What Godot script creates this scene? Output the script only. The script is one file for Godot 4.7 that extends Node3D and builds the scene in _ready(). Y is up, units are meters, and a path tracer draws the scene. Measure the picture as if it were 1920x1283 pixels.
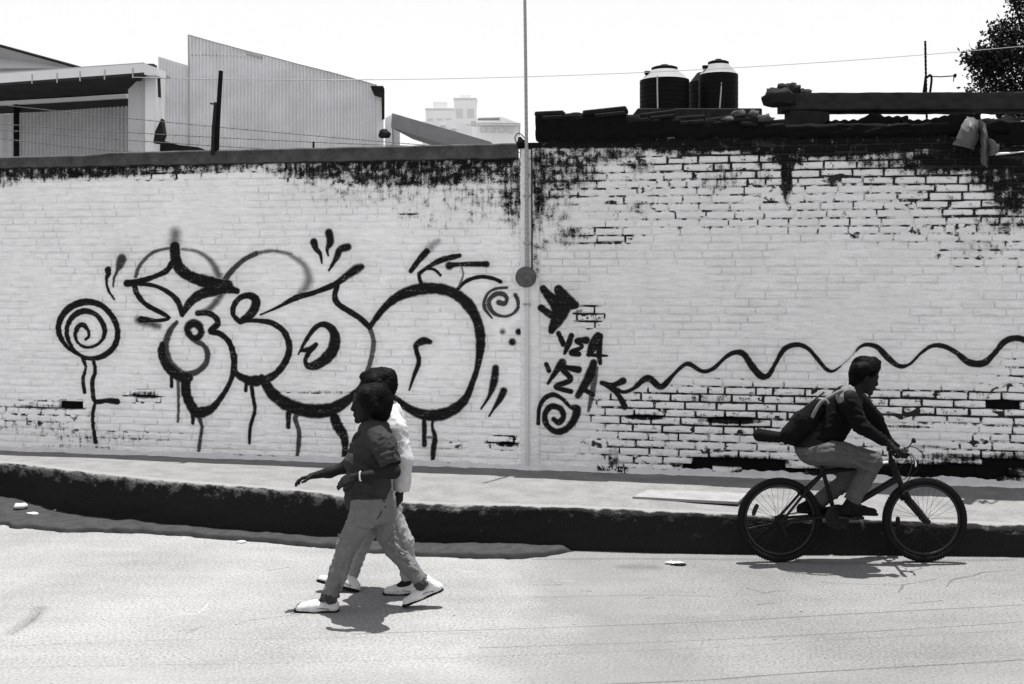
extends Node3D
# A black and white street: whitewashed brick walls with graffiti, two people walking, a cyclist.

const WALL_ORIGIN := Vector3(0.146, 0.0, -10.85)
const WALL_TURN := 0.190241          # the walls run 10.9 degrees off the picture plane
const GROUND_AT_WALL := 0.33

var world_at := {}                   # world origin of every node that carries parts
var M := {}                          # materials


func _ready() -> void:
	setup_camera_and_light()
	make_materials()
	build_ground()
	build_walls()
	build_wall_top()
	build_background()
	build_wires()
	build_tree()
	build_people()
	build_bicycle()
	build_small_things()


func setup_camera_and_light() -> void:
	var cam := Camera3D.new()
	cam.name = "camera"
	cam.projection = Camera3D.PROJECTION_FRUSTUM
	cam.near = 0.1
	cam.far = 900.0
	cam.size = 0.06415
	cam.frustum_offset = Vector2(0.0, -0.006875)
	cam.position = Vector3(0, 2.36, 0)
	add_child(cam)
	cam.current = true
	var sky_mat := ProceduralSkyMaterial.new()
	sky_mat.sky_horizon_color = Color(0.985, 0.983, 0.99)
	sky_mat.sky_top_color = Color(0.78, 0.78, 0.8)
	sky_mat.sky_curve = 0.35
	sky_mat.ground_horizon_color = Color(0.7, 0.7, 0.7)
	sky_mat.ground_bottom_color = Color(0.5, 0.5, 0.5)
	sky_mat.sun_angle_max = 1.0
	var sky := Sky.new()
	sky.sky_material = sky_mat
	var env := Environment.new()
	env.background_mode = Environment.BG_SKY
	env.sky = sky
	env.background_energy_multiplier = 0.7
	env.tonemap_mode = Environment.TONE_MAPPER_LINEAR
	env.tonemap_exposure = 1.85
	env.sdfgi_enabled = true
	env.ssao_enabled = true
	env.ssil_enabled = true
	env.volumetric_fog_enabled = true
	env.volumetric_fog_density = 0.0
	var we := WorldEnvironment.new()
	we.name = "environment"
	we.environment = env
	add_child(we)
	var sun := DirectionalLight3D.new()
	sun.name = "sun"
	sun.light_energy = 1.6
	sun.light_color = Color(1.0, 0.995, 0.98)
	sun.light_angular_distance = 0.5
	sun.shadow_enabled = true
	# high noon sun, slightly behind the wall: shadows fall short and towards the street
	var dir := Vector3(-0.06, -1.0, 0.125).normalized()
	sun.basis = Basis.looking_at(dir, Vector3(0, 0, -1))
	sun.position = Vector3(0, 12, 0)
	add_child(sun)


# ---------------------------------------------------------------- helpers: naming

func thing(called: String, label: String, category: String, at: Vector3, group := "") -> Node3D:
	var o := Node3D.new()
	o.name = called
	o.position = at
	add_child(o, true)
	rename_repeat(o, called)
	world_at[o] = at
	describe(o, label, category, group)
	return o


var used_names := {}

func rename_repeat(o: Node, called: String) -> void:
	var key := str(o.get_parent().get_instance_id()) + called
	var n: int = used_names.get(key, 0)
	used_names[key] = n + 1
	if n > 0:
		o.name = "%s_%03d" % [called, n]


func describe(o: Node, label: String, category: String, group := "") -> void:
	o.set_meta("label", label)
	o.set_meta("category", category)
	if group:
		o.set_meta("group", group)


# one mesh whose points are in world places, hung under a thing or part
func part(called: String, mesh: Mesh, mat: Material, parent: Node3D, label := "") -> MeshInstance3D:
	var m := MeshInstance3D.new()
	m.name = called
	m.mesh = mesh
	m.material_override = mat
	parent.add_child(m, true)
	rename_repeat(m, called)
	m.position = -world_at.get(parent, Vector3.ZERO)
	world_at[m] = Vector3.ZERO
	if label:
		m.set_meta("label", label)
	return m


func single(called: String, mesh: Mesh, mat: Material, label: String, category: String, group := "") -> MeshInstance3D:
	var m := part(called, mesh, mat, self)
	describe(m, label, category, group)
	return m


func setting(called: String, mesh: Mesh, mat: Material) -> MeshInstance3D:
	var m := part(called, mesh, mat, self)
	m.set_meta("kind", "structure")
	return m


# ---------------------------------------------------------------- helpers: shapes

class Shape:
	var v := PackedVector3Array()
	var uv := PackedVector2Array()
	var ix := PackedInt32Array()

	func p(a: Vector3, t := Vector2.ZERO) -> int:
		v.append(a)
		uv.append(t)
		return v.size() - 1

	func t(a: int, b: int, c: int) -> void:      # counter-clockwise seen from outside
		ix.append(a)
		ix.append(c)
		ix.append(b)

	func q(a: int, b: int, c: int, d: int) -> void:
		t(a, b, c)
		t(a, c, d)

	func face(pts: Array, inside: Vector3) -> void:   # a flat face turned away from the point inside
		var n: Vector3 = (pts[1] - pts[0]).cross(pts[2] - pts[0])
		var mid := Vector3.ZERO
		for x in pts:
			mid += x
		mid /= pts.size()
		var order := range(pts.size())
		if n.dot(mid - inside) < 0.0:
			order.reverse()
		var first := v.size()
		for k in order:
			p(pts[k], Vector2(pts[k].x + pts[k].z, pts[k].y))
		for k in range(1, pts.size() - 1):
			t(first, first + k, first + k + 1)

	func join(o: Shape, shift := Vector3.ZERO) -> void:
		var first := v.size()
		for a in o.v:
			v.append(a + shift)
		uv.append_array(o.uv)
		for i in o.ix:
			ix.append(i + first)

	func mesh() -> ArrayMesh:
		var n := PackedVector3Array()
		n.resize(v.size())
		for k in range(0, ix.size(), 3):
			var a := ix[k]
			var c := ix[k + 1]
			var b := ix[k + 2]
			var f := (v[b] - v[a]).cross(v[c] - v[a])
			n[a] += f
			n[b] += f
			n[c] += f
		for k in n.size():
			n[k] = n[k].normalized() if n[k].length_squared() > 1e-20 else Vector3.UP
		var arr := []
		arr.resize(Mesh.ARRAY_MAX)
		arr[Mesh.ARRAY_VERTEX] = v
		arr[Mesh.ARRAY_NORMAL] = n
		arr[Mesh.ARRAY_TEX_UV] = uv
		arr[Mesh.ARRAY_INDEX] = ix
		var m := ArrayMesh.new()
		m.add_surface_from_arrays(Mesh.PRIMITIVE_TRIANGLES, arr)
		return m


func add_box(s: Shape, c: Vector3, size: Vector3, b := 0.0, basis := Basis.IDENTITY) -> Shape:
	var h := size / 2.0
	b = minf(b, minf(h.x, minf(h.y, h.z)) * 0.9)
	var at := func(x: float, y: float, z: float) -> Vector3: return c + basis * Vector3(x, y, z)
	for a in 3:
		for sg in [-1.0, 1.0]:
			var pts := []
			for k in [[-1, -1], [1, -1], [1, 1], [-1, 1]]:
				var q := Vector3.ZERO
				q[a] = sg * h[a]
				q[(a + 1) % 3] = k[0] * (h[(a + 1) % 3] - b)
				q[(a + 2) % 3] = k[1] * (h[(a + 2) % 3] - b)
				pts.append(at.call(q.x, q.y, q.z))
			s.face(pts, c)
	if b > 0.0:
		for a in 3:
			var i := (a + 1) % 3
			var j := (a + 2) % 3
			for si in [-1.0, 1.0]:
				for sj in [-1.0, 1.0]:
					var pts := []
					for k in [[-1.0, 0], [1.0, 0], [1.0, 1], [-1.0, 1]]:
						var q := Vector3.ZERO
						q[a] = k[0] * (h[a] - b)
						q[i] = si * (h[i] - (0.0 if k[1] == 0 else b))
						q[j] = sj * (h[j] - (b if k[1] == 0 else 0.0))
						pts.append(at.call(q.x, q.y, q.z))
					s.face(pts, c)
		for x in [-1.0, 1.0]:
			for y in [-1.0, 1.0]:
				for z in [-1.0, 1.0]:
					s.face([at.call(x * h.x, y * (h.y - b), z * (h.z - b)), at.call(x * (h.x - b), y * h.y, z * (h.z - b)), at.call(x * (h.x - b), y * (h.y - b), z * h.z)], c)
	return s


func box(c: Vector3, size: Vector3, b := 0.0, basis := Basis.IDENTITY) -> ArrayMesh:
	return add_box(Shape.new(), c, size, b, basis).mesh()


func add_tube(s: Shape, pts: Array, radii: Array, sides := 8, caps := true) -> Shape:
	var rings := []
	var side := Vector3.ZERO
	for k in pts.size():
		var dir: Vector3 = (pts[mini(k + 1, pts.size() - 1)] - pts[maxi(k - 1, 0)]).normalized()
		if side == Vector3.ZERO:
			side = dir.cross(Vector3.UP if absf(dir.y) < 0.9 else Vector3.RIGHT).normalized()
		side = (side - dir * side.dot(dir)).normalized()
		var up := dir.cross(side)
		var r: float = radii[mini(k, radii.size() - 1)]
		var ring := []
		for j in sides + 1:
			var a := TAU * j / sides
			ring.append(s.p(pts[k] + (side * cos(a) + up * sin(a)) * r, Vector2(float(j) / sides, k)))
		rings.append(ring)
	for k in rings.size() - 1:
		for j in sides:
			s.q(rings[k][j], rings[k][j + 1], rings[k + 1][j + 1], rings[k + 1][j])
	if caps:
		for e in [0, rings.size() - 1]:
			var pts2 := []
			for j in sides:
				pts2.append(s.v[rings[e][j]])
			s.face(pts2, pts[1] if e == 0 else pts[pts.size() - 2])
	return s


func tube(pts: Array, radii: Array, sides := 8) -> ArrayMesh:
	return add_tube(Shape.new(), pts, radii, sides).mesh()


# turned shape round the axis through c; rows are [radius, height]
func add_lathe(s: Shape, c: Vector3, rows: Array, sides := 32, basis := Basis.IDENTITY) -> Shape:
	for k in rows.size() - 1:
		var first := s.v.size()
		for j in sides + 1:
			var a := TAU * j / sides
			for e in 2:
				s.p(c + basis * Vector3(cos(a) * rows[k + e][0], rows[k + e][1], -sin(a) * rows[k + e][0]), Vector2(float(j) / sides, rows[k + e][1]))
		for j in sides:
			s.q(first + 2 * j, first + 2 * j + 2, first + 2 * j + 3, first + 2 * j + 1)
	return s


func lathe(c: Vector3, rows: Array, sides := 32, basis := Basis.IDENTITY) -> ArrayMesh:
	return add_lathe(Shape.new(), c, rows, sides, basis).mesh()


# a flat outline pushed along a vector
func add_prism(s: Shape, outline: Array, along: Vector3) -> Shape:
	var mid := Vector3.ZERO
	for x in outline:
		mid += x
	mid = mid / outline.size() + along * 0.5
	var n := Vector3.ZERO
	for k in outline.size():
		n += (outline[k] - outline[0]).cross(outline[(k + 1) % outline.size()] - outline[0])
	n = n.normalized()
	var ax: Vector3 = (outline[1] - outline[0]).normalized()
	var ay := n.cross(ax)
	var flat := PackedVector2Array()
	for x in outline:
		flat.append(Vector2((x - outline[0]).dot(ax), (x - outline[0]).dot(ay)))
	var tri := Geometry2D.triangulate_polygon(flat)
	for k in range(0, tri.size(), 3):
		for e in [Vector3.ZERO, along]:
			s.face([outline[tri[k]] + e, outline[tri[k + 1]] + e, outline[tri[k + 2]] + e], mid if true else mid)
	for k in outline.size():
		var a: Vector3 = outline[k]
		var b: Vector3 = outline[(k + 1) % outline.size()]
		var out := (b - a).cross(n)
		s.face([a, b, b + along, a + along], (a + b + along) / 2.0 - out)
	return s


func prism(outline: Array, along: Vector3) -> ArrayMesh:
	return add_prism(Shape.new(), outline, along).mesh()


# an irregular stone, clod or bit of rubble
func add_lump(s: Shape, c: Vector3, r: Vector3, lump_seed: int, rough := 0.35, rows := 7, flat_base := true) -> Shape:
	var n := FastNoiseLite.new()
	n.seed = lump_seed
	n.frequency = 0.9
	var first := s.v.size()
	var cols := rows * 2
	for i in rows + 1:
		var th := PI * i / rows
		for j in cols + 1:
			var ph := TAU * (j % cols) / cols
			var d := Vector3(sin(th) * cos(ph), cos(th), sin(th) * sin(ph))
			var k := 1.0 + rough * n.get_noise_3dv(d * 1.6) * 1.6
			var q := d * k
			if flat_base:
				q.y = maxf(q.y, -0.5)
			s.p(c + q * r, Vector2(ph, th))
	for i in rows:
		for j in cols:
			var a := first + i * (cols + 1) + j
			s.q(a, a + cols + 1, a + cols + 2, a + 1)
	# the rows run downwards and the columns run from x to z, so turn the faces out
	return s


func lump(c: Vector3, r: Vector3, lump_seed: int, rough := 0.35, rows := 7) -> ArrayMesh:
	var s := Shape.new()
	add_lump(s, c, r, lump_seed, rough, rows)
	for k in range(0, s.ix.size(), 3):
		var b := s.ix[k + 1]
		s.ix[k + 1] = s.ix[k + 2]
		s.ix[k + 2] = b
	return s.mesh()


# smooth curve through points
func smooth(pts: Array, steps := 6) -> Array:
	var out := []
	for k in pts.size() - 1:
		var a = pts[maxi(k - 1, 0)]
		var b = pts[k]
		var c = pts[k + 1]
		var d = pts[mini(k + 2, pts.size() - 1)]
		for j in steps:
			var t := float(j) / steps
			out.append(0.5 * ((2.0 * b) + (c - a) * t + (2.0 * a - 5.0 * b + 4.0 * c - d) * t * t + (3.0 * b - 3.0 * c + d - a) * t * t * t))
	out.append(pts[pts.size() - 1])
	return out


# ---------------------------------------------------------------- helpers: materials

func grey(l: float) -> Color:
	return Color(l, l * 0.995, l * 1.01).linear_to_srgb()


func noise(freq: float, octaves := 4, n_seed := 1) -> FastNoiseLite:
	var n := FastNoiseLite.new()
	n.seed = n_seed
	n.frequency = freq
	n.fractal_type = FastNoiseLite.FRACTAL_FBM
	n.fractal_octaves = octaves
	return n


func noise_bytes(n: FastNoiseLite, w: int, h: int, seamless := false) -> PackedByteArray:
	var im: Image = n.get_seamless_image(w, h) if seamless else n.get_image(w, h)
	im.convert(Image.FORMAT_L8)
	return im.get_data()


func grey_texture(data: PackedByteArray, w: int, h: int) -> ImageTexture:
	return ImageTexture.create_from_image(Image.create_from_data(w, h, false, Image.FORMAT_L8, data))


var tile_cache := {}

# a seamless tile of mottled grey around 1.0 (stored from low to high)
func mottle(low: float, high: float, freq: float, n_seed: int, size := 512) -> ImageTexture:
	var a := noise_bytes(noise(freq, 5, n_seed), size, size, true)
	var b := noise_bytes(noise(freq * 9.0, 3, n_seed + 7), size, size, true)
	var out := PackedByteArray()
	out.resize(size * size)
	for i in out.size():
		var k := (a[i] * 0.65 + b[i] * 0.35) / 255.0
		out[i] = int(255.0 * pow(clampf(lerpf(low, high, k), 0.0, 1.0), 1.0 / 2.2))
	return grey_texture(out, size, size)


# plain material of one base colour with a mottled surface laid on by its place in the world
func stuff(base: float, rough := 0.85, contrast := 0.35, scale := 1.0, bump := 0.3, n_seed := 3) -> StandardMaterial3D:
	var m := StandardMaterial3D.new()
	m.albedo_color = grey(base)
	m.roughness = rough
	m.metallic_specular = 0.15
	var key := "%.2f_%d" % [contrast, n_seed]
	if not tile_cache.has(key):
		tile_cache[key] = mottle(1.0 - contrast, 1.0, 0.012, n_seed, 256)
	m.albedo_texture = tile_cache[key]
	m.uv1_triplanar = true
	m.uv1_world_triplanar = true
	m.uv1_scale = Vector3.ONE * scale
	if bump > 0.0:
		m.heightmap_enabled = true
		m.heightmap_texture = tile_cache[key]
		m.heightmap_scale = bump
	return m


func make_materials() -> void:
	M.kerb = stuff(0.016, 0.9, 0.75, 1.2, 1.5, 5)
	M.gutter = stuff(0.055, 0.9, 0.6, 2.0, 1.0, 6)
	M.concrete_dark = stuff(0.03, 0.9, 0.6, 1.5, 1.0, 8)
	M.coping = stuff(0.11, 0.9, 0.88, 1.1, 1.0, 9)
	M.soot_and_hole_dark = stuff(0.009, 0.95, 0.6, 2.0, 1.5, 10)  # near black, also painted into brick holes as their dark
	M.tile = stuff(0.022, 0.9, 0.7, 2.5, 0.8, 11)
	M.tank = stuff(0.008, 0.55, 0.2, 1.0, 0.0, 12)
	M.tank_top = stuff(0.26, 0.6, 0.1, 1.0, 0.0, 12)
	M.pipe_white = stuff(0.6, 0.6, 0.2, 3.0, 0.2, 13)
	M.sheet = stuff(0.88, 0.6, 0.34, 0.35, 0.0, 14)  # white metal, made paler with haze put into its colour
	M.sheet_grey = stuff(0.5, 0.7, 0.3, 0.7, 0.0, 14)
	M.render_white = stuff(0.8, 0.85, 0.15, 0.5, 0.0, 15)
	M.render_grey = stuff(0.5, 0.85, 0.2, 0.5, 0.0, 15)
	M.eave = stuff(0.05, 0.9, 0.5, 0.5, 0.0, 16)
	M.rust = stuff(0.012, 0.9, 0.5, 4.0, 0.3, 17)
	M.steel = stuff(0.42, 0.55, 0.6, 6.0, 0.2, 18)
	M.pale = stuff(0.85, 0.9, 0.15, 0.1, 0.0, 19)  # far walls: haze put into the pale colour
	M.pale_grey = stuff(0.5, 0.9, 0.2, 0.1, 0.0, 19)  # far windows and roof edges: haze put into the colour
	M.window = stuff(0.05, 0.3, 0.1, 0.5, 0.0, 20)
	M.wire = stuff(0.03, 0.6, 0.1, 1.0, 0.0, 20)
	M.cover = stuff(0.14, 0.8, 0.7, 5.0, 0.6, 24)
	M.beam = stuff(0.04, 0.9, 0.65, 1.6, 1.0, 25)
	M.bark = stuff(0.02, 0.9, 0.4, 3.0, 0.5, 26)
	M.bag = stuff(0.7, 0.6, 0.2, 3.0, 0.0, 27)
	M.leaf = stuff(0.02, 0.55, 0.3, 2.0, 0.0, 28)
	M.leaf.backlight_enabled = true
	M.leaf.backlight = Color(0.12, 0.12, 0.12)
	M.plastic = stuff(0.13, 0.4, 0.45, 3.0, 0.0, 29)
	M.plastic.backlight_enabled = true
	M.plastic.backlight = Color(0.5, 0.5, 0.5)
	M.shoulder_patch = stuff(0.2, 0.95, 0.5, 4.0, 0.3, 30)
	M.pale_slab = stuff(0.5, 0.9, 0.3, 2.0, 0.3, 22)
	M.wire_grey = stuff(0.09, 0.6, 0.1, 1.0, 0.0, 20)
	M.wire_pale = stuff(0.26, 0.6, 0.1, 1.0, 0.0, 20)
	M.shed_roof = stuff(0.28, 0.8, 0.35, 0.6, 0.0, 14)
	M.loose_slab = stuff(0.26, 0.9, 0.35, 1.5, 0.5, 22)
	M.soil = stuff(0.16, 0.95, 0.5, 0.4, 1.0, 21)


# paint a run of dabs along a smooth line into a byte mask; points are x, y, radius in metres
func dab_line(mask: PackedByteArray, w: int, h: int, per_metre: float, corner: Vector2, list: Array, soft: float, strength: float, edge: FastNoiseLite) -> void:
	var pts := []
	for k in range(0, list.size(), 3):
		pts.append(Vector3(list[k], list[k + 1], list[k + 2]))
	if pts.size() == 1:
		pts.append(pts[0] + Vector3(0.002, 0, 0))
	for k in pts.size() - 1:
		var a: Vector3 = pts[maxi(k - 1, 0)]
		var b: Vector3 = pts[k]
		var c: Vector3 = pts[k + 1]
		var d: Vector3 = pts[mini(k + 2, pts.size() - 1)]
		var n := maxi(2, int(Vector2(c.x - b.x, c.y - b.y).length() * per_metre / 2.2))
		for j in n + 1:
			var t := float(j) / n
			var q := 0.5 * ((2.0 * b) + (c - a) * t + (2.0 * a - 5.0 * b + 4.0 * c - d) * t * t + (3.0 * b - 3.0 * c + d - a) * t * t * t)
			var x := (q.x - corner.x) * per_metre
			var y := (corner.y - q.y) * per_metre
			var r := maxf(q.z, 0.001) * per_metre * (1.0 + 0.12 * edge.get_noise_2d(x * 0.4, y * 0.4))
			var wide := r * (1.0 + soft) + 0.7
			var inner := maxf(r * (1.0 - soft) - 0.7, 0.0)
			var fade := strength * (1.0 + minf(0.0, 0.7 * maxf(0.0, soft - 0.5) * edge.get_noise_2d(x * 0.35 + 400.0, y * 0.35)))
			for py in range(maxi(0, int(y - wide)), mini(h, int(y + wide) + 2)):
				for px in range(maxi(0, int(x - wide)), mini(w, int(x + wide) + 2)):
					var dist := Vector2(px - x, py - y).length()
					if dist < wide:
						var f := 1.0 if dist <= inner else 1.0 - (dist - inner) / (wide - inner)
						var i := py * w + px
						var val := int(255.0 * fade * f * f * (3.0 - 2.0 * f))
						if val > mask[i]:
							mask[i] = val


# ---------------------------------------------------------------- the ground

# foot of the kerb along the street: x, z, height of the kerb above the road, width of the gutter ledge
const KERB := [
	[-15.0, -12.2, 0.37, 0.9], [-9.0, -11.7, 0.37, 0.95], [-6.6, -11.35, 0.37, 0.95], [-5.09, -10.83, 0.37, 0.9], [-4.27, -10.17, 0.43, 0.55], [-3.2, -9.71, 0.42, 0.24], [-1.86, -9.29, 0.41, 0.2],
	[-0.91, -9.08, 0.355, 0.3], [0.11, -8.97, 0.35, 0.3], [0.6, -8.92, 0.345, 0.0], [1.41, -8.83, 0.33, 0.0], [4.19, -8.72, 0.25, 0.0], [9.0, -8.3, 0.22, 0.0], [16.0, -7.4, 0.2, 0.0],
]


func kerb_at(x: float) -> Array:     # z of the foot, height, ledge
	var k := 0
	while k < KERB.size() - 2 and KERB[k + 1][0] < x:
		k += 1
	var a: Array = KERB[maxi(k - 1, 0)]
	var b: Array = KERB[k]
	var c: Array = KERB[k + 1]
	var d: Array = KERB[mini(k + 2, KERB.size() - 1)]
	var t := clampf((x - b[0]) / (c[0] - b[0]), 0.0, 1.0)
	var out := []
	for e in [1, 2, 3]:
		var m1: float = (c[e] - a[e]) / maxf(c[0] - a[0], 0.01) * (c[0] - b[0])
		var m2: float = (d[e] - b[e]) / maxf(d[0] - b[0], 0.01) * (c[0] - b[0])
		var t2 := t * t
		var t3 := t2 * t
		out.append((2 * t3 - 3 * t2 + 1) * b[e] + (t3 - 2 * t2 + t) * m1 + (-2 * t3 + 3 * t2) * c[e] + (t3 - t2) * m2)
	return out


func wall_z(x: float) -> float:
	return WALL_ORIGIN.z + (x - WALL_ORIGIN.x) * tan(WALL_TURN)


const ROAD_LINES := [
	[0.10, [-3.612, -6.227, 0.003, -2.966, -6.31, 0.003, -1.026, -6.413, 0.003, 1.059, -6.62, 0.004, 2.176, -6.801, 0.004, 3.386, -6.982, 0.005, 5.261, -7.307, 0.005]],
	[0.28, [-1.034, -6.891, 0.003, 1.137, -7.108, 0.003, 2.334, -7.295, 0.004, 3.596, -7.492, 0.004, 5.201, -7.763, 0.004]],
	[0.22, [-0.199, -6.639, 0.003, 1.082, -6.762, 0.003, 2.215, -6.921, 0.004, 3.422, -7.13, 0.004, 4.972, -7.421, 0.004]],
	[0.12, [-3.133, -6.667, 0.004, -2.136, -6.782, 0.003, -1.091, -6.821, 0.003, -0.208, -6.921, 0.003]],
	[0.22, [-0.771, -5.93, 0.006, 0.977, -6.106, 0.006, 1.681, -6.227, 0.006, 3.091, -6.439, 0.006, 4.479, -6.686, 0.007]],
	[0.16, [0.153, -7.662, 0.005, 0.925, -7.712, 0.005, 1.422, -7.687, 0.004]],
	[0.16, [2.328, -8.027, 0.004, 2.711, -7.973, 0.004, 2.98, -8.055, 0.004]],
]
const ROAD_CRACKS := [
	[2.766, -7.96, 0.004, 2.905, -7.96, 0.005, 2.955, -7.986, 0.006, 3.058, -8.027, 0.004, 3.212, -8.11, 0.004], [2.918, -7.973, 0.005, 2.876, -7.88, 0.006, 2.811, -7.776, 0.003],
	[3.223, -7.919, 0.003, 3.33, -8.082, 0.006, 3.418, -8.138, 0.008, 3.532, -8.194, 0.005, 3.644, -8.281, 0.007, 3.739, -8.31, 0.005, 3.926, -8.354, 0.003], [2.793, -7.528, 0.004, 2.903, -7.54, 0.005, 3.058, -7.588, 0.005],
	[1.734, -7.88, 0.005, 1.781, -7.828, 0.005, 1.832, -7.763, 0.005, 1.911, -7.802, 0.005, 2.001, -7.815, 0.003], [1.238, -7.789, 0.004, 1.334, -7.776, 0.003], [2.83, -7.65, 0.003, 2.852, -7.625, 0.004],
	[3.495, -7.75, 0.005, 3.526, -7.725, 0.004], [0.159, -7.96, 0.003, 0.358, -7.96, 0.004], [0.508, -7.815, 0.004, 0.57, -7.802, 0.005], [-3.234, -6.88, 0.003, -3.213, -7.141, 0.005, -3.243, -7.329, 0.004, -3.231, -7.195, 0.006, -3.213, -7.024, 0.003],
	[-2.172, -6.951, 0.003, -2.077, -6.982, 0.003], [-2.108, -6.911, 0.003, -2.059, -7.003, 0.003, -2.054, -7.024, 0.002], [-1.457, -7.284, 0.004, -1.755, -7.162, 0.003, -1.837, -7.066, 0.002], [-1.918, -8.339, 0.005, -1.77, -8.429, 0.004],
	[0.955, -7.638, 0.005, 1.014, -7.65, 0.004], [1.723, -7.492, 0.005, 1.844, -7.528, 0.004], [1.982, -7.341, 0.006], [1.255, -6.782, 0.005], [0.407, -7.076, 0.007], [-0.396, -7.262, 0.006],
	[1.989, -7.341, 0.007], [1.664, -6.791, 0.005], [1.435, -8.444, 0.008], [3.368, -8.399, 0.006],
]
const ROAD_PALE := [[-2.371, -7.184, 0.004, -2.276, -7.284, 0.004, -2.17, -7.295, 0.004, -2.142, -7.387, 0.004, -2.146, -7.504, 0.005], [-0.374, -8.31, 0.008, -0.278, -8.31, 0.006], [0.323, -8.068, 0.004, 0.464, -8.068, 0.006]]
const ROAD_STAINS := [[0.878, -8.444, 0.055, 1.011, -8.429, 0.067, 1.117, -8.429, 0.051], [2.161, -8.645, 0.026, 2.48, -8.551, 0.034, 2.907, -8.551, 0.034, 3.359, -8.613, 0.03, 4.063, -8.645, 0.026], [-3.258, -6.931, 0.049, -3.238, -7.195, 0.043, -3.284, -7.421, 0.037], [0.173, -8.661, 0.017, 1.041, -8.676, 0.026, 2.118, -8.645, 0.035]]


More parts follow.
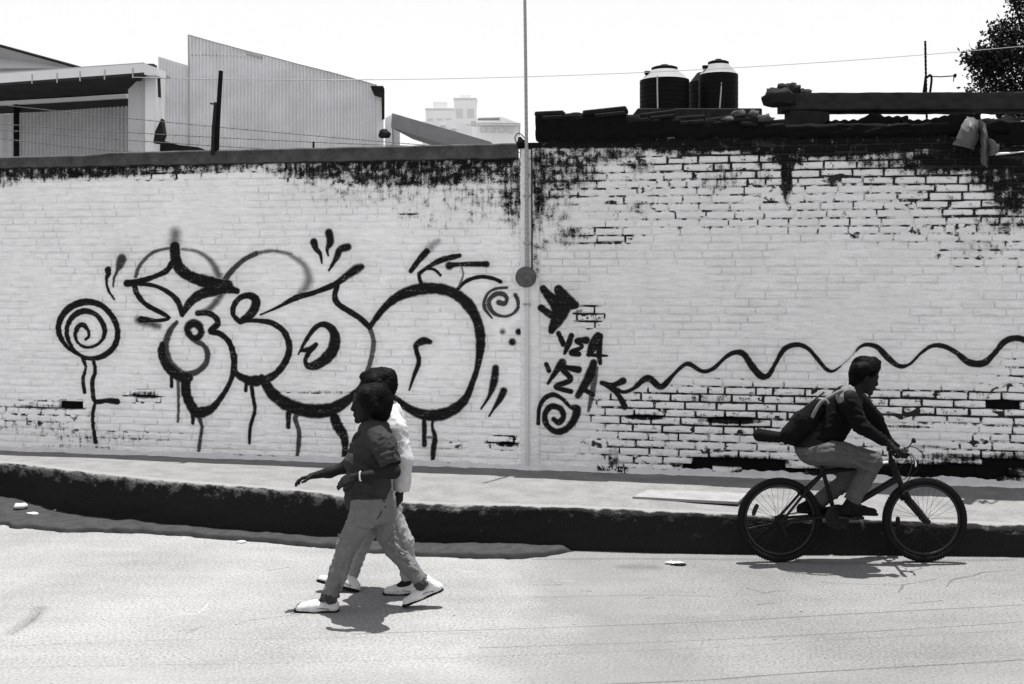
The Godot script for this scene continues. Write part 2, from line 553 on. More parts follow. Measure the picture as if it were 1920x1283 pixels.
func build_ground() -> void:
	var earth := Shape.new()
	earth.face([Vector3(-300, -0.03, 120), Vector3(300, -0.03, 120), Vector3(300, -0.03, -460), Vector3(-300, -0.03, -460)], Vector3(0, -9, 0))
	setting("ground", earth.mesh(), M.soil)

	# the road: one sheet, gently uneven, its asphalt computed with drag lines, cracks and stains
	var w := 2048
	var h := 1024
	var per_metre := w / 14.0
	var corner := Vector2(-7.0, 3.0)              # x of the left edge, -z seen as height: the far edge is 10 m away
	var fine := noise_bytes(noise(0.28, 3, 31), w, h, true)
	var mid := noise_bytes(noise(0.03, 4, 32), w, h, true)
	var broad := noise_bytes(noise(0.004, 4, 33), w, h, true)
	var long_im: Image = noise(0.02, 4, 35).get_seamless_image(w / 8, h)
	long_im.resize(w, h, Image.INTERPOLATE_CUBIC)
	long_im.convert(Image.FORMAT_L8)
	var long := long_im.get_data()
	var edge := noise(0.15, 2, 34)
	var dark := PackedByteArray()
	dark.resize(w * h)
	var pale := dark.duplicate()
	var flip := func(list: Array) -> Array:
		var out := []
		for k in range(0, list.size(), 3):
			out.append_array([list[k], -list[k + 1] - 7.0, list[k + 2]])     # height = depth - 7
		return out
	for l in ROAD_LINES:
		dab_line(dark, w, h, per_metre, corner, flip.call(l[1]), 0.6, minf(0.9, l[0] * 3.2), edge)
	for l in ROAD_CRACKS:
		dab_line(dark, w, h, per_metre, corner, flip.call(l), 0.5, 0.85, edge)
	for l in ROAD_STAINS:
		dab_line(dark, w, h, per_metre, corner, flip.call(l), 1.0, 0.3, edge)
	for l in ROAD_PALE:
		dab_line(pale, w, h, per_metre, corner, flip.call(l), 0.8, 0.4, edge)
	var colour := PackedByteArray()
	colour.resize(w * h)
	var relief := PackedByteArray()
	relief.resize(w * h)
	for y in h:
		for x in w:
			var i := y * w + x
			var f := fine[i] / 255.0 - 0.5
			var m := mid[i] / 255.0 - 0.5
			var b := broad[i] / 255.0 - 0.5
			# uneven exposure painted into the asphalt colour: left paler, right darker
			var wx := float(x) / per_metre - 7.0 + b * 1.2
			var pale_side := 1.0 - smoothstep(-0.2, 0.45, wx) if wx < 5.5 else smoothstep(5.5, 7.0, wx)
			var base := lerpf(0.158, 0.215, pale_side) * (1.0 + 0.8 * f + 0.12 * m + 0.3 * b + 0.16 * (long[i] / 255.0 - 0.5))
			if f < -0.3 + 0.2 * m + 0.15 * b:
				base *= 0.7
			base *= 1.0 - 0.9 * dark[i] / 255.0
			base += 0.25 * pale[i] / 255.0
			colour[i] = int(255.0 * pow(clampf(base, 0.0, 1.0), 1.0 / 2.2))
			relief[i] = int(clampf(128.0 + 150.0 * f + 16.0 * m - dark[i] * 0.25, 0.0, 255.0))
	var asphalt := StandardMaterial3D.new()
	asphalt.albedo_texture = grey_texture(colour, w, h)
	asphalt.roughness = 0.9
	asphalt.metallic_specular = 0.15
	asphalt.heightmap_enabled = true
	asphalt.heightmap_texture = grey_texture(relief, w, h)
	asphalt.heightmap_scale = 0.5
	var road := Shape.new()
	var cols := 120
	var rows := 60
	for j in rows + 1:
		for i in cols + 1:
			var x := lerpf(-42.0, 42.0, float(i) / cols)
			var near := 12.0
			var far := -13.2
			var z := lerpf(near, far, float(j) / rows)
			road.p(Vector3(x, 0.0, z), Vector2((x + 7.0) / 14.0, (z + 10.0) / 7.0))
	for j in rows:
		for i in cols:
			var a := j * (cols + 1) + i
			road.q(a, a + 1, a + cols + 2, a + cols + 1)
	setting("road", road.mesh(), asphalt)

	# kerb, gutter ledge and pavement follow one line
	var rough := noise(1.6, 4, 41)
	var chips := noise(5.0, 3, 42)
	var kerb := Shape.new()
	var walk := Shape.new()
	var ledge := Shape.new()
	var n := 760
	var face_rows := 14
	var walk_rows := 26
	for i in n + 1:
		var x := lerpf(-14.0, 15.0, float(i) / n)
		var k := kerb_at(x)
		var z: float = k[0]
		var top: float = k[1]
		var worn := 0.016 + 0.035 * maxf(0.0, rough.get_noise_2d(x * 0.5, 3.0) + 0.05)
		var lip := 0.012 * chips.get_noise_2d(x, 9.0)
		for j in face_rows + 1:          # up the face, round the worn edge
			var t := float(j) / face_rows
			var y := t * (top - worn)
			var bump := 0.02 * rough.get_noise_2d(x * 0.6, y * 2.0) + 0.010 * chips.get_noise_2d(x * 1.5, y * 4.0) + 0.006 * chips.get_noise_2d(x * 5.0, y * 9.0)
			kerb.p(Vector3(x, y - (0.03 if j == 0 else 0.0), z - 0.02 * t + bump * minf(1.0, t * 4.0)), Vector2((x + 8.0) / 16.0, 1.0 - y / 0.5))
		kerb.p(Vector3(x, top - worn * 0.25 + lip, z - 0.035 - worn * 0.35), Vector2((x + 8.0) / 16.0, 1.0 - top / 0.5))
		kerb.p(Vector3(x, top + lip * 0.4, z - 0.05 - worn), Vector2((x + 8.0) / 16.0, 1.0 - (top + 0.03) / 0.5))
		kerb.p(Vector3(x, top, z - 0.15), Vector2((x + 8.0) / 16.0, 1.0 - (top + 0.11) / 0.5))
		var wz := wall_z(x) - 0.03
		for j in walk_rows + 1:
			var t := float(j) / walk_rows
			var zz := lerpf(z - 0.15, wz, t)
			var y := lerpf(top, GROUND_AT_WALL, smoothstep(0.0, 1.0, t)) + 0.006 * rough.get_noise_2d(x * 0.8, zz * 2.0) * minf(1.0, 8.0 * t)
			walk.p(Vector3(x, y, zz), Vector2(x * 0.5, zz * 0.5))
		# the broken strip of old gutter below the kerb
		var wide: float = maxf(k[2], 0.0)
		var front := z + wide * (1.0 + 0.18 * rough.get_noise_2d(x * 1.3, 30.0))
		var high := 0.062 * smoothstep(0.02, 0.12, wide) * (0.85 + 0.3 * chips.get_noise_2d(x * 0.6, 50.0))
		var chip := 0.02 * chips.get_noise_2d(x * 2.0, 70.0)
		ledge.p(Vector3(x, high - 0.012 if wide > 0.02 else -0.04, z - 0.06))
		ledge.p(Vector3(x, high - 0.004 if wide > 0.02 else -0.04, (z + front) / 2.0))
		ledge.p(Vector3(x, high - 0.008 if wide > 0.02 else -0.04, front - 0.03 + chip))
		ledge.p(Vector3(x, high * 0.6 if wide > 0.02 else -0.04, front + chip))
		ledge.p(Vector3(x, -0.02 if wide > 0.02 else -0.05, front + 0.006 + chip * 0.5))
	for s in [[kerb, face_rows + 4], [walk, walk_rows + 1], [ledge, 5]]:
		var stride: int = s[1]
		for i in n:
			for j in stride - 1:
				var a := i * stride + j
				s[0].q(a, a + stride, a + stride + 1, a + 1)
	setting("kerb", kerb.mesh(), kerb_surface())
	setting("gutter", ledge.mesh(), M.gutter)
	var cement := StandardMaterial3D.new()
	var size := 1024
	var c1 := noise_bytes(noise(0.006, 5, 51), size, size, true)
	var c2 := noise_bytes(noise(0.2, 3, 52), size, size, true)
	var c3 := noise_bytes(noise(0.03, 4, 53), size, size, true)
	var cd := PackedByteArray()
	cd.resize(size * size)
	for i in cd.size():
		var v := 0.168 * (1.0 + 0.35 * (c1[i] / 255.0 - 0.5) + 0.55 * (c2[i] / 255.0 - 0.5) + 0.35 * (c3[i] / 255.0 - 0.5))
		if c3[i] > 190:
			v *= 0.75
		cd[i] = int(255.0 * pow(v, 1.0 / 2.2))
	cement.albedo_texture = grey_texture(cd, size, size)
	cement.heightmap_enabled = true
	cement.heightmap_texture = grey_texture(c2, size, size)
	cement.heightmap_scale = 0.4
	cement.roughness = 0.9
	cement.metallic_specular = 0.25
	M.cement = cement
	setting("pavement", walk.mesh(), cement)
	# soil behind the walls
	var yard := Shape.new()
	yard.face([wall_point(-14.0, 0.3, -0.25), wall_point(14.0, 0.3, -0.25), Vector3(120, 0.3, -160), Vector3(-120, 0.3, -160)], Vector3(0, -9, 0))
	setting("yard", yard.mesh(), M.soil)


# the kerb face is near black, worn paler in streaks along its upper edge, most of all at the left
func kerb_surface() -> StandardMaterial3D:
	var w := 2048
	var h := 80
	var a := noise_bytes(noise(0.05, 4, 45), w, h)
	var b := noise_bytes(noise(0.25, 3, 46), w, h)
	var data := PackedByteArray()
	data.resize(w * h)
	for y in h:
		for x in w:
			var i := y * w + x
			var wx := x / 128.0 - 8.0
			var height := (1.0 - float(y) / h) * 0.5
			var top: float = kerb_at(wx)[1]
			var up := smoothstep(top - 0.16, top - 0.01, height)
			var worn := 0.34 * up + 0.42 * (1.0 - smoothstep(-3.6, 0.4, wx)) * up + 1.1 * (a[i] / 255.0 - 0.5) + 0.5 * (b[i] / 255.0 - 0.5)
			var v := lerpf(0.010, 0.085, smoothstep(0.42, 0.85, worn)) * (0.8 + 0.5 * b[i] / 255.0)
			if height > top - 0.004:
				v = lerpf(v, 0.2, smoothstep(top - 0.004, top + 0.035, height + 0.05 * (a[i] / 255.0 - 0.5)))
			data[i] = int(255.0 * pow(v, 1.0 / 2.2))
	var m := StandardMaterial3D.new()
	m.albedo_texture = grey_texture(data, w, h)
	m.texture_repeat = false
	m.roughness = 0.95
	m.metallic_specular = 0.15
	m.heightmap_enabled = true
	m.heightmap_texture = grey_texture(b, w, h)
	m.heightmap_scale = 1.0
	return m


func wall_point(s: float, y: float, off := 0.0) -> Vector3:
	return WALL_ORIGIN + Vector3(cos(WALL_TURN), 0, sin(WALL_TURN)) * s + Vector3(-sin(WALL_TURN), 0, cos(WALL_TURN)) * off + Vector3(0, y, 0)


# ---------------------------------------------------------------- the two brick walls

# ellipses on the wall: along, height, half length, half height, strength
const LOST_LEFT := [[-4.755, 3.453, 1.939, 0.117, 0.55], [-1.278, 3.369, 1.553, 0.144, 0.5], [-5.607, 0.746, 0.715, 0.179, 0.42], [-4.691, 0.535, 0.939, 0.094, 0.34], [-4.052, 3.417, 0.348, 0.093, 0.7], [-0.232, 0.584, 0.163, 0.076, 0.9], [-0.935, 0.535, 0.276, 0.077, 0.35], [-0.204, 3.471, 0.327, 0.218, 0.6], [-2.423, 1.054, 0.339, 0.028, 0.4], [-1.249, 2.936, 0.144, 0.055, 0.5], [-4.243, 0.956, 0.233, 0.07, 0.6], [-7.735, 0.661, 1.601, 0.369, 0.5], [-7.735, 3.431, 1.601, 0.185, 0.6]]
const LOST_RIGHT := [[1.414, 0.9, 0.688, 0.265, 0.75], [2.087, 0.969, 0.575, 0.261, 0.8], [2.695, 1.052, 1.654, 0.155, 0.95], [4.156, 1.062, 1.308, 0.151, 0.95], [1.519, 0.559, 0.845, 0.211, 0.55], [2.594, 0.516, 1.243, 0.207, 0.45], [1.362, 3.387, 1.271, 0.18, 0.5], [2.594, 3.391, 1.347, 0.228, 0.8], [3.918, 3.391, 1.213, 0.253, 0.85], [4.533, 3.079, 0.799, 0.32, 0.8], [2.291, 2.98, 1.563, 0.26, 0.4], [3.678, 2.913, 1.32, 0.279, 0.45], [0.778, 2.676, 0.375, 0.107, 0.6], [0.643, 1.888, 0.139, 0.118, 1], [0.454, 3.296, 0.377, 0.269, 0.6], [1.414, 3.069, 0.635, 0.212, 0.4], [4.486, 2.53, 0.6, 0.2, 0.4], [4.626, 0.634, 0.599, 0.18, 0.6], [5.987, 1.019, 1.458, 0.777, 0.7], [5.987, 3.06, 1.458, 0.583, 0.7]]
# hollows where bricks are gone
const HOLES_LEFT := [[-4.23, 0.979, 0.175, 0.047, 0.5], [-5.726, 0.314, 0.089, 0.06, 1], [-5.145, 0.835, 0.154, 0.041, 0.6], [-0.221, 0.574, 0.098, 0.033, 0.7], [-5.607, 0.806, 0.238, 0.03, 0.5]]
const HOLES_RIGHT := [[0.783, 2.772, 0.08, 0.032, 1], [4.061, 0.414, 0.555, 0.086, 1], [3.386, 0.41, 0.357, 0.066, 1], [2.544, 0.343, 0.311, 0.078, 1], [2.138, 0.459, 0.366, 0.068, 0.9], [0.965, 0.333, 0.181, 0.053, 0.9], [1.623, 0.336, 0.232, 0.047, 0.8], [0.922, 0.764, 0.059, 0.048, 0.5], [1.487, 0.674, 0.053, 0.048, 1], [4.612, 1.103, 0.09, 0.04, 1], [1.214, 0.878, 0.191, 0.032, 0.5], [2.036, 0.879, 0.272, 0.042, 0.54], [2.367, 0.758, 0.125, 0.057, 0.5], [1.098, 0.545, 0.234, 0.032, 0.5], [4.672, 0.546, 0.349, 0.06, 0.9], [5.541, 0.517, 0.735, 0.098, 1]]
# black grime on the paint; some ellipses paint the dark of the hollows
const GRIME_DARK_LEFT := [[-5.211, 3.473, 1.361, 0.107, 1], [-3.864, 3.472, 1.042, 0.081, 0.75], [-2.096, 3.44, 0.675, 0.135, 0.9], [-1.106, 3.405, 1.051, 0.188, 0.95], [-0.483, 3.257, 0.492, 0.328, 0.45], [-1.626, 3.303, 0.893, 0.279, 0.42], [-0.708, 3.041, 0.769, 0.275, 0.28], [-0.121, 3.36, 0.163, 0.544, 0.8], [-4.052, 3.545, 1.917, 0.07, 1], [-1.049, 3.476, 1.436, 0.066, 1], [-5.408, 0.817, 0.416, 0.03, 0.6], [-4.23, 0.979, 0.151, 0.041, 0.85], [-5.158, 0.829, 0.142, 0.03, 1], [-5.726, 0.308, 0.107, 0.048, 1.1], [-4.82, 0.502, 0.647, 0.071, 0.35], [-5.607, 0.597, 0.417, 0.119, 0.32], [-0.204, 0.569, 0.109, 0.027, 1.1], [-7.382, 3.425, 1.592, 0.184, 1], [-0.027, 2.924, 0.065, 0.651, 0.5], [-2.096, 1.055, 0.281, 0.017, 0.5], [-1.249, 2.909, 0.144, 0.039, 0.4], [-2.453, 0.357, 1.471, 0.017, 0.7], [-5.015, 0.39, 0.472, 0.024, 0.5], [-1.049, 0.338, 0.663, 0.028, 0.7], [-0.483, 1.835, 0.022, 0.022, 0.3]]
const GRIME_DARK_RIGHT := [[2.695, 3.611, 2.895, 0.052, 1.5], [3.918, 3.553, 1.112, 0.056, 1.5], [1.571, 3.542, 0.317, 0.063, 0.9], [3.191, 3.467, 0.461, 0.061, 0.8], [0.724, 3.635, 0.803, 0.059, 1.25], [1.933, 3.576, 0.839, 0.063, 1.25], [2.993, 3.512, 0.823, 0.072, 1.25], [4.439, 3.401, 0.751, 0.12, 1.3], [4.626, 3.128, 0.2, 0.249, 1.05], [4.533, 3.279, 0.3, 0.18, 1], [2.569, 3.288, 0.052, 0.249, 1.2], [2.574, 3.469, 0.176, 0.114, 1], [0.4, 3.34, 0.323, 0.194, 0.75], [0.291, 3.029, 0.194, 0.216, 0.5], [0.138, 3.302, 0.076, 0.487, 0.9], [1.151, 3.381, 0.117, 0.074, 0.75], [0.616, 3.498, 0.537, 0.086, 0.75], [1.908, 3.22, 0.178, 0.094, 0.5], [3.484, 3.42, 0.306, 0.102, 0.75], [3.918, 3.371, 0.354, 0.121, 0.95], [2.317, 3.292, 0.083, 0.115, 0.5], [0.443, 2.694, 0.161, 0.097, 0.6], [0.182, 2.598, 0.087, 0.065, 0.5], [3.386, 0.384, 0.715, 0.066, 1.4], [4.156, 0.428, 0.503, 0.101, 1.3], [2.443, 0.334, 0.416, 0.073, 1.2], [2.138, 0.469, 0.418, 0.057, 1], [0.965, 0.328, 0.192, 0.048, 1.1], [1.649, 0.337, 0.369, 0.037, 0.9], [0.885, 0.458, 0.053, 0.118, 0.7], [4.626, 0.544, 0.269, 0.09, 0.9], [2.036, 0.869, 0.262, 0.031, 1.3], [1.214, 0.878, 0.181, 0.027, 1.2], [1.83, 1.079, 0.263, 0.032, 0.5], [2.794, 0.306, 0.568, 0.046, 0.9], [3.87, 0.518, 0.607, 0.03, 0.6], [4.533, 2.78, 0.25, 0.1, 0.5], [4.345, 2.556, 0.231, 0.08, 0.35], [5.987, 3.205, 1.263, 0.583, 1.2], [5.987, 0.484, 1.458, 0.146, 1.2], [0.858, 3.023, 0.064, 0.021, 0.9], [0.094, 2.815, 0.043, 0.596, 0.5], [3.678, 0.857, 0.203, 0.015, 0.8], [3.774, 0.667, 0.253, 0.02, 0.6], [4.108, 0.577, 0.302, 0.04, 0.8], [1.985, 3.297, 0.157, 0.073, 0.5], [1.151, 2.966, 0.138, 0.064, 0.4]]

# spray lines: softness, strength, then along, height, half width
const SPRAY_LEFT := [
	# lollipop with two wavering sticks
	[0.25, 1.0, [-5.015, 1.393, 0.015, -5.178, 1.496, 0.024, -5.276, 1.643, 0.036, -5.263, 1.791, 0.041, -5.145, 1.928, 0.041, -4.95, 1.995, 0.041, -4.755, 1.955, 0.035, -4.613, 1.815, 0.035, -4.562, 1.651, 0.035, -4.607, 1.504, 0.035, -4.723, 1.409, 0.035, -4.852, 1.372, 0.029, -4.982, 1.387, 0.024, -5.1, 1.468, 0.024, -5.178, 1.615, 0.03, -5.165, 1.745, 0.03, -5.08, 1.852, 0.035, -4.95, 1.894, 0.035, -4.807, 1.843, 0.029, -4.723, 1.708, 0.035, -4.742, 1.591, 0.023, -4.833, 1.513, 0.018, -4.95, 1.494, 0.018, -5.041, 1.54, 0.018, -5.08, 1.628, 0.024, -5.041, 1.717, 0.03, -4.982, 1.741, 0.029, -4.924, 1.688, 0.024, -4.911, 1.618, 0.018, -4.95, 1.582, 0.018]],
	[0.3, 1.0, [-4.982, 1.369, 0.029, -4.95, 1.264, 0.018, -4.982, 1.145, 0.024, -4.963, 0.998, 0.024]], [0.3, 1.0, [-4.859, 1.371, 0.024, -4.833, 1.237, 0.024, -4.865, 1.136, 0.029, -4.865, 1.03, 0.029, -4.833, 0.901, 0.029, -4.691, 0.91, 0.029, -4.568, 0.902, 0.035]], [0.4, 1.0, [-4.833, 0.884, 0.024, -4.865, 0.736, 0.024, -4.846, 0.53, 0.024, -4.826, 0.454, 0.029]],
	# two drops
	[0.3, 1.0, [-4.678, 2.348, 0.041, -4.678, 2.301, 0.035, -4.697, 2.237, 0.018, -4.671, 2.119, 0.018, -4.601, 2.026, 0.012]], [0.6, 0.95, [-4.511, 2.471, 0.059, -4.536, 2.413, 0.053, -4.568, 2.337, 0.023, -4.607, 2.255, 0.018, -4.613, 2.167, 0.012]],
	# the star in its ring
	[0.9, 0.8, [-3.876, 2.742, 0.058, -3.882, 2.644, 0.07]], [0.3, 1.0, [-3.882, 2.603, 0.064, -3.87, 2.458, 0.064, -3.813, 2.354, 0.064, -3.676, 2.268, 0.063, -3.477, 2.21, 0.075, -3.304, 2.165, 0.08]], [0.4, 1.0, [-3.304, 2.165, 0.069, -3.156, 2.12, 0.034]],
	[0.25, 1.0, [-3.889, 2.458, 0.041, -3.977, 2.343, 0.035, -4.116, 2.279, 0.029, -4.293, 2.226, 0.035, -4.459, 2.202, 0.035]], [0.25, 1.0, [-4.453, 2.202, 0.041, -4.338, 2.208, 0.041]], [0.25, 1.0, [-4.338, 2.202, 0.029, -4.116, 2.174, 0.023, -3.939, 2.093, 0.029, -3.838, 1.995, 0.035, -3.795, 1.863, 0.029]],
	[0.3, 1.0, [-3.273, 2.171, 0.08, -3.458, 2.124, 0.069, -3.614, 2.066, 0.058, -3.726, 1.967, 0.046, -3.788, 1.851, 0.017]],
	[0.6, 0.9, [-4.344, 2.278, 0.026, -4.293, 2.401, 0.023, -4.147, 2.535, 0.02, -3.977, 2.58, 0.017, -3.889, 2.58, 0.014]], [0.8, 0.85, [-3.801, 2.574, 0.016, -3.614, 2.545, 0.02, -3.458, 2.441, 0.029, -3.365, 2.28, 0.046]],
	[0.25, 1.0, [-4.364, 2.202, 0.035, -4.332, 2.092, 0.035, -4.23, 1.976, 0.029, -4.084, 1.901, 0.029, -3.977, 1.85, 0.023, -3.958, 1.821, 0.023, -4.021, 1.803, 0.023, -4.116, 1.796, 0.023, -4.281, 1.806, 0.041]], [0.8, 0.9, [-4.319, 1.8, 0.041, -4.211, 1.772, 0.047, -4.071, 1.733, 0.035]],
	[0.7, 0.9, [-3.341, 2.096, 0.04, -3.396, 2.009, 0.04, -3.489, 1.923, 0.035, -3.614, 1.876, 0.029]], [0.3, 1.0, [-3.614, 1.881, 0.035, -3.489, 1.882, 0.035, -3.396, 1.826, 0.034, -3.384, 1.763, 0.04, -3.464, 1.687, 0.035, -3.365, 1.665, 0.034, -3.255, 1.58, 0.034, -3.199, 1.438, 0.04, -3.193, 1.295, 0.04, -3.218, 1.191, 0.029, -3.273, 1.075, 0.029, -3.353, 0.959, 0.034, -3.452, 0.853, 0.046, -3.564, 0.81, 0.063, -3.638, 0.814, 0.063, -3.701, 0.899, 0.058, -3.751, 1.025, 0.058, -3.751, 1.193, 0.058]],
	[0.5, 0.95, [-3.857, 1.781, 0.023, -3.939, 1.687, 0.035, -3.989, 1.542, 0.041, -3.977, 1.385, 0.058, -3.914, 1.282, 0.064, -3.801, 1.215, 0.052, -3.701, 1.222, 0.04, -3.601, 1.259, 0.035, -3.514, 1.347, 0.035, -3.502, 1.462, 0.035, -3.551, 1.536, 0.029, -3.626, 1.576, 0.035, -3.688, 1.621, 0.04]], [0.3, 1.0, [-4.027, 1.541, 0.035, -4.034, 1.425, 0.052, -3.952, 1.281, 0.058, -3.813, 1.191, 0.064, -3.713, 1.182, 0.052]],
	[0.5, 1.0, [-3.688, 1.621, 0.04, -3.732, 1.678, 0.04, -3.72, 1.742, 0.046, -3.651, 1.771, 0.052, -3.589, 1.732, 0.046, -3.576, 1.663, 0.04, -3.626, 1.61, 0.04, -3.688, 1.621, 0.035]],
	[0.4, 1.0, [-3.92, 1.224, 0.023, -3.92, 1.085, 0.023]], [0.4, 0.9, [-3.845, 1.185, 0.023, -3.838, 0.878, 0.017, -3.845, 0.704, 0.017]], [0.3, 1.0, [-3.776, 1.157, 0.029, -3.763, 0.996, 0.04]], [0.4, 1.0, [-3.67, 0.778, 0.029, -3.67, 0.692, 0.023]], [0.6, 0.95, [-3.607, 0.769, 0.029, -3.564, 0.654, 0.023, -3.582, 0.527, 0.023, -3.601, 0.4, 0.023]],
	# the second letter
	[0.25, 1.0, [-3.132, 1.794, 0.029, -3.199, 1.867, 0.029, -3.193, 1.965, 0.034, -3.119, 2.051, 0.034, -3.015, 2.074, 0.04, -2.942, 2.024, 0.051, -2.961, 1.926, 0.051, -3.034, 1.846, 0.046, -3.119, 1.794, 0.034]], [0.3, 1.0, [-3.119, 1.799, 0.023, -2.997, 1.806, 0.023, -2.875, 1.802, 0.028, -2.754, 1.78, 0.034, -2.633, 1.702, 0.034, -2.573, 1.589, 0.04, -2.567, 1.476, 0.04, -2.621, 1.35, 0.04, -2.724, 1.235, 0.04, -2.863, 1.17, 0.051, -3.009, 1.167, 0.051, -3.132, 1.21, 0.04, -3.193, 1.272, 0.034]],
	[0.5, 0.95, [-3.322, 2.188, 0.046, -3.242, 2.314, 0.034, -3.089, 2.451, 0.029, -2.936, 2.525, 0.029]], [0.75, 0.85, [-2.948, 2.52, 0.023, -2.754, 2.553, 0.018, -2.543, 2.513, 0.02]], [0.95, 0.75, [-2.573, 2.519, 0.02, -2.405, 2.411, 0.031, -2.345, 2.281, 0.045, -2.363, 2.185, 0.045, -2.441, 2.089, 0.04]],
	[0.25, 1.0, [-2.888, 1.87, 0.011, -2.694, 1.951, 0.017, -2.483, 2.054, 0.034, -2.274, 2.112, 0.028, -2.054, 2.197, 0.034, -1.93, 2.281, 0.039]], [0.6, 1.0, [-1.942, 2.27, 0.039, -1.83, 2.349, 0.05, -1.76, 2.382, 0.039]],
	[0.25, 1.0, [-2.025, 2.186, 0.028, -2.054, 2.073, 0.034, -2.013, 1.989, 0.034, -1.889, 1.912, 0.034, -1.772, 1.84, 0.034, -1.667, 1.746, 0.033]], [0.4, 0.9, [-1.672, 1.757, 0.028, -1.626, 1.601, 0.028, -1.649, 1.434, 0.028, -1.696, 1.276, 0.028, -1.719, 1.198, 0.028]],
	[0.3, 1.0, [-1.719, 1.237, 0.028, -1.766, 1.113, 0.039, -1.889, 0.998, 0.05, -2.048, 0.899, 0.067, -2.214, 0.856, 0.079, -2.423, 0.867, 0.079, -2.603, 0.925, 0.074, -2.754, 1.03, 0.068, -2.833, 1.142, 0.057, -2.875, 1.198, 0.04]], [0.3, 1.0, [-2.936, 1.162, 0.063, -3.028, 1.155, 0.051]],
	[0.4, 1.0, [-3.052, 1.137, 0.023, -3.058, 1.057, 0.023]], [0.4, 1.0, [-2.997, 1.138, 0.029, -2.973, 0.985, 0.023, -2.954, 0.843, 0.023, -3.003, 0.67, 0.023, -3.015, 0.493, 0.017]], [0.4, 1.0, [-2.573, 0.824, 0.034, -2.573, 0.682, 0.028]], [0.5, 0.95, [-2.477, 0.815, 0.034, -2.495, 0.764, 0.028, -2.453, 0.629, 0.028, -2.459, 0.487, 0.028, -2.477, 0.345, 0.017]], [0.3, 1.0, [-2.072, 0.837, 0.045, -2.025, 0.714, 0.062, -1.948, 0.587, 0.05, -1.942, 0.419, 0.034, -1.972, 0.329, 0.028]],
	# its wide open eye
	[0.3, 1.0, [-2.459, 1.455, 0.011, -2.381, 1.592, 0.023, -2.274, 1.734, 0.028, -2.179, 1.774, 0.034, -2.09, 1.73, 0.045, -2.048, 1.635, 0.062, -2.078, 1.5, 0.067, -2.173, 1.397, 0.062, -2.274, 1.339, 0.051, -2.351, 1.332, 0.034, -2.381, 1.388, 0.028, -2.345, 1.468, 0.028, -2.262, 1.559, 0.028]], [0.4, 1.0, [-2.262, 1.559, 0.028, -2.327, 1.508, 0.034, -2.429, 1.495, 0.023]],
	# the third letter
	[0.35, 1.0, [-1.661, 1.757, 0.028, -1.597, 1.847, 0.033, -1.509, 1.954, 0.039, -1.388, 2.054, 0.05, -1.255, 2.116, 0.061, -1.083, 2.155, 0.066, -0.901, 2.151, 0.061, -0.748, 2.102, 0.06, -0.612, 1.993, 0.066, -0.522, 1.845, 0.055, -0.483, 1.687, 0.055, -0.483, 1.539, 0.049, -0.511, 1.358, 0.033, -0.562, 1.199, 0.033, -0.64, 1.022, 0.044, -0.776, 0.903, 0.06, -0.946, 0.844, 0.066, -1.117, 0.856, 0.055, -1.272, 0.924, 0.044, -1.405, 1.009, 0.039, -1.626, 1.071, 0.033]],
	[0.4, 1.0, [-1.015, 1.604, 0.028, -1.083, 1.614, 0.044, -1.158, 1.574, 0.033, -1.163, 1.513, 0.028, -1.135, 1.397, 0.028, -1.186, 1.253, 0.022, -1.238, 1.102, 0.011]], [0.5, 1.0, [-1.077, 0.807, 0.028, -1.077, 0.641, 0.028, -1.077, 0.536, 0.028]], [0.5, 1.0, [-0.98, 0.81, 0.022, -0.992, 0.726, 0.017, -0.963, 0.617, 0.028, -0.98, 0.495, 0.033, -0.986, 0.373, 0.022]], [0.5, 0.8, [-1.066, 0.614, 0.017, -0.98, 0.616, 0.017]],
	[0.4, 1.0, [-1.221, 2.338, 0.028, -1.135, 2.449, 0.033, -1.049, 2.542, 0.039]], [1.0, 0.6, [-1.066, 2.526, 0.039, -0.992, 2.603, 0.039, -0.923, 2.652, 0.022]], [0.4, 1.0, [-1.135, 2.31, 0.022, -1.032, 2.382, 0.022, -0.884, 2.454, 0.033, -0.702, 2.497, 0.027]], [0.3, 1.0, [-1.117, 2.316, 0.017, -1.049, 2.36, 0.017, -0.963, 2.349, 0.017, -0.906, 2.294, 0.017]], [0.4, 1.0, [-1.135, 2.305, 0.022, -1.123, 2.244, 0.022, -1.1, 2.178, 0.033]],
	[0.5, 1.0, [-0.81, 2.393, 0.044, -0.748, 2.404, 0.027, -0.612, 2.409, 0.027, -0.416, 2.409, 0.033]], [0.4, 0.8, [-0.68, 2.387, 0.011, -0.663, 2.3, 0.011, -0.697, 2.201, 0.016]], [0.3, 1.0, [-0.736, 2.135, 0.022, -0.629, 2.234, 0.022, -0.483, 2.278, 0.022, -0.349, 2.262, 0.022, -0.271, 2.229, 0.022]],
	# drops above and beside
	[0.4, 1.0, [-2.286, 2.642, 0.045, -2.262, 2.574, 0.034, -2.214, 2.518, 0.023, -2.196, 2.422, 0.011]], [0.5, 1.0, [-2.119, 2.743, 0.045, -2.102, 2.647, 0.045, -2.137, 2.568, 0.023, -2.125, 2.501, 0.011]], [0.5, 1.0, [-1.907, 2.59, 0.045, -1.995, 2.562, 0.039, -2.031, 2.484, 0.034, -2.119, 2.343, 0.011]], [0.5, 1.0, [-0.321, 1.345, 0.038, -0.338, 1.209, 0.044, -0.388, 1.06, 0.022, -0.472, 0.927, 0.011]], [0.5, 1.0, [-0.237, 1.113, 0.044, -0.276, 1.03, 0.033, -0.343, 0.925, 0.016, -0.388, 0.853, 0.011]],
	# small spiral and three dots
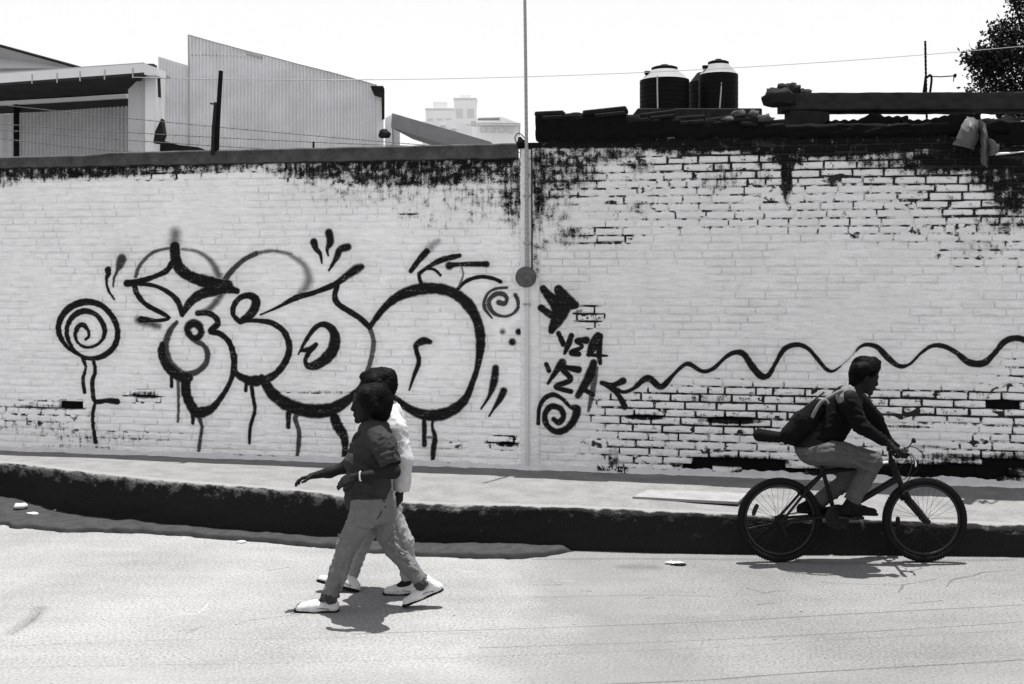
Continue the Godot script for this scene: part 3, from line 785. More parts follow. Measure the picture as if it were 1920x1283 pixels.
	[0.35, 0.95, [-0.36, 1.858, 0.011, -0.438, 1.966, 0.022, -0.416, 2.087, 0.016, -0.332, 2.153, 0.016, -0.204, 2.169, 0.016]], [0.35, 0.95, [-0.115, 2.094, 0.022, -0.082, 1.996, 0.022, -0.127, 1.914, 0.016, -0.221, 1.875, 0.016, -0.332, 1.902, 0.022, -0.388, 1.978, 0.027, -0.382, 2.049, 0.027, -0.315, 2.104, 0.027, -0.237, 2.099, 0.027, -0.204, 2.05, 0.022, -0.232, 2.006, 0.027, -0.287, 2.017, 0.033]],
	[0.8, 0.95, [-0.249, 1.717, 0.027]], [0.6, 1.0, [-0.082, 1.719, 0.038]], [0.6, 1.0, [-0.149, 1.615, 0.038]],
]
const SPRAY_RIGHT := [
	# the black blot under the round cover
	[0.3, 1.0, [0.171, 2.16, 0.038, 0.215, 2.101, 0.049, 0.269, 2.047, 0.059, 0.329, 1.966, 0.076]], [0.3, 1.0, [0.329, 2.15, 0.049, 0.367, 2.08, 0.075, 0.411, 2.026, 0.081, 0.498, 1.994, 0.043]], [0.4, 1.0, [0.149, 1.965, 0.038, 0.193, 1.933, 0.038, 0.242, 1.901, 0.043, 0.297, 1.885, 0.054]], [0.3, 1.0, [0.389, 1.967, 0.075, 0.329, 1.864, 0.07, 0.275, 1.777, 0.049, 0.258, 1.734, 0.038]],
	# two rows of letters
	[0.3, 1.0, [0.329, 1.707, 0.027, 0.378, 1.6, 0.032]], [0.3, 1.0, [0.46, 1.687, 0.032, 0.427, 1.59, 0.032, 0.389, 1.503, 0.016]], [0.3, 1.0, [0.611, 1.641, 0.038, 0.514, 1.634, 0.027, 0.568, 1.576, 0.021, 0.46, 1.515, 0.032, 0.535, 1.5, 0.027]], [0.3, 1.0, [0.729, 1.696, 0.032, 0.692, 1.61, 0.054, 0.638, 1.496, 0.027]], [0.3, 1.0, [0.751, 1.685, 0.032, 0.74, 1.519, 0.032, 0.751, 1.412, 0.021]], [0.3, 1.0, [0.622, 1.496, 0.016, 0.713, 1.492, 0.021, 0.821, 1.488, 0.011]],
	[0.4, 1.0, [0.204, 1.392, 0.027, 0.231, 1.328, 0.027]], [0.4, 1.0, [0.367, 1.411, 0.049, 0.297, 1.313, 0.032, 0.22, 1.198, 0.016]], [0.3, 1.0, [0.356, 1.368, 0.038, 0.438, 1.359, 0.032, 0.53, 1.344, 0.038]], [0.3, 1.0, [0.378, 1.336, 0.032, 0.449, 1.24, 0.032, 0.302, 1.167, 0.027, 0.454, 1.122, 0.027]], [0.4, 1.0, [0.686, 1.417, 0.038, 0.643, 1.276, 0.054, 0.525, 1.081, 0.032]], [0.5, 0.9, [0.703, 1.363, 0.032, 0.676, 1.138, 0.032, 0.633, 0.933, 0.016]], [0.3, 1.0, [0.579, 1.152, 0.032, 0.676, 1.095, 0.027]],
	# spiral
	[0.35, 1.0, [0.121, 0.79, 0.022, 0.132, 0.947, 0.022, 0.187, 1.046, 0.027, 0.275, 1.086, 0.027, 0.367, 1.045, 0.022, 0.443, 0.971, 0.022, 0.514, 0.941, 0.048, 0.481, 0.827, 0.038, 0.4, 0.738, 0.038, 0.297, 0.714, 0.032, 0.204, 0.787, 0.032, 0.193, 0.895, 0.032, 0.258, 0.967, 0.032, 0.351, 0.942, 0.032, 0.378, 0.862, 0.032, 0.329, 0.807, 0.032, 0.28, 0.838, 0.027]],
	# the long wave with its forked start
	[0.3, 1.0, [0.767, 1.215, 0.027, 0.874, 1.195, 0.027, 0.981, 1.24, 0.037]], [0.3, 1.0, [0.799, 1.199, 0.021, 0.863, 1.163, 0.027, 0.922, 1.111, 0.027, 0.965, 1.048, 0.032, 0.997, 0.979, 0.032]],
	[0.25, 1.0, [0.885, 1.174, 0.021, 0.981, 1.128, 0.021, 1.087, 1.168, 0.021, 1.177, 1.249, 0.032, 1.246, 1.267, 0.037, 1.335, 1.194, 0.032, 1.388, 1.206, 0.032, 1.477, 1.308, 0.021, 1.571, 1.4, 0.021, 1.638, 1.417, 0.026, 1.763, 1.35, 0.021, 1.866, 1.379, 0.021, 1.985, 1.491, 0.021, 2.072, 1.539, 0.026, 2.159, 1.525, 0.031, 2.245, 1.401, 0.036, 2.327, 1.314, 0.036, 2.398, 1.326, 0.026, 2.463, 1.441, 0.021, 2.549, 1.582, 0.026, 2.664, 1.625, 0.026, 2.765, 1.591, 0.021, 2.849, 1.499, 0.021, 2.934, 1.397, 0.021, 2.998, 1.373, 0.015, 3.072, 1.42, 0.008]],
	[0.5, 0.7, [3.062, 1.415, 0.008, 3.141, 1.488, 0.006, 3.22, 1.577, 0.008]], [0.25, 1.0, [3.215, 1.571, 0.01, 3.249, 1.608, 0.015, 3.313, 1.634, 0.02, 3.411, 1.61, 0.026, 3.508, 1.509, 0.031, 3.605, 1.435, 0.025, 3.702, 1.452, 0.015, 3.803, 1.56, 0.013]], [0.25, 1.0, [3.793, 1.549, 0.015, 3.899, 1.627, 0.02, 4.009, 1.628, 0.025, 4.123, 1.569, 0.025, 4.232, 1.481, 0.035, 4.359, 1.473, 0.035, 4.453, 1.559, 0.025, 4.547, 1.676, 0.03, 4.64, 1.712, 0.03, 4.733, 1.693, 0.03, 4.858, 1.61, 0.025, 5.019, 1.548, 0.025, 5.156, 1.639, 0.025]],
]

var wall_noise := noise(0.9, 4, 61)
var brick_rng := RandomNumberGenerator.new()


func inside_of(list: Array, s: float, y: float) -> float:
	var k := 0.0
	for e in list:
		var dx: float = (s - e[0]) / e[2]
		var dy: float = (y - e[1]) / e[3]
		var r := dx * dx + dy * dy
		if r < 2.2:
			k = maxf(k, e[4] * (1.0 - smoothstep(0.35, 2.2, r)))
	return k


# a coarse byte map of ellipses, so that every point can look it up quickly
func area_map(list: Array, corner: Vector2, w: int, h: int, per_metre: float) -> PackedByteArray:
	var out := PackedByteArray()
	out.resize(w * h)
	for e in list:
		var ex := int((e[0] - corner.x) * per_metre)
		var ey := int((corner.y - e[1]) * per_metre)
		var rx := maxi(1, int(e[2] * per_metre * 1.5))
		var ry := maxi(1, int(e[3] * per_metre * 1.5))
		for py in range(maxi(0, ey - ry), mini(h, ey + ry + 1)):
			for px in range(maxi(0, ex - rx), mini(w, ex + rx + 1)):
				var dx := float(px - ex) / (rx / 1.5)
				var dy := float(py - ey) / (ry / 1.5)
				var r := dx * dx + dy * dy
				if r < 2.2:
					var v := int(200.0 * e[4] * (1.0 - smoothstep(0.3, 2.2, r)))
					var i := py * w + px
					if v > out[i]:
						out[i] = mini(v, 255)
	return out


# whitewash, grime and spray paint of one wall; the second material is for mortar and hollows
func wall_paint(corner: Vector2, w: int, h: int, per_metre: float, spray: Array, grime_and_dark: Array, lost: Array, holes: Array, white: float, n_seed: int) -> Array:
	var speck := noise_bytes(noise(0.22, 3, n_seed), w, h)
	var blotch := noise_bytes(noise(0.035, 4, n_seed + 1), w, h)
	var broad := noise_bytes(noise(0.006, 4, n_seed + 2), w, h)
	var streak_noise := noise(0.08, 4, n_seed + 3)
	var streak_im: Image = streak_noise.get_image(w / 6, h)
	streak_im.resize(w, h, Image.INTERPOLATE_CUBIC)
	streak_im.convert(Image.FORMAT_L8)
	var streak := streak_im.get_data()
	var run_noise := noise(0.1, 3, n_seed + 4)
	var run_im: Image = run_noise.get_image(w, h / 8)
	run_im.resize(w, h, Image.INTERPOLATE_CUBIC)
	run_im.convert(Image.FORMAT_L8)
	var run := run_im.get_data()
	var ink := PackedByteArray()
	ink.resize(w * h)
	var edge := noise(0.12, 2, n_seed + 5)
	for l in spray:
		if l[0] < 0.65:      # faint overspray round the line
			var halo: Array = l[2].duplicate()
			for q in range(2, halo.size(), 3):
				halo[q] = halo[q] * 1.9 + 0.004
			dab_line(ink, w, h, per_metre, corner, halo, 1.0, 0.16, edge)
		dab_line(ink, w, h, per_metre, corner, l[2], l[0] * (0.55 if l[0] < 0.65 else 1.0), l[1], edge)
	var dirt_and_dark := area_map(grime_and_dark, corner, w, h, per_metre)
	var bare := area_map(lost, corner, w, h, per_metre)
	var hollow := area_map(holes, corner, w, h, per_metre)
	var colour := PackedByteArray()
	colour.resize(w * h)
	var relief := PackedByteArray()
	relief.resize(w * h)
	var bed := PackedByteArray()
	bed.resize(w * h)
	for i in w * h:
		var a := speck[i] / 255.0 - 0.5
		var b := blotch[i] / 255.0 - 0.5
		var c := broad[i] / 255.0 - 0.5
		var d := streak[i] / 255.0 - 0.5
		var base := white * (1.0 + 0.16 * a + 0.09 * b + 0.10 * c + 0.15 * d)
		var lost_here := bare[i] / 200.0
		# chips in the whitewash
		if lost_here > 0.0:
			var chip := b + 0.75 * a + 0.5 * d + 0.26 * lost_here
			base = lerpf(base, 0.09, 0.9 * smoothstep(0.47, 0.6, chip) * minf(1.0, lost_here * 1.4))
		var g := dirt_and_dark[i] / 200.0
		if g > 0.01:
			var mix := g * 1.02 + 0.9 * b + 0.5 * (run[i] / 255.0 - 0.5) + 0.7 * a + 0.25 * d
			base = lerpf(base, 0.009, smoothstep(0.34, 1.0, mix))
			base *= 1.0 - 0.3 * minf(g, 1.0) * smoothstep(0.0, 0.5, mix)
		var k := ink[i] / 255.0
		k *= 1.0 - 0.3 * smoothstep(0.3, 0.45, a + 0.6 * d)      # paint skips the low spots
		base = lerpf(base, 0.010, k)
		colour[i] = int(255.0 * pow(clampf(base, 0.0, 1.0), 1.0 / 2.2))
		relief[i] = int(clampf(128.0 + 120.0 * a + 150.0 * b + 130.0 * d, 0.0, 255.0))
		# mortar: painted over where the wash is whole, dark and crumbling where it is lost
		var naked := smoothstep(0.34, 0.62, lost_here + 1.1 * b + 0.45 * a) * minf(1.0, lost_here * 3.0)
		var m := lerpf(base, 0.022 * (1.0 + a), naked)
		m = lerpf(m, 0.012, minf(1.0, hollow[i] / 110.0))  # dark of the hollows painted into the mortar colour
		bed[i] = int(255.0 * pow(clampf(m, 0.0, 1.0), 1.0 / 2.2))
	var out := []
	for data in [colour, bed]:
		var mat := StandardMaterial3D.new()
		mat.albedo_texture = grey_texture(data, w, h)
		mat.texture_repeat = false
		mat.roughness = 0.9
		mat.metallic_specular = 0.12
		mat.heightmap_enabled = true
		mat.heightmap_texture = grey_texture(relief, w, h) if out.is_empty() else out[0].heightmap_texture
		mat.heightmap_scale = 1.3
		out.append(mat)
	return out


func build_walls() -> void:
	brick_rng.seed = 77
	var left_base := wall_point(-5.0, GROUND_AT_WALL)
	var left := thing("brick_wall", "lower whitewashed brick wall with big balloon letter graffiti, left of the thin pipe", "wall", left_base)
	left.rotation.y = -WALL_TURN
	var right_base := wall_point(4.0, GROUND_AT_WALL)
	var right := thing("brick_wall", "taller whitewashed brick wall with a long wavy spray line, behind the cyclist", "wall", right_base)
	right.rotation.y = -WALL_TURN
	brick_wall(left, -5.0, -7.98, -0.02, 3.48, Vector2(-8.0, 3.75), 2048, 900, 250.0, SPRAY_LEFT, GRIME_DARK_LEFT, LOST_LEFT, HOLES_LEFT, 0.80, 71)  # whitewash paler than the right wall: uneven exposure put into its colour
	brick_wall(right, 4.0, 0.14, 7.96, 3.74, Vector2(-0.2, 3.85), 2048, 900, 250.0, SPRAY_RIGHT, GRIME_DARK_RIGHT, LOST_RIGHT, HOLES_RIGHT, 0.70, 81)
	# coping on the low wall
	var c := Shape.new()
	var rough := noise(1.4, 4, 91)
	var n := 190
	for i in n + 1:
		var s := lerpf(-7.98, -0.075, float(i) / n)
		var low := smoothstep(-4.6, -5.0, s)
		var top := 3.64 - 0.33 - 0.02 * low + 0.005 * rough.get_noise_1d(s * 2.0)
		var bottom := 3.485 - 0.33 + 0.014 * rough.get_noise_1d(s * 3.0 + 90.0) + 0.008 * rough.get_noise_1d(s * 14.0)
		var out := 0.022 - 0.02 * low + 0.01 * rough.get_noise_1d(s * 2.5 + 40.0)
		for q in [[bottom, -0.2], [bottom, out - 0.005], [bottom + 0.015, out], [top - 0.02, out], [top, out - 0.02], [top, -0.26]]:
			c.p(Vector3(s + 5.0, q[0], q[1]))
	for i in n:
		for j in 5:
			var a := i * 6 + j
			c.q(a, a + 6, a + 7, a + 1)
	local_part("coping", c.mesh(), M.coping, left, Vector3.ZERO)
	# black weathered beam on the tall wall
	var t := Shape.new()
	n = 200
	for i in n + 1:
		var s := lerpf(0.1, 7.96, float(i) / n)
		var top := lerpf(3.93, 3.75, smoothstep(0.3, 3.2, s)) - 0.33 + 0.03 * rough.get_noise_1d(s * 3.0 + 7.0)
		var bottom := 3.66 - 0.33 - 0.035 * smoothstep(0.5, 4.0, s) + 0.02 * rough.get_noise_1d(s * 4.0 + 50.0)
		for j in 8:
			var f := j / 7.0
			var out := 0.045 + 0.03 * rough.get_noise_2d(s * 3.0, f * 1.4 + 5.0) + 0.012 * rough.get_noise_2d(s * 9.0, f * 5.0)
			if j == 0 or j == 7:
				out -= 0.03
			t.p(Vector3(s - 4.0, lerpf(bottom, top, f), out))
		t.p(Vector3(s - 4.0, top + 0.01, -0.26))
	for i in n:
		for j in 8:
			var a := i * 9 + j
			t.q(a, a + 9, a + 10, a + 1)
	t.face([Vector3(-3.9, 3.33, 0.0), Vector3(-3.9, 3.59, 0.0), Vector3(-3.9, 3.59, -0.26), Vector3(-3.9, 3.33, -0.26)], Vector3(0, 3.4, 0))
	local_part("ring_beam", t.mesh(), M.soot_and_hole_dark, right, Vector3.ZERO)
	# smooth plastered strip that carries the pipe
	var strip := Shape.new()
	var rows := 90
	for i in rows + 1:
		var y := lerpf(0.0, 3.31, float(i) / rows)
		var wob := 0.006 * rough.get_noise_1d(y * 2.0)
		var left_edge := -0.055 + 0.012 * rough.get_noise_1d(y * 3.0 + 20.0)
		var right_edge := 0.115 + 0.02 * rough.get_noise_1d(y * 2.0 + 60.0)
		for q in [[left_edge - 0.02, -0.02], [left_edge, 0.008], [0.0, 0.012 + wob], [0.06, 0.011 + wob], [right_edge, 0.006], [right_edge + 0.03, -0.015]]:
			strip.p(Vector3(q[0] - 4.0, y, q[1]), wall_uv(q[0], y + 0.33, Vector2(-0.2, 3.85), 2048, 900, 250.0))
	for i in rows:
		for j in 5:
			var a := i * 6 + j
			strip.q(a, a + 1, a + 7, a + 6)
	local_part("plaster_strip", strip.mesh(), M.right_wall_paint, right, Vector3.ZERO)
	# whitewashed mortar fillet along the foot of both walls
	for side in [[left, -5.0, -7.98, 0.0, M.left_wall_paint, Vector2(-8.0, 3.75), 2048], [right, 4.0, 0.0, 7.96, M.right_wall_paint, Vector2(-0.2, 3.85), 2048]]:
		var f := Shape.new()
		n = 300
		for i in n + 1:
			var s := lerpf(side[2], side[3], float(i) / n)
			var big := 0.75 + 0.6 * rough.get_noise_1d(s * 2.0 + 300.0) + 0.3 * rough.get_noise_1d(s * 8.0)
			var up := 0.045 * big
			var wide := 0.085 * big + 0.03
			for q in [[up + 0.02, -0.02], [up, 0.012], [up * 0.75, wide * 0.4], [up * 0.35, wide * 0.75], [-0.01, wide]]:
				f.p(Vector3(s - side[1], q[0] + 0.006 * rough.get_noise_2d(s * 6.0, q[1] * 30.0), q[1]), wall_uv(s, 0.62 + q[0], side[5], side[6], 900, 250.0))
		for i in n:
			for j in 4:
				var a := i * 5 + j
				f.q(a, a + 1, a + 6, a + 5)
		local_part("mortar_fillet", f.mesh(), M.fillet, side[0], Vector3.ZERO)


func wall_uv(s: float, y: float, corner: Vector2, w: int, h: int, per_metre: float) -> Vector2:
	return Vector2((s - corner.x) * per_metre / w, (corner.y - y) * per_metre / h)


# a part in its parent's own axes
func local_part(called: String, mesh: Mesh, mat: Material, parent: Node3D, at: Vector3) -> MeshInstance3D:
	var m := MeshInstance3D.new()
	m.name = called
	m.mesh = mesh
	m.material_override = mat
	m.position = at
	parent.add_child(m, true)
	rename_repeat(m, called)
	return m


func brick_wall(o: Node3D, mid: float, s0: float, s1: float, top: float, corner: Vector2, w: int, h: int, per_metre: float, spray: Array, grime_and_dark: Array, lost: Array, holes: Array, white: float, n_seed: int) -> void:
	var paint := wall_paint(corner, w, h, per_metre, spray, grime_and_dark, lost, holes, white, n_seed)
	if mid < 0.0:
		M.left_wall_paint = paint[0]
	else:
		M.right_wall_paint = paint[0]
	M.fillet = stuff(0.62, 0.9, 0.3, 2.0, 0.6, 23)
	# the bricks, course by course
	var found := []
	var gone := []
	var pitch := 0.0785
	var courses := int((top - GROUND_AT_WALL) / pitch)
	for k in courses + 1:
		var y0 := GROUND_AT_WALL + 0.012 + k * pitch
		var y1 := minf(y0 + 0.0685, top)
		if y1 - y0 < 0.03:
			continue
		var s := s0 - 0.15 * (k % 2) - 0.06 * brick_rng.randf()
		while s < s1 - 0.03:
			var length := 0.27 + 0.025 * brick_rng.randf()
			if brick_rng.randf() < 0.06:
				length *= 0.55
			var a := maxf(s, s0 + 0.004)
			var b := minf(s + length, s1 - 0.003)
			s += length + lerpf(0.0005, 0.012, clampf(inside_of(lost, s + length, (y0 + y1) / 2.0) * 1.5, 0.0, 1.0)) + 0.002 * brick_rng.randf()
			var jitter := [brick_rng.randf(), brick_rng.randf(), brick_rng.randf(), brick_rng.randf()]
			if b - a < 0.04:
				continue
			var c := Vector2((a + b) / 2.0, (y0 + y1) / 2.0)
			var hole := inside_of(holes, c.x, c.y)
			var e := inside_of(lost, c.x, c.y)
			if hole > 0.55:
				gone.append([a - 0.006, b + 0.006, y0 - 0.012, y1 + 0.012])
				local_part("brick_hole_dark", box(Vector3(c.x - mid, c.y - GROUND_AT_WALL, -0.062), Vector3(b - a + 0.012, y1 - y0 + 0.014, 0.02)), M.soot_and_hole_dark, o, Vector3.ZERO)  # near-black plate paints in the dark inside the hole
				continue
			var wave := 0.004 * wall_noise.get_noise_2d(c.x * 0.7, k * 9.0)
			var bottom := y0 + wave
			if e > 0.5 and jitter[0] < 0.3:
				bottom += 0.014 * jitter[1]
			var out: float = (jitter[2] - 0.5) * lerpf(0.004, 0.012, minf(1.0, e)) + 0.004 * wall_noise.get_noise_2d(c.x * 0.5, c.y * 0.5)
			found.append({"a": a, "b": b, "y0": bottom, "y1": y1 + wave, "out": out, "e": e, "seed": brick_rng.randi()})
	# mortar bed with its hollows, and the body of the wall behind it
	var bed := Shape.new()
	var step := 0.024
	var cols := int((s1 - s0) / step)
	var rows := int((top - 0.30) / step)
	for j in rows + 1:
		for i in cols + 1:
			var s := lerpf(s0, s1, float(i) / cols)
			var y := lerpf(0.30, top, float(j) / rows)
			var e := inside_of(lost, s, y)
			var nz := wall_noise.get_noise_2d(s * 3.0, y * 5.0)
			var bare := smoothstep(0.30, 0.7, e + 0.8 * nz)
			var off := lerpf(lerpf(0.0015, -0.009, smoothstep(-0.5, 0.2, wall_noise.get_noise_2d(s * 0.8 + 40.0, y * 2.2))), -0.021 + 0.008 * nz, bare)
			if e > 0.3 and nz > 0.2:
				off += 0.06 * (nz - 0.2)             # clods of mortar that were painted over
			var deep := inside_of(holes, s, y)
			for g in gone:
				if s > g[0] and s < g[1] and y > g[2] and y < g[3]:
					deep = 1.0
			if deep > 0.05:
				off = lerpf(off, -0.085 + 0.03 * nz, smoothstep(0.1, 0.55, deep))
			bed.p(Vector3(s - mid, y - GROUND_AT_WALL, off), wall_uv(s, y, corner, w, h, per_metre))
	for j in rows:
		for i in cols:
			var a := j * (cols + 1) + i
			bed.q(a, a + 1, a + cols + 2, a + cols + 1)
	local_part("mortar_bed", bed.mesh(), paint[1], o, Vector3.ZERO)
	local_part("wall_body", box(Vector3((s0 + s1) / 2.0 - mid, (top - 0.45) / 2.0 - 0.2, -0.19), Vector3(s1 - s0, top + 0.25 - 0.35, 0.13)), M.concrete_dark, o, Vector3.ZERO)
	# the 300 that can best be told apart stand alone, the rest are one piece
	var order := range(found.size())
	var view := func(i: int) -> float:
		var f: Dictionary = found[i]
		var middle: float = (f.a + f.b) / 2.0
		var seen := 1.0 if middle > -6.0 and middle < 4.75 else -5.0
		return seen + f.e * 1.2 + 0.04 * middle
	order.sort_custom(func(i, j): return view.call(i) > view.call(j))
	var rest := Shape.new()
	for rank in order.size():
		var f: Dictionary = found[order[rank]]
		var c := Vector3((f.a + f.b) / 2.0, (f.y0 + f.y1) / 2.0, 0.0)
		var shape := brick_shape(f, c, corner, w, h, per_metre)
		var at := Vector3(c.x - mid, c.y - GROUND_AT_WALL, 0.0)
		if rank < 300:
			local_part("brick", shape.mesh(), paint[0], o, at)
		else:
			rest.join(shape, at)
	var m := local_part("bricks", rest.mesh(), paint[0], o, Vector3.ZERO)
	m.set_meta("kind", "stuff")


# one weathered brick: eight-sided outline, softly rounded front edge
func brick_shape(f: Dictionary, c: Vector3, corner: Vector2, w: int, h: int, per_metre: float) -> Shape:
	var rng := RandomNumberGenerator.new()
	rng.seed = f.seed
	var sh := Shape.new()
	var wear := lerpf(0.0022, 0.0055, clampf(f.e, 0.0, 1.0))
	var edge := lerpf(0.006, 0.010, clampf(f.e, 0.0, 1.0))
	var outline := []
	var hx: float = (f.b - f.a) / 2.0
	var hy: float = (f.y1 - f.y0) / 2.0
	for q in [[-1, -1], [-0.3, -1], [0.4, -1], [1, -1], [1, 1], [0.35, 1], [-0.35, 1], [-1, 1]]:
		var inset := wear * (1.8 if absf(q[0]) == 1.0 and absf(q[1]) == 1.0 else 1.0)
		outline.append(Vector2(q[0] * hx - signf(q[0]) * inset * rng.randf() * (1.0 if absf(q[0]) == 1.0 else 0.0), q[1] * hy - signf(q[1]) * inset * rng.randf() * (1.0 if absf(q[1]) == 1.0 else 0.0)))
	var tilt := (rng.randf() - 0.5) * 0.006
	var rings := [[-0.05, 0.0], [f.out - edge, 0.0], [f.out, edge]]
	var n := outline.size()
	for r in rings:
		for q in outline:
			var scale := Vector2(1.0 - r[1] * lerpf(0.25, 1.0, clampf(f.e * 1.5, 0.0, 1.0)) / hx, 1.0 - r[1] / hy)
			var p: Vector2 = q * scale
			var z: float = r[0] + (tilt * p.x / hx if r[0] > -0.04 else 0.0)
			sh.p(Vector3(p.x, p.y, z), wall_uv(c.x + p.x, c.y + p.y, corner, w, h, per_metre))
	for r in rings.size() - 1:
		for k in n:
			var a := r * n + k
			var b := r * n + (k + 1) % n
			sh.q(a, b, b + n, a + n)
	var last := (rings.size() - 1) * n
	var mid := sh.p(Vector3(0, 0, f.out + 0.001), wall_uv(c.x, c.y, corner, w, h, per_metre))
	for k in n:
		sh.t(last + k, last + (k + 1) % n, mid)
	return sh


# ---------------------------------------------------------------- along the top of the walls

func build_wall_top() -> void:
	# thin pipe that runs up the joint of the two walls, with its round cover
	var foot := wall_point(0.012, 0.33, 0.03)
	var pipe := thing("conduit_pipe", "thin tall metal pipe running up the joint between the two walls with a round cover", "pipe", foot)
	part("lower_pipe", tube([wall_point(0.016, 0.32, 0.026), wall_point(0.014, 1.2, 0.027), wall_point(0.013, 2.26, 0.027)], [0.019], 10), M.pipe_white, pipe, "white painted lower pipe")
	part("upper_pipe", tube([wall_point(0.012, 2.24, 0.032), wall_point(0.008, 3.6, 0.036), wall_point(0.0, 4.4, 0.036), wall_point(-0.012, 5.3, 0.036), wall_point(-0.03, 6.6, 0.036)], [0.019, 0.018, 0.017, 0.016, 0.015], 10), M.steel, pipe, "bare grey upper pipe")
	part("second_pipe", tube([wall_point(0.062, 2.3, 0.018), wall_point(0.06, 3.0, 0.018), wall_point(0.058, 3.63, 0.018)], [0.007], 8), M.concrete_dark, pipe)
	var cover := Shape.new()
	var turn := Basis(Vector3.UP, -WALL_TURN) * Basis(Vector3.RIGHT, PI / 2)
	add_lathe(cover, wall_point(0.0, 2.275, 0.02), [[0.0, 0.06], [0.05, 0.064], [0.08, 0.056], [0.098, 0.05], [0.105, 0.03], [0.107, 0.0]], 28, turn)
	part("round_cover", cover.mesh(), M.cover, pipe)
	for y in [2.0, 2.62, 3.1]:
		part("clamp", box(wall_point(0.012, y, 0.03), Vector3(0.075, 0.018, 0.05), 0.004, Basis(Vector3.UP, -WALL_TURN)), M.steel, pipe)
	# hook of bent wire on the low wall
	single("bent_wire", tube(smooth([wall_point(-0.1, 3.63, -0.06), wall_point(-0.13, 3.70, -0.06), wall_point(-0.09, 3.75, -0.06), wall_point(-0.03, 3.70, -0.05), wall_point(0.0, 3.66, -0.03)]), [0.006], 6), M.wire, "small bent wire hook on the end of the grey coping", "wire")
	single("clod", lump(wall_point(-0.06, 3.62, -0.02), Vector3(0.05, 0.07, 0.06), 5), M.soot_and_hole_dark, "dark clod of mortar on the wall end beside the thin pipe", "rubble")
	single("rebar_stub", tube([wall_point(-2.33, 3.6, -0.1), wall_point(-2.325, 3.715, -0.1)], [0.012], 6), M.rust, "short rusty rod stub standing on the grey coping", "rod")
	# flat broken tiles and stones laid along the top of the tall wall
	var rng := RandomNumberGenerator.new()
	rng.seed = 5
	var tops := [
		[0.24, 3.945, 0.30, 0.05, -1.0, "long slab at the end of the tall wall beside the thin pipe"], [0.52, 3.915, 0.30, 0.04, -2.5, "low cracked slab second from the thin pipe"], [0.80, 3.955, 0.44, 0.05, -4.5, "raised tilted slab with a pale near end"],
		[1.10, 3.885, 0.30, 0.04, -7.0, "narrow slab sloping down towards the water tanks"], [1.33, 3.915, 0.36, 0.045, -5.0, "slab just left of the first water tank"], [1.62, 3.86, 0.34, 0.05, -3.0, "slab in front of the first water tank"],
		[1.93, 3.845, 0.3, 0.045, -7.0, "slab in front of the twin water tanks"], [2.18, 3.83, 0.24, 0.05, 4.0, "pale ended slab right of the twin water tanks"], [2.42, 3.80, 0.28, 0.04, -3.0, "lowest slab before the lump of broken concrete"],
	]
	for t in tops:
		var s := Shape.new()
		var basis := Basis(Vector3.UP, -WALL_TURN) * Basis(Vector3.FORWARD, deg_to_rad(-t[4]) * -1.0)
		var c := wall_point(t[0], t[1] - 0.015, -0.06 - 0.05 * rng.randf())
		add_box(s, c, Vector3(t[2], t[3], 0.26), 0.012, basis)
		add_box(s, c + basis * Vector3(t[2] * 0.12, -t[3] * 0.9, 0.03), Vector3(t[2] * 0.7, t[3] * 0.8, 0.24), 0.01, basis)
		var m := single("broken_tile", s.mesh(), M.tile, "dark " + t[5], "tile", "broken tiles laid along the top of the tall wall")
	for t in [[2.12, 3.87, 0.07, 0.045, 11, "grey stone lying right of the twin water tanks"], [2.26, 3.86, 0.05, 0.05, 12, "dark stone right of the grey stone near the tanks"], [2.36, 3.815, 0.1, 0.05, 13, "rounded stone left of the broken concrete lump"], [2.02, 3.82, 0.09, 0.03, 14, "flat pale stone below the twin tanks"]]:
		single("stone", lump(wall_point(t[0], t[1], 0.0), Vector3(t[2], t[3], 0.08), t[4], 0.4), M.coping, t[5], "stone", "stones on top of the tall wall")
	# lump of broken concrete and the long beam that rests on it
	var lump_thing := thing("concrete_lump", "jagged lump of broken concrete at the left end of the long beam", "rubble", Vector3(2.741, 3.967, -10.75))
	var ls := Shape.new()
	part("lower_lump", lump(Vector3(2.686, 4.051, -10.7), Vector3(0.17, 0.115, 0.16), 21, 0.4, 10), M.concrete_dark, lump_thing)
	part("upper_lump", lump(Vector3(2.795, 4.144, -10.75), Vector3(0.11, 0.085, 0.13), 24, 0.5, 10), M.concrete_dark, lump_thing)
	part("tail_lump", lump(Vector3(2.913, 4.112, -10.75), Vector3(0.10, 0.055, 0.12), 29, 0.4, 8), M.concrete_dark, lump_thing)
	var beam := thing("concrete_beam", "long weathered concrete beam raised above the tall wall on a square block", "beam", Vector3(3.051, 3.813, -10.8))
	var bs := Shape.new()
	var nz := noise(2.0, 4, 95)
	var a := Vector3(2.698, 4.026, -10.75)
	var b := Vector3(6.003, 3.969, -10.35)
	var n := 60
	for i in n + 1:
		var c := a.lerp(b, float(i) / n)
		for q in [[-0.095, -0.1], [-0.092, 0.1], [-0.06, 0.106], [-0.055, 0.1], [0.055, 0.098], [0.088, 0.11], [0.094, 0.09], [0.092, -0.1]]:
			bs.p(c + Vector3(0, q[0] + 0.007 * nz.get_noise_2d(c.x * 3.0, q[0] * 20.0), q[1] + 0.012 * nz.get_noise_2d(c.x * 2.0, q[0] * 30.0 + 50.0)))
	for i in n:
		for j in 8:
			bs.q(i * 8 + j, i * 8 + (j + 1) % 8, (i + 1) * 8 + (j + 1) % 8, (i + 1) * 8 + j)
	for e in [0, n]:
		var end := []
		for j in 8:
			end.append(bs.v[e * 8 + j])
		bs.face(end, a.lerp(b, 0.5))
	part("beam", bs.mesh(), M.beam, beam)
	part("support_block", box(Vector3(2.964, 3.85, -10.72), Vector3(0.40, 0.17, 0.22), 0.012), M.concrete_dark, beam)
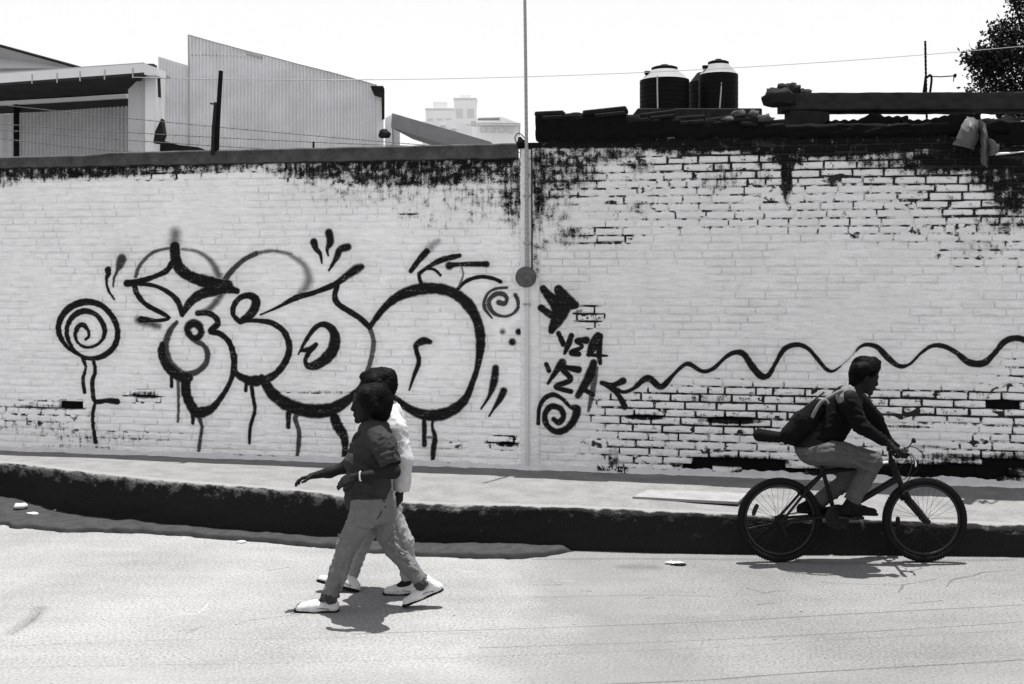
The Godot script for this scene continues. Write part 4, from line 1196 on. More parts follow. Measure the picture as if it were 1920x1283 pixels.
	part("support_block", box(Vector3(5.813, 3.824, -10.38), Vector3(0.30, 0.20, 0.22), 0.012), M.concrete_dark, beam)
	# corrugated sheets seen edge on
	for k in [[1552, 1700, 227, 222, 10.45, "wavy edge of a dark corrugated sheet under the left part of the long beam"], [1690, 1835, 226, 214, 10.2, "humped corrugated sheet under the right part of the long beam"]]:
		var sh := Shape.new()
		var m := 90
		for i in m + 1:
			var t := float(i) / m
			var u := lerpf(k[0], k[1], t)
			var v := lerpf(k[2], k[3], smoothstep(0.25, 0.75, t)) + 1.4 * sin(t * TAU * 9.0)
			if k[0] == 1552:
				v -= 9.0 * maxf(0.0, 1.0 - absf(t - 0.56) / 0.16) + 3.0 * t
			var d: float = k[4] - 0.18 * t
			var p := Vector3((u - 960.0) / 2000.0 * d, 2.36 - (v - 504.0) / 2000.0 * d, -d)
			for q in [Vector3(0, -0.006, 0.05), Vector3(0, 0.0, 0.05), Vector3(0, 0.0, 0.0), Vector3(0, -0.05, -0.9), Vector3(0, -0.056, -0.9)]:
				sh.p(p + q)
			sh.v[sh.v.size() - 5] = p + Vector3(0, -0.16, 0.05)
		for i in m:
			for j in 4:
				sh.q(i * 5 + j, i * 5 + 5 + j, i * 5 + 6 + j, i * 5 + 1 + j)
		single("corrugated_sheet", sh.mesh(), M.soot_and_hole_dark, k[5], "roof sheet", "corrugated sheets on the tall wall")
	# aerial: knobbly mast, short bent rod and side arm
	var mast := thing("antenna_mast", "thin knobbly antenna mast with a side arm rising behind the long beam", "antenna", Vector3(4.182, 3.86, -10.75))
	var mp := []
	var mr := []
	for i in 41:
		mp.append(Vector3(4.182, 3.854, -10.75).lerp(Vector3(4.166, 4.655, -10.75), i / 40.0))
		mr.append(0.0135 if i % 2 == 0 else 0.0095)
	part("mast", tube(mp, mr, 8), M.rust, mast)
	part("bent_rod", tube(smooth([Vector3(4.197, 4.097, -10.72), Vector3(4.213, 4.204, -10.72), Vector3(4.218, 4.279, -10.72), Vector3(4.202, 4.306, -10.72), Vector3(4.178, 4.282, -10.74)]), [0.012], 8), M.rust, mast)
	part("mast_sleeve", tube([Vector3(4.151, 4.089, -10.74), Vector3(4.162, 4.207, -10.74), Vector3(4.171, 4.295, -10.75)], [0.024, 0.018, 0.012], 8), M.rust, mast)
	part("side_arm", tube([Vector3(4.182, 4.3, -10.75), Vector3(4.327, 4.295, -10.75), Vector3(4.477, 4.306, -10.75)], [0.006], 6), M.rust, mast)
	part("insulator", tube([Vector3(4.461, 4.29, -10.75), Vector3(4.467, 4.311, -10.75), Vector3(4.477, 4.322, -10.75)], [0.014, 0.018, 0.01], 8), M.rust, mast)
	part("hanging_tip", tube([Vector3(4.456, 4.29, -10.75), Vector3(4.45, 4.247, -10.75)], [0.005], 6), M.rust, mast)
	# torn plastic over the wall top
	tarp("plastic_sheet", [[Vector3(4.296, 3.817, -10.05), Vector3(4.362, 3.807, -10.05), Vector3(4.399, 3.763, -10.02)], [Vector3(4.189, 3.698, -9.95), Vector3(4.25, 3.681, -9.86), Vector3(4.362, 3.675, -9.96)], [Vector3(4.136, 3.581, -9.93), Vector3(4.211, 3.552, -9.85), Vector3(4.343, 3.564, -9.95)], [Vector3(4.113, 3.517, -9.97), Vector3(4.198, 3.489, -9.9), Vector3(4.308, 3.466, -9.96)]], "crumpled pale plastic sheet draped over the black wall top", 3)
	tarp("plastic_strip", [[Vector3(4.353, 3.744, -9.96), Vector3(4.366, 3.726, -9.9), Vector3(4.422, 3.715, -9.96)], [Vector3(4.355, 3.57, -9.92), Vector3(4.359, 3.551, -9.84), Vector3(4.424, 3.56, -9.92)], [Vector3(4.355, 3.421, -9.92), Vector3(4.349, 3.403, -9.84), Vector3(4.414, 3.431, -9.92)], [Vector3(4.359, 3.333, -9.93), Vector3(4.363, 3.307, -9.86), Vector3(4.424, 3.293, -9.93)]], "long torn plastic strip hanging down beside the crumpled sheet", 5)
	tarp("plastic_flap", [[Vector3(4.404, 3.581, -9.93), Vector3(4.437, 3.548, -9.86), Vector3(4.538, 3.507, -9.93)], [Vector3(4.424, 3.496, -9.92), Vector3(4.438, 3.472, -9.84), Vector3(4.528, 3.486, -9.92)], [Vector3(4.414, 3.412, -9.92), Vector3(4.433, 3.404, -9.85), Vector3(4.514, 3.436, -9.92)]], "small folded plastic flap right of the long torn strip", 8)
	single("stick", tube([Vector3(4.494, 3.426, -9.92), Vector3(4.628, 3.434, -9.9), Vector3(4.767, 3.447, -9.88)], [0.016, 0.010, 0.004], 6), M.pipe_white, "pale pointed stick lying across the wall top at the right edge", "stick")
	single("bent_wire", tube(smooth([Vector3(4.55, 3.715, -10), Vector3(4.6, 3.71, -10), Vector3(4.65, 3.735, -10), Vector3(4.7, 3.7, -10), Vector3(4.76, 3.735, -10), Vector3(4.84, 3.74, -10)]), [0.008], 6), M.pipe_white, "pale wire looped over the wall top at the right edge", "wire")
	single("plastic_bag", lump(Vector3(4.561, 3.785, -10.25), Vector3(0.09, 0.05, 0.08), 44, 0.5, 9), M.bag, "crumpled white bag in the gap below the long beam's right end", "bag")
	single("rubble_heap", lump(Vector3(4.772, 3.582, -10.1), Vector3(0.45, 0.18, 0.16), 47, 0.4, 12), M.soot_and_hole_dark, "black heap of soil and leaves on the wall top at the right edge", "rubble")


func tarp(called: String, rows: Array, label: String, n_seed: int) -> void:
	var nz := noise(6.0, 3, n_seed)
	var s := Shape.new()
	var grid := []
	for r in rows:
		grid.append(smooth(r, 6))
	var cols: int = grid[0].size()
	var full := []
	for j in cols:
		var line := []
		for r in grid:
			line.append(r[j])
		full.append(smooth(line, 6))
	var n_rows: int = full[0].size()
	for i in n_rows:
		for j in cols:
			var p: Vector3 = full[j][i]
			var f := absf(nz.get_noise_2d(p.x * 2.0 + p.y * 1.2, p.y * 0.5))
			s.p(p + Vector3(0.01 * nz.get_noise_3dv(p * 3.0), 0.0, 0.05 * f))
	for i in n_rows - 1:
		for j in cols - 1:
			var a := i * cols + j
			s.q(a, a + cols, a + cols + 1, a + 1)
	single(called, s.mesh(), M.plastic, label, "plastic sheet")


# ---------------------------------------------------------------- behind the walls

func pane(s: Shape, list: Array, thick: float) -> Shape:
	return add_prism(s, list, Vector3(0, 0, -thick))


# ribbed sheet standing between two points, cut along a sloping top
func ribbed(a: Vector3, b: Vector3, top_a: float, top_b: float, waves: int, deep: float) -> ArrayMesh:
	var s := Shape.new()
	var n := waves * 6
	var out := Vector3(-(b - a).z, 0, (b - a).x).normalized()
	if out.z < 0.0:
		out = -out
	for i in n + 1:
		var t := float(i) / n
		var p := a.lerp(b, t) + out * deep * sin(t * waves * TAU)
		s.p(p)
		s.p(Vector3(p.x, lerpf(top_a, top_b, t), p.z))
		s.p(Vector3(p.x, lerpf(top_a, top_b, t), p.z) - out * 0.01)
		s.p(p - out * 0.01)
	for i in n:
		for j in 4:
			s.q(i * 4 + j, i * 4 + 4 + j, i * 4 + 4 + (j + 1) % 4, i * 4 + (j + 1) % 4)
	return s.mesh()


func build_background() -> void:
	# workshop with a deep eave, far left
	var shop := thing("workshop", "low workshop with a deep white edged eave and ribbed metal doors", "building", Vector3(-9.0, 0.3, -22.0))
	var back := Vector3(0.4, 0, -6.0)
	part("fascia", prism([Vector3(-11.911, 5.977, -21.656), Vector3(-6.9, 6, -20), Vector3(-6.9, 6.21, -20), Vector3(-11.911, 6.215, -21.656)], Vector3(0.02, 0, -0.12)), M.render_white, shop)
	for u in [Vector3(-9.367, 6.065, -20.815), Vector3(-8.797, 6.052, -20.627), Vector3(-8.285, 6.053, -20.458), Vector3(-7.747, 6.051, -20.28), Vector3(-7.138, 6.044, -20.079)]:
		part("fascia_joint", box(u + Vector3(0, 0, 0.005), Vector3(0.022, 0.19, 0.02)), M.render_grey, shop)
	part("fascia_end", prism([Vector3(-6.9, 6.21, -20), Vector3(-6.603, 6.092, -19.8), Vector3(-6.603, 5.954, -19.8), Vector3(-6.9, 6, -20)], Vector3(0.05, 0, -0.4)), M.render_white, shop)
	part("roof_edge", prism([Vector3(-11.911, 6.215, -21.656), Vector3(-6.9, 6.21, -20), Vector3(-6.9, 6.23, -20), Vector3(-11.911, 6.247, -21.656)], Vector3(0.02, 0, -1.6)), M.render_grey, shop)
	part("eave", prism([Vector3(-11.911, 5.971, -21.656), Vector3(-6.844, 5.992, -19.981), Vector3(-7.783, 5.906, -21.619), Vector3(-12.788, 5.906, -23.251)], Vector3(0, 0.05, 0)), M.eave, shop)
	part("eave_fascia_board", prism([Vector3(-12.788, 5.813, -23.251), Vector3(-7.783, 5.808, -21.619), Vector3(-7.783, 5.873, -21.619), Vector3(-12.788, 5.906, -23.251)], Vector3(0, 0, 0.12)), M.render_white, shop)
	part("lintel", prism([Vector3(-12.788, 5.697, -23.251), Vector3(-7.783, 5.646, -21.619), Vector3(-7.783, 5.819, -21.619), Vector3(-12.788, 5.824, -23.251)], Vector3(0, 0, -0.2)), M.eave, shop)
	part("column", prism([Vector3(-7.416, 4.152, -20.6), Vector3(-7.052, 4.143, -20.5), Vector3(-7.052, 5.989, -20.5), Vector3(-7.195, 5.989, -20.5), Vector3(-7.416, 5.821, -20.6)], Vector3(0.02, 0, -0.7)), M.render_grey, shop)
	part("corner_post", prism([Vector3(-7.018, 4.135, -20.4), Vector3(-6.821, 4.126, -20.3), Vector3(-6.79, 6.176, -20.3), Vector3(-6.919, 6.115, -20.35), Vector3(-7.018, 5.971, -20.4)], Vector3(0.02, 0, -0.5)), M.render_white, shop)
	part("post_cap", box(Vector3(-6.817, 6.178, -20.2), Vector3(0.13, 0.1, 0.2), 0.01), M.eave, shop)
	part("gutter_pipe", tube([Vector3(-6.696, 6.117, -20.2), Vector3(-6.676, 5.612, -20.2)], [0.03], 8), M.eave, shop)
	part("drain_pipe", tube([Vector3(-6.672, 5.62, -20.25), Vector3(-6.652, 5.185, -20.25)], [0.035], 8), M.render_white, shop)
	part("downpipe_foot", prism([Vector3(-6.734, 4.933, -20.1), Vector3(-6.613, 5.194, -20.1), Vector3(-6.573, 4.893, -20.1), Vector3(-6.633, 4.732, -20.1), Vector3(-6.764, 4.732, -20.1)], Vector3(0, 0, -0.2)), M.concrete_dark, shop)
	var us := [Vector3(-12.788, 4.383, -23.251), Vector3(-10.379, 4.315, -22.466), Vector3(-9.504, 4.29, -22.18), Vector3(-8.651, 4.265, -21.902), Vector3(-7.758, 4.24, -21.611)]
	for k in 4:
		part("metal_door", ribbed(us[k], us[k + 1], 5.62 + 0.01 * k, 5.63 + 0.01 * k, 10, 0.03), M.sheet_grey, shop)
	part("door_post", box(Vector3(-10.419, 5.327, -22.478) + Vector3(0, -0.3, 0.06), Vector3(0.09, 2.4, 0.09), 0.01), M.rust, shop)
	# grey pitched roof behind it
	var hall := thing("gabled_hall", "grey pitched roof showing above the workshop at the far left", "building", Vector3(-15, 0.3, -30))
	part("roof_slope", prism([Vector3(-18.3, 8, -30), Vector3(-12.15, 8, -30), Vector3(-13.5, 8.375, -30), Vector3(-14.325, 8.6, -30), Vector3(-15.3, 8.81, -30), Vector3(-18.91, 9.025, -31)], Vector3(0, 0.1, -1.5)), M.render_grey, hall)
	part("verge", tube([Vector3(-15.249, 8.803, -29.9), Vector3(-14.277, 8.594, -29.9), Vector3(-12.11, 7.996, -29.9)], [0.045], 6), M.concrete_dark, hall)
	part("hall_wall", prism([Vector3(-18.422, 4.987, -30.2), Vector3(-12.231, 4.987, -30.2), Vector3(-12.231, 8.053, -30.2), Vector3(-18.422, 8.053, -30.2)], Vector3(0, 0, -6)), M.render_grey, hall)
	# sawtooth warehouse of ribbed sheets
	var ware := thing("corrugated_warehouse", "white ribbed metal warehouse wall with a stepped sloping top", "building", Vector3(-6.0, 0.3, -25.5))
	var foot := [Vector3(-8.781, 4.664, -26.488), Vector3(-8.343, 4.65, -26.318), Vector3(-7.895, 4.634, -26.143), Vector3(-7.134, 4.609, -25.847), Vector3(-6.389, 4.583, -25.557), Vector3(-5.661, 4.559, -25.274), Vector3(-4.949, 4.535, -24.996), Vector3(-4.253, 4.511, -24.725), Vector3(-3.623, 4.49, -24.48), Vector3(-3.082, 4.471, -24.269)]
	var top := [Vector3(-8.781, 7.631, -26.488), Vector3(-8.343, 7.479, -26.318), Vector3(-7.925, 7.329, -26.155), Vector3(-7.925, 8.088, -26.155), Vector3(-7.134, 7.827, -25.847), Vector3(-6.389, 7.586, -25.557), Vector3(-5.661, 7.364, -25.274), Vector3(-4.949, 7.134, -24.996), Vector3(-4.253, 6.922, -24.725), Vector3(-3.623, 6.717, -24.48), Vector3(-3.082, 6.534, -24.269)]
	for k in 2:
		part("ribbed_sheet", ribbed(foot[k], foot[k + 1], top[k].y, top[k + 1].y, 5, 0.035), M.sheet, ware)
	for k in range(2, 9):
		part("ribbed_sheet", ribbed(foot[k], foot[k + 1], top[k + 1].y, top[k + 2].y, 8 if k < 8 else 7, 0.035), M.sheet, ware)
	for k in [2, 3, 4, 5, 6, 7, 8]:
		part("edge_trim", tube([top[k + 1] + Vector3(0, 0.01, 0.02), top[k + 2] + Vector3(0, 0.01, 0.02)], [0.02], 6), M.sheet_grey, ware)
	part("rust_patch", prism([Vector3(-6.389, 7.561, -25.557), Vector3(-5.939, 7.411, -25.382), Vector3(-5.939, 7.36, -25.382), Vector3(-6.361, 7.508, -25.546)], Vector3(0, 0, 0.06)), M.sheet_grey, ware)
	part("step_flashing", tube([foot[2] + Vector3(0, 0.5, 0.03), top[3] + Vector3(0, 0, 0.03)], [0.022], 6), M.sheet_grey, ware)
	part("corner_return", prism([Vector3(-3.073, 4.465, -24.2), Vector3(-2.916, 4.465, -24.2), Vector3(-2.916, 6.45, -24.2), Vector3(-3.073, 6.522, -24.2)], Vector3(-0.9, 0, -6.0)), M.render_white, ware)
	part("corner_bracket", prism([Vector3(-3.205, 6.493, -24.1), Vector3(-2.904, 6.476, -24), Vector3(-2.88, 6.416, -24), Vector3(-2.88, 5.744, -24), Vector3(-2.928, 5.72, -24), Vector3(-2.94, 6.224, -24), Vector3(-3.121, 6.288, -24.1)], Vector3(0, 0, -0.1)), M.concrete_dark, ware)
	part("lower_seam", tube([Vector3(-7.895, 7.602, -26.143), Vector3(-7.689, 7.586, -26.063), Vector3(-6.389, 7.471, -25.557)], [0.012], 6), M.sheet_grey, ware)
	part("low_ledge", prism([Vector3(-6.942, 4.791, -20.6), Vector3(-6.798, 4.853, -20.6), Vector3(-6.438, 4.75, -20.6), Vector3(-6.056, 4.708, -20.6), Vector3(-6.056, 4.626, -20.6), Vector3(-6.942, 4.626, -20.6)], Vector3(0, 0, -0.6)), M.concrete_dark, ware)
	# low shed with a grey sloping roof
	var shed := thing("low_shed", "low shed with a plain grey sloping roof right of the ribbed warehouse", "building", Vector3(-2.5, 0.3, -27.5))
	part("roof", prism([Vector3(-3.193, 6.504, -28.382), Vector3(-0.54, 5.573, -27), Vector3(-0.54, 5.438, -27), Vector3(-1.798, 5.596, -27.655), Vector3(-3.223, 6.123, -28.397)], Vector3(0.3, 0.05, -3.0)), M.shed_roof, shed)
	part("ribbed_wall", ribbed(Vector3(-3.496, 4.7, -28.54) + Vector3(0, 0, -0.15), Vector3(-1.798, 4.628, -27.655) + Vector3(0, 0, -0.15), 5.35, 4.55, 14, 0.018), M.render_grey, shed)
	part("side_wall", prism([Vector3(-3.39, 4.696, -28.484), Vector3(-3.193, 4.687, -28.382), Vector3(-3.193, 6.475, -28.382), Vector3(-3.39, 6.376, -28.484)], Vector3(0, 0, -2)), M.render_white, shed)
	part("vent_stub", lump(Vector3(-2.868, 5.372, -24), Vector3(0.13, 0.13, 0.13), 71, 0.3), M.concrete_dark, shed)
	# house whose flat roof carries the water tanks
	var house := thing("flat_roofed_house", "dark flat roofed house hidden behind the tall wall below the water tanks", "building", Vector3(3.6, 0.3, -22.5))
	part("wall", box(Vector3(3.8, 2.7, -23.5), Vector3(5.4, 4.8, 5.0)), M.concrete_dark, house)
	part("roof", box(Vector3(3.8, 5.12, -23.5), Vector3(5.8, 0.14, 5.4), 0.02), M.concrete_dark, house)
	part("tank_base", box(Vector3(3.6, 5.315, -21.9), Vector3(2.4, 0.25, 2.9), 0.02), M.concrete_dark, house)
	tank("water_tank", Vector3(3.003, 5.44, -21), 0.485, 0.62, "left black water tank with a wide pale cone top", false)
	tank("water_tank", Vector3(4.08, 5.44, -22.35), 0.365, 0.82, "half hidden black water tank between the two pale topped ones", true)
	tank("water_tank", Vector3(4.064, 5.44, -21), 0.385, 0.73, "right black water tank with a narrow pale strip on its top", false)
	haze_bank()
	# far buildings, their pale colours carrying part of the haze
	far_tower("apartment_tower", Vector3(-9.18, 18.83, -135), 3.5, 22.4, 3, 8, "low pale apartment tower far away in the haze")
	far_tower("apartment_tower", Vector3(-5.72, 18.22, -130), 2.7, 22.9, 2, 8, "tallest pale apartment tower far away in the haze", -0.5)
	var far_house := thing("distant_house", "pale distant house with an overhanging flat roof right of the far towers", "building", Vector3(-1.375, 15.23, -110))
	part("wall", prism([Vector3(-4.4, 13.58, -110), Vector3(0.66, 13.58, -110), Vector3(0.66, 17.1, -110), Vector3(-4.4, 17.1, -110)], Vector3(0, 0, -8)), M.pale, far_house)
	part("roof", prism([Vector3(-3.652, 17.239, -109), Vector3(0.872, 17.184, -109), Vector3(-1.09, 17.892, -109), Vector3(-3.433, 17.838, -109)], Vector3(0, 0.05, -9)), M.pale, far_house)
	part("roof_edge", prism([Vector3(-3.652, 17.075, -109), Vector3(0.872, 17.021, -109), Vector3(0.872, 17.239, -109), Vector3(-3.652, 17.293, -109)], Vector3(0, 0, -9)), M.pale_grey, far_house)
	for u in [Vector3(-3.019, 16.689, -109.8), Vector3(-2.086, 16.689, -109.8), Vector3(-1.098, 16.689, -109.8), Vector3(-0.165, 16.634, -109.8)]:
		part("window", box(u, Vector3(0.6, 0.5, 0.4), 0.0), M.pale_grey, far_house)
	part("porch", prism([Vector3(-3.542, 17.729, -109), Vector3(-1.254, 17.784, -109), Vector3(-1.254, 17.511, -109), Vector3(-3.542, 17.511, -109)], Vector3(0, 0, -0.4)), M.pale_grey, far_house)
	var lower := thing("distant_house", "pale low block below the far towers just above the shed roof", "building", Vector3(-5, 13.56, -100))
	part("wall", prism([Vector3(-8.4, 12.56, -100), Vector3(-3.75, 12.56, -100), Vector3(-3.75, 15.66, -100), Vector3(-5.75, 16.31, -100), Vector3(-8.4, 16.16, -100)], Vector3(0, 0, -8)), M.pale, lower)
	for u in [Vector3(-3.564, 15.824, -99), Vector3(-5.489, 15.234, -99.8), Vector3(-6.487, 15.534, -99.8)]:
		part("window", box(u, Vector3(0.45, 0.45, 0.5)), M.pale_grey, lower)


func tank(called: String, base: Vector3, r: float, high: float, label: String, plain: bool) -> void:
	var t := thing(called, label, "water tank", base, "black water tanks on the roof")
	var rows := [[0.0, 0.0], [r * 0.98, 0.0]]
	var rings := 7
	for k in rings:
		var y := high * k / rings
		rows.append([r, y + 0.005])
		rows.append([r, y + high / rings * 0.78])
		rows.append([r * 0.985, y + high / rings * 0.86])
		rows.append([r * 0.985, y + high / rings * 0.97])
	rows.append([r, high])
	part("barrel", lathe(base, rows, 40), M.tank, t)
	var cone := [[r, high], [r * 0.93, high + 0.025], [r * 0.55, high + 0.2], [r * 0.5, high + 0.205], [0.0, high + 0.205]]
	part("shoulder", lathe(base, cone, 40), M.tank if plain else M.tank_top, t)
	if plain:
		return
	part("lid", lathe(base + Vector3(0, high + 0.2, 0), [[r * 0.5, 0.0], [r * 0.53, 0.02], [r * 0.53, 0.055], [r * 0.42, 0.075], [r * 0.18, 0.085], [r * 0.16, 0.115], [0.0, 0.118]], 32), M.tank, t)
	part("filling_cap", lathe(base + Vector3(-r * 0.72, high + 0.1, 0.1), [[0.05, 0.0], [0.06, 0.04], [0.06, 0.07], [0.0, 0.075]], 16), M.tank, t)
	part("outlet_pipe", tube([base + Vector3(-r * 0.42 if r > 0.42 else 0.0, high + 0.02, r * 0.93), base + Vector3(-r * 0.42 if r > 0.42 else -0.02, high * 0.5, r * 0.98), base + Vector3(-r * 0.41 if r > 0.42 else -0.05, 0.0, r * 1.0)], [0.014], 8), M.sheet_grey, t)


func haze_bank() -> void:
	# city haze lying beyond the sheds
	var f := FogVolume.new()
	f.name = "haze"
	f.size = Vector3(360, 60, 66)
	f.position = Vector3(-20, 29.9, -98)
	var m := FogMaterial.new()
	m.density = 0.007
	m.albedo = Color(0.98, 0.98, 0.98)
	f.material = m
	f.set_meta("kind", "stuff")
	add_child(f)


func far_tower(called: String, base: Vector3, wide: float, top: float, cols: int, floors: int, label: String, extra := 0.0) -> void:
	var t := thing(called, label, "building", Vector3(base.x, 0.0, base.z), "apartment towers far away in the haze")
	var c := Vector3(base.x, top / 2.0, base.z - wide / 2.0)
	part("wall", box(c, Vector3(wide, top, wide)), M.pale, t)
	part("roof", box(c + Vector3(0, top / 2.0 + 0.15, 0), Vector3(wide + 0.1, 0.25, wide + 0.1)), M.pale_grey, t)
	part("roof_house", box(c + Vector3(0, top / 2.0 + 0.7 + extra * 0.4, 0), Vector3(wide * 0.5, 1.0 + extra, wide * 0.5)), M.pale, t)
	for k in floors:
		for j in cols:
			var x := (float(j) + 0.5) / cols - 0.5
			var w := part("window", box(Vector3(base.x + x * wide, top - 1.6 - k * 2.7, base.z + 0.02), Vector3(wide / cols * 0.6, 1.1, 0.2)), M.pale_grey, t)
		part("floor_band", box(Vector3(base.x, top - 3.0 - k * 2.7, base.z + 0.03), Vector3(wide + 0.1, 0.16, 0.3)), M.pale_grey, t)


# ---------------------------------------------------------------- wires and posts

func sag(a: Vector3, b: Vector3, drop: float) -> Array:
	var pts := []
	for i in 25:
		var t := i / 24.0
		pts.append(a.lerp(b, t) + Vector3(0, -drop * 4.0 * t * (1.0 - t), 0))
	return pts


func build_wires() -> void:
	single("overhead_wire", tube(sag(Vector3(-2.7, 5.015, -15), Vector3(7.21, 5.328, -14), 0.12), [0.0045], 5), M.wire_pale, "long overhead wire crossing the sky above the water tanks", "wire")
	single("overhead_wire", tube(sag(Vector3(-6.035, 5.412, -17), Vector3(-2.08, 5.2, -16), 0.02), [0.006], 5), M.wire_pale, "level wire crossing in front of the ribbed warehouse", "wire")
	for k in [[Vector3(-6.426, 4.338, -12.6), Vector3(0.222, 3.559, -11.1), "highest of the thin strands above the low wall"], [Vector3(-6.375, 4.085, -12.5), Vector3(-0.56, 3.631, -11.2), "second highest of the thin strands above the low wall"], [Vector3(-6.324, 4.009, -12.4), Vector3(-1.356, 3.569, -11.3), "third of the thin strands above the low wall"], [Vector3(-6.273, 3.91, -12.3), Vector3(-3.132, 3.566, -11.6), "lowest of the thin strands above the low wall"]]:
		var a: Vector3 = k[0]
		var b: Vector3 = k[1]
		var s := Shape.new()
		add_tube(s, sag(a, b, 0.03), [0.0042], 5)
		for j in range(1, 40):
			var p := a.lerp(b, j / 40.0) + Vector3(0, -0.03 * 4.0 * (j / 40.0) * (1.0 - j / 40.0), 0)
			add_tube(s, [p + Vector3(-0.008, -0.014, 0.004), p + Vector3(0.008, 0.014, -0.004)], [0.002], 4)
		single("barbed_wire", s.mesh(), M.wire_grey, k[2], "wire", "barbed wire strands above the low wall")
	var post := thing("fence_post", "dark upright post standing on the low wall in front of the ribbed warehouse", "post", Vector3(-3.18, 3.619, -11.5))
	part("post", tube([Vector3(-3.186, 3.59, -11.5), Vector3(-3.174, 3.936, -11.5), Vector3(-3.14, 4.493, -11.5)], [0.026, 0.026, 0.024], 8), M.rust, post)
	part("angle_iron", box(Vector3(-3.16, 4.046, -11.47), Vector3(0.03, 0.82, 0.014), 0.002, Basis(Vector3.FORWARD, 0.045)), M.rust, post)
	var lean := thing("fence_post", "short weathered stake leaning on the dark upright post", "post", Vector3(-3.212, 3.614, -11.45))
	part("stake", tube([Vector3(-3.217, 3.585, -11.45), Vector3(-3.206, 3.871, -11.45), Vector3(-3.183, 4.146, -11.45)], [0.02, 0.02, 0.018], 8), M.concrete_dark, lean)
	part("crosspiece", tube([Vector3(-3.238, 4.133, -11.44), Vector3(-3.163, 4.122, -11.44)], [0.01], 6), M.concrete_dark, lean)


# ---------------------------------------------------------------- the tree at the right edge

func build_tree() -> void:
	var base := Vector3(7.9, 0.3, -15.6)
	var t := thing("leafy_tree", "dark leafy tree leaning in at the right edge behind the tall wall", "tree", base)
	var rng := RandomNumberGenerator.new()
	rng.seed = 9
	var trunk := Shape.new()
	var fork := Vector3(7.95, 3.6, -15.9)
	add_tube(trunk, smooth([base, Vector3(7.8, 1.6, -15.7), Vector3(7.9, 2.8, -15.8), fork]), [0.16, 0.15, 0.14, 0.13, 0.12, 0.11], 10)
	part("trunk", trunk.mesh(), M.bark, t)
	var blobs := [[Vector3(7.72, 5.416, -16), Vector3(0.72, 0.62, 0.8), 1.0], [Vector3(7.314, 5.095, -15.9), Vector3(0.42, 0.5, 0.6), 0.55], [Vector3(7.56, 4.672, -16), Vector3(0.45, 0.24, 0.5), 0.35], [Vector3(7.11, 5.512, -15.8), Vector3(0.36, 0.2, 0.3), 0.2], [Vector3(6.936, 5.473, -15.8), Vector3(0.26, 0.09, 0.2), 0.08], [Vector3(6.992, 5.378, -15.8), Vector3(0.2, 0.2, 0.2), 0.09], [Vector3(7.48, 5.896, -16), Vector3(0.32, 0.22, 0.4), 0.22], [Vector3(8.505, 5.956, -16.2), Vector3(0.8, 0.8, 0.9), 1.2], [Vector3(9.02, 4.935, -16.4), Vector3(0.8, 0.7, 0.9), 0.9], [Vector3(8.1, 6.345, -16.2), Vector3(0.4, 0.28, 0.4), 0.26], [Vector3(7.591, 6.369, -16.1), Vector3(0.07, 0.06, 0.1), 0.02]]
	for b in blobs:
		var limb := Shape.new()
		var mid: Vector3 = fork.lerp(b[0], 0.55) + Vector3(0.1, 0.1, 0.0)
		add_tube(limb, smooth([fork, mid, b[0]]), [0.07, 0.06, 0.05, 0.045, 0.035, 0.03, 0.022, 0.018, 0.015, 0.012, 0.01, 0.008, 0.006], 6)
		for k in 7:
			var q: Vector3 = b[0] + Vector3(rng.randf_range(-1, 1) * b[1].x, rng.randf_range(-1, 1) * b[1].y, rng.randf_range(-1, 1) * b[1].z) * 0.85
			add_tube(limb, smooth([mid.lerp(b[0], 0.6), b[0].lerp(q, 0.5) + Vector3(0, 0.05, 0), q]), [0.014, 0.012, 0.01, 0.009, 0.008, 0.007, 0.006, 0.005, 0.004, 0.004, 0.003, 0.003, 0.003], 5)
		part("limb", limb.mesh(), M.bark, t)
	var leaves := Shape.new()
	for b in blobs:
		var clumps := int(330 * b[2]) + 10
		for k in clumps:
			var d := Vector3(rng.randfn(), rng.randfn(), rng.randfn()).normalized()
			var q: Vector3 = b[0] + d * b[1] * pow(rng.randf(), 0.45)
			var grow := (d + Vector3(rng.randf_range(-0.6, 0.6), rng.randf_range(-0.2, 0.7), rng.randf_range(-0.6, 0.6))).normalized()
			for l in 9:
				var dir := (grow + Vector3(rng.randfn(), rng.randfn(), rng.randfn()) * 0.75).normalized()
				var side := dir.cross(Vector3(rng.randfn(), rng.randfn(), rng.randfn())).normalized()
				var nrm := side.cross(dir)
				var o := q + Vector3(rng.randfn(), rng.randfn(), rng.randfn()) * 0.055
				var ln := rng.randf_range(0.05, 0.085)
				var wd := ln * 0.27
				var i0 := leaves.p(o)
				var i1 := leaves.p(o + dir * ln * 0.45 + side * wd + nrm * 0.004)
				var i2 := leaves.p(o + dir * ln)
				var i3 := leaves.p(o + dir * ln * 0.45 - side * wd + nrm * 0.004)
				leaves.t(i0, i1, i2)
				leaves.t(i0, i2, i3)
	var crown := part("crown", leaves.mesh(), M.leaf, t)
	crown.set_meta("kind", "stuff")


# ---------------------------------------------------------------- people: one smooth surface over a skeleton

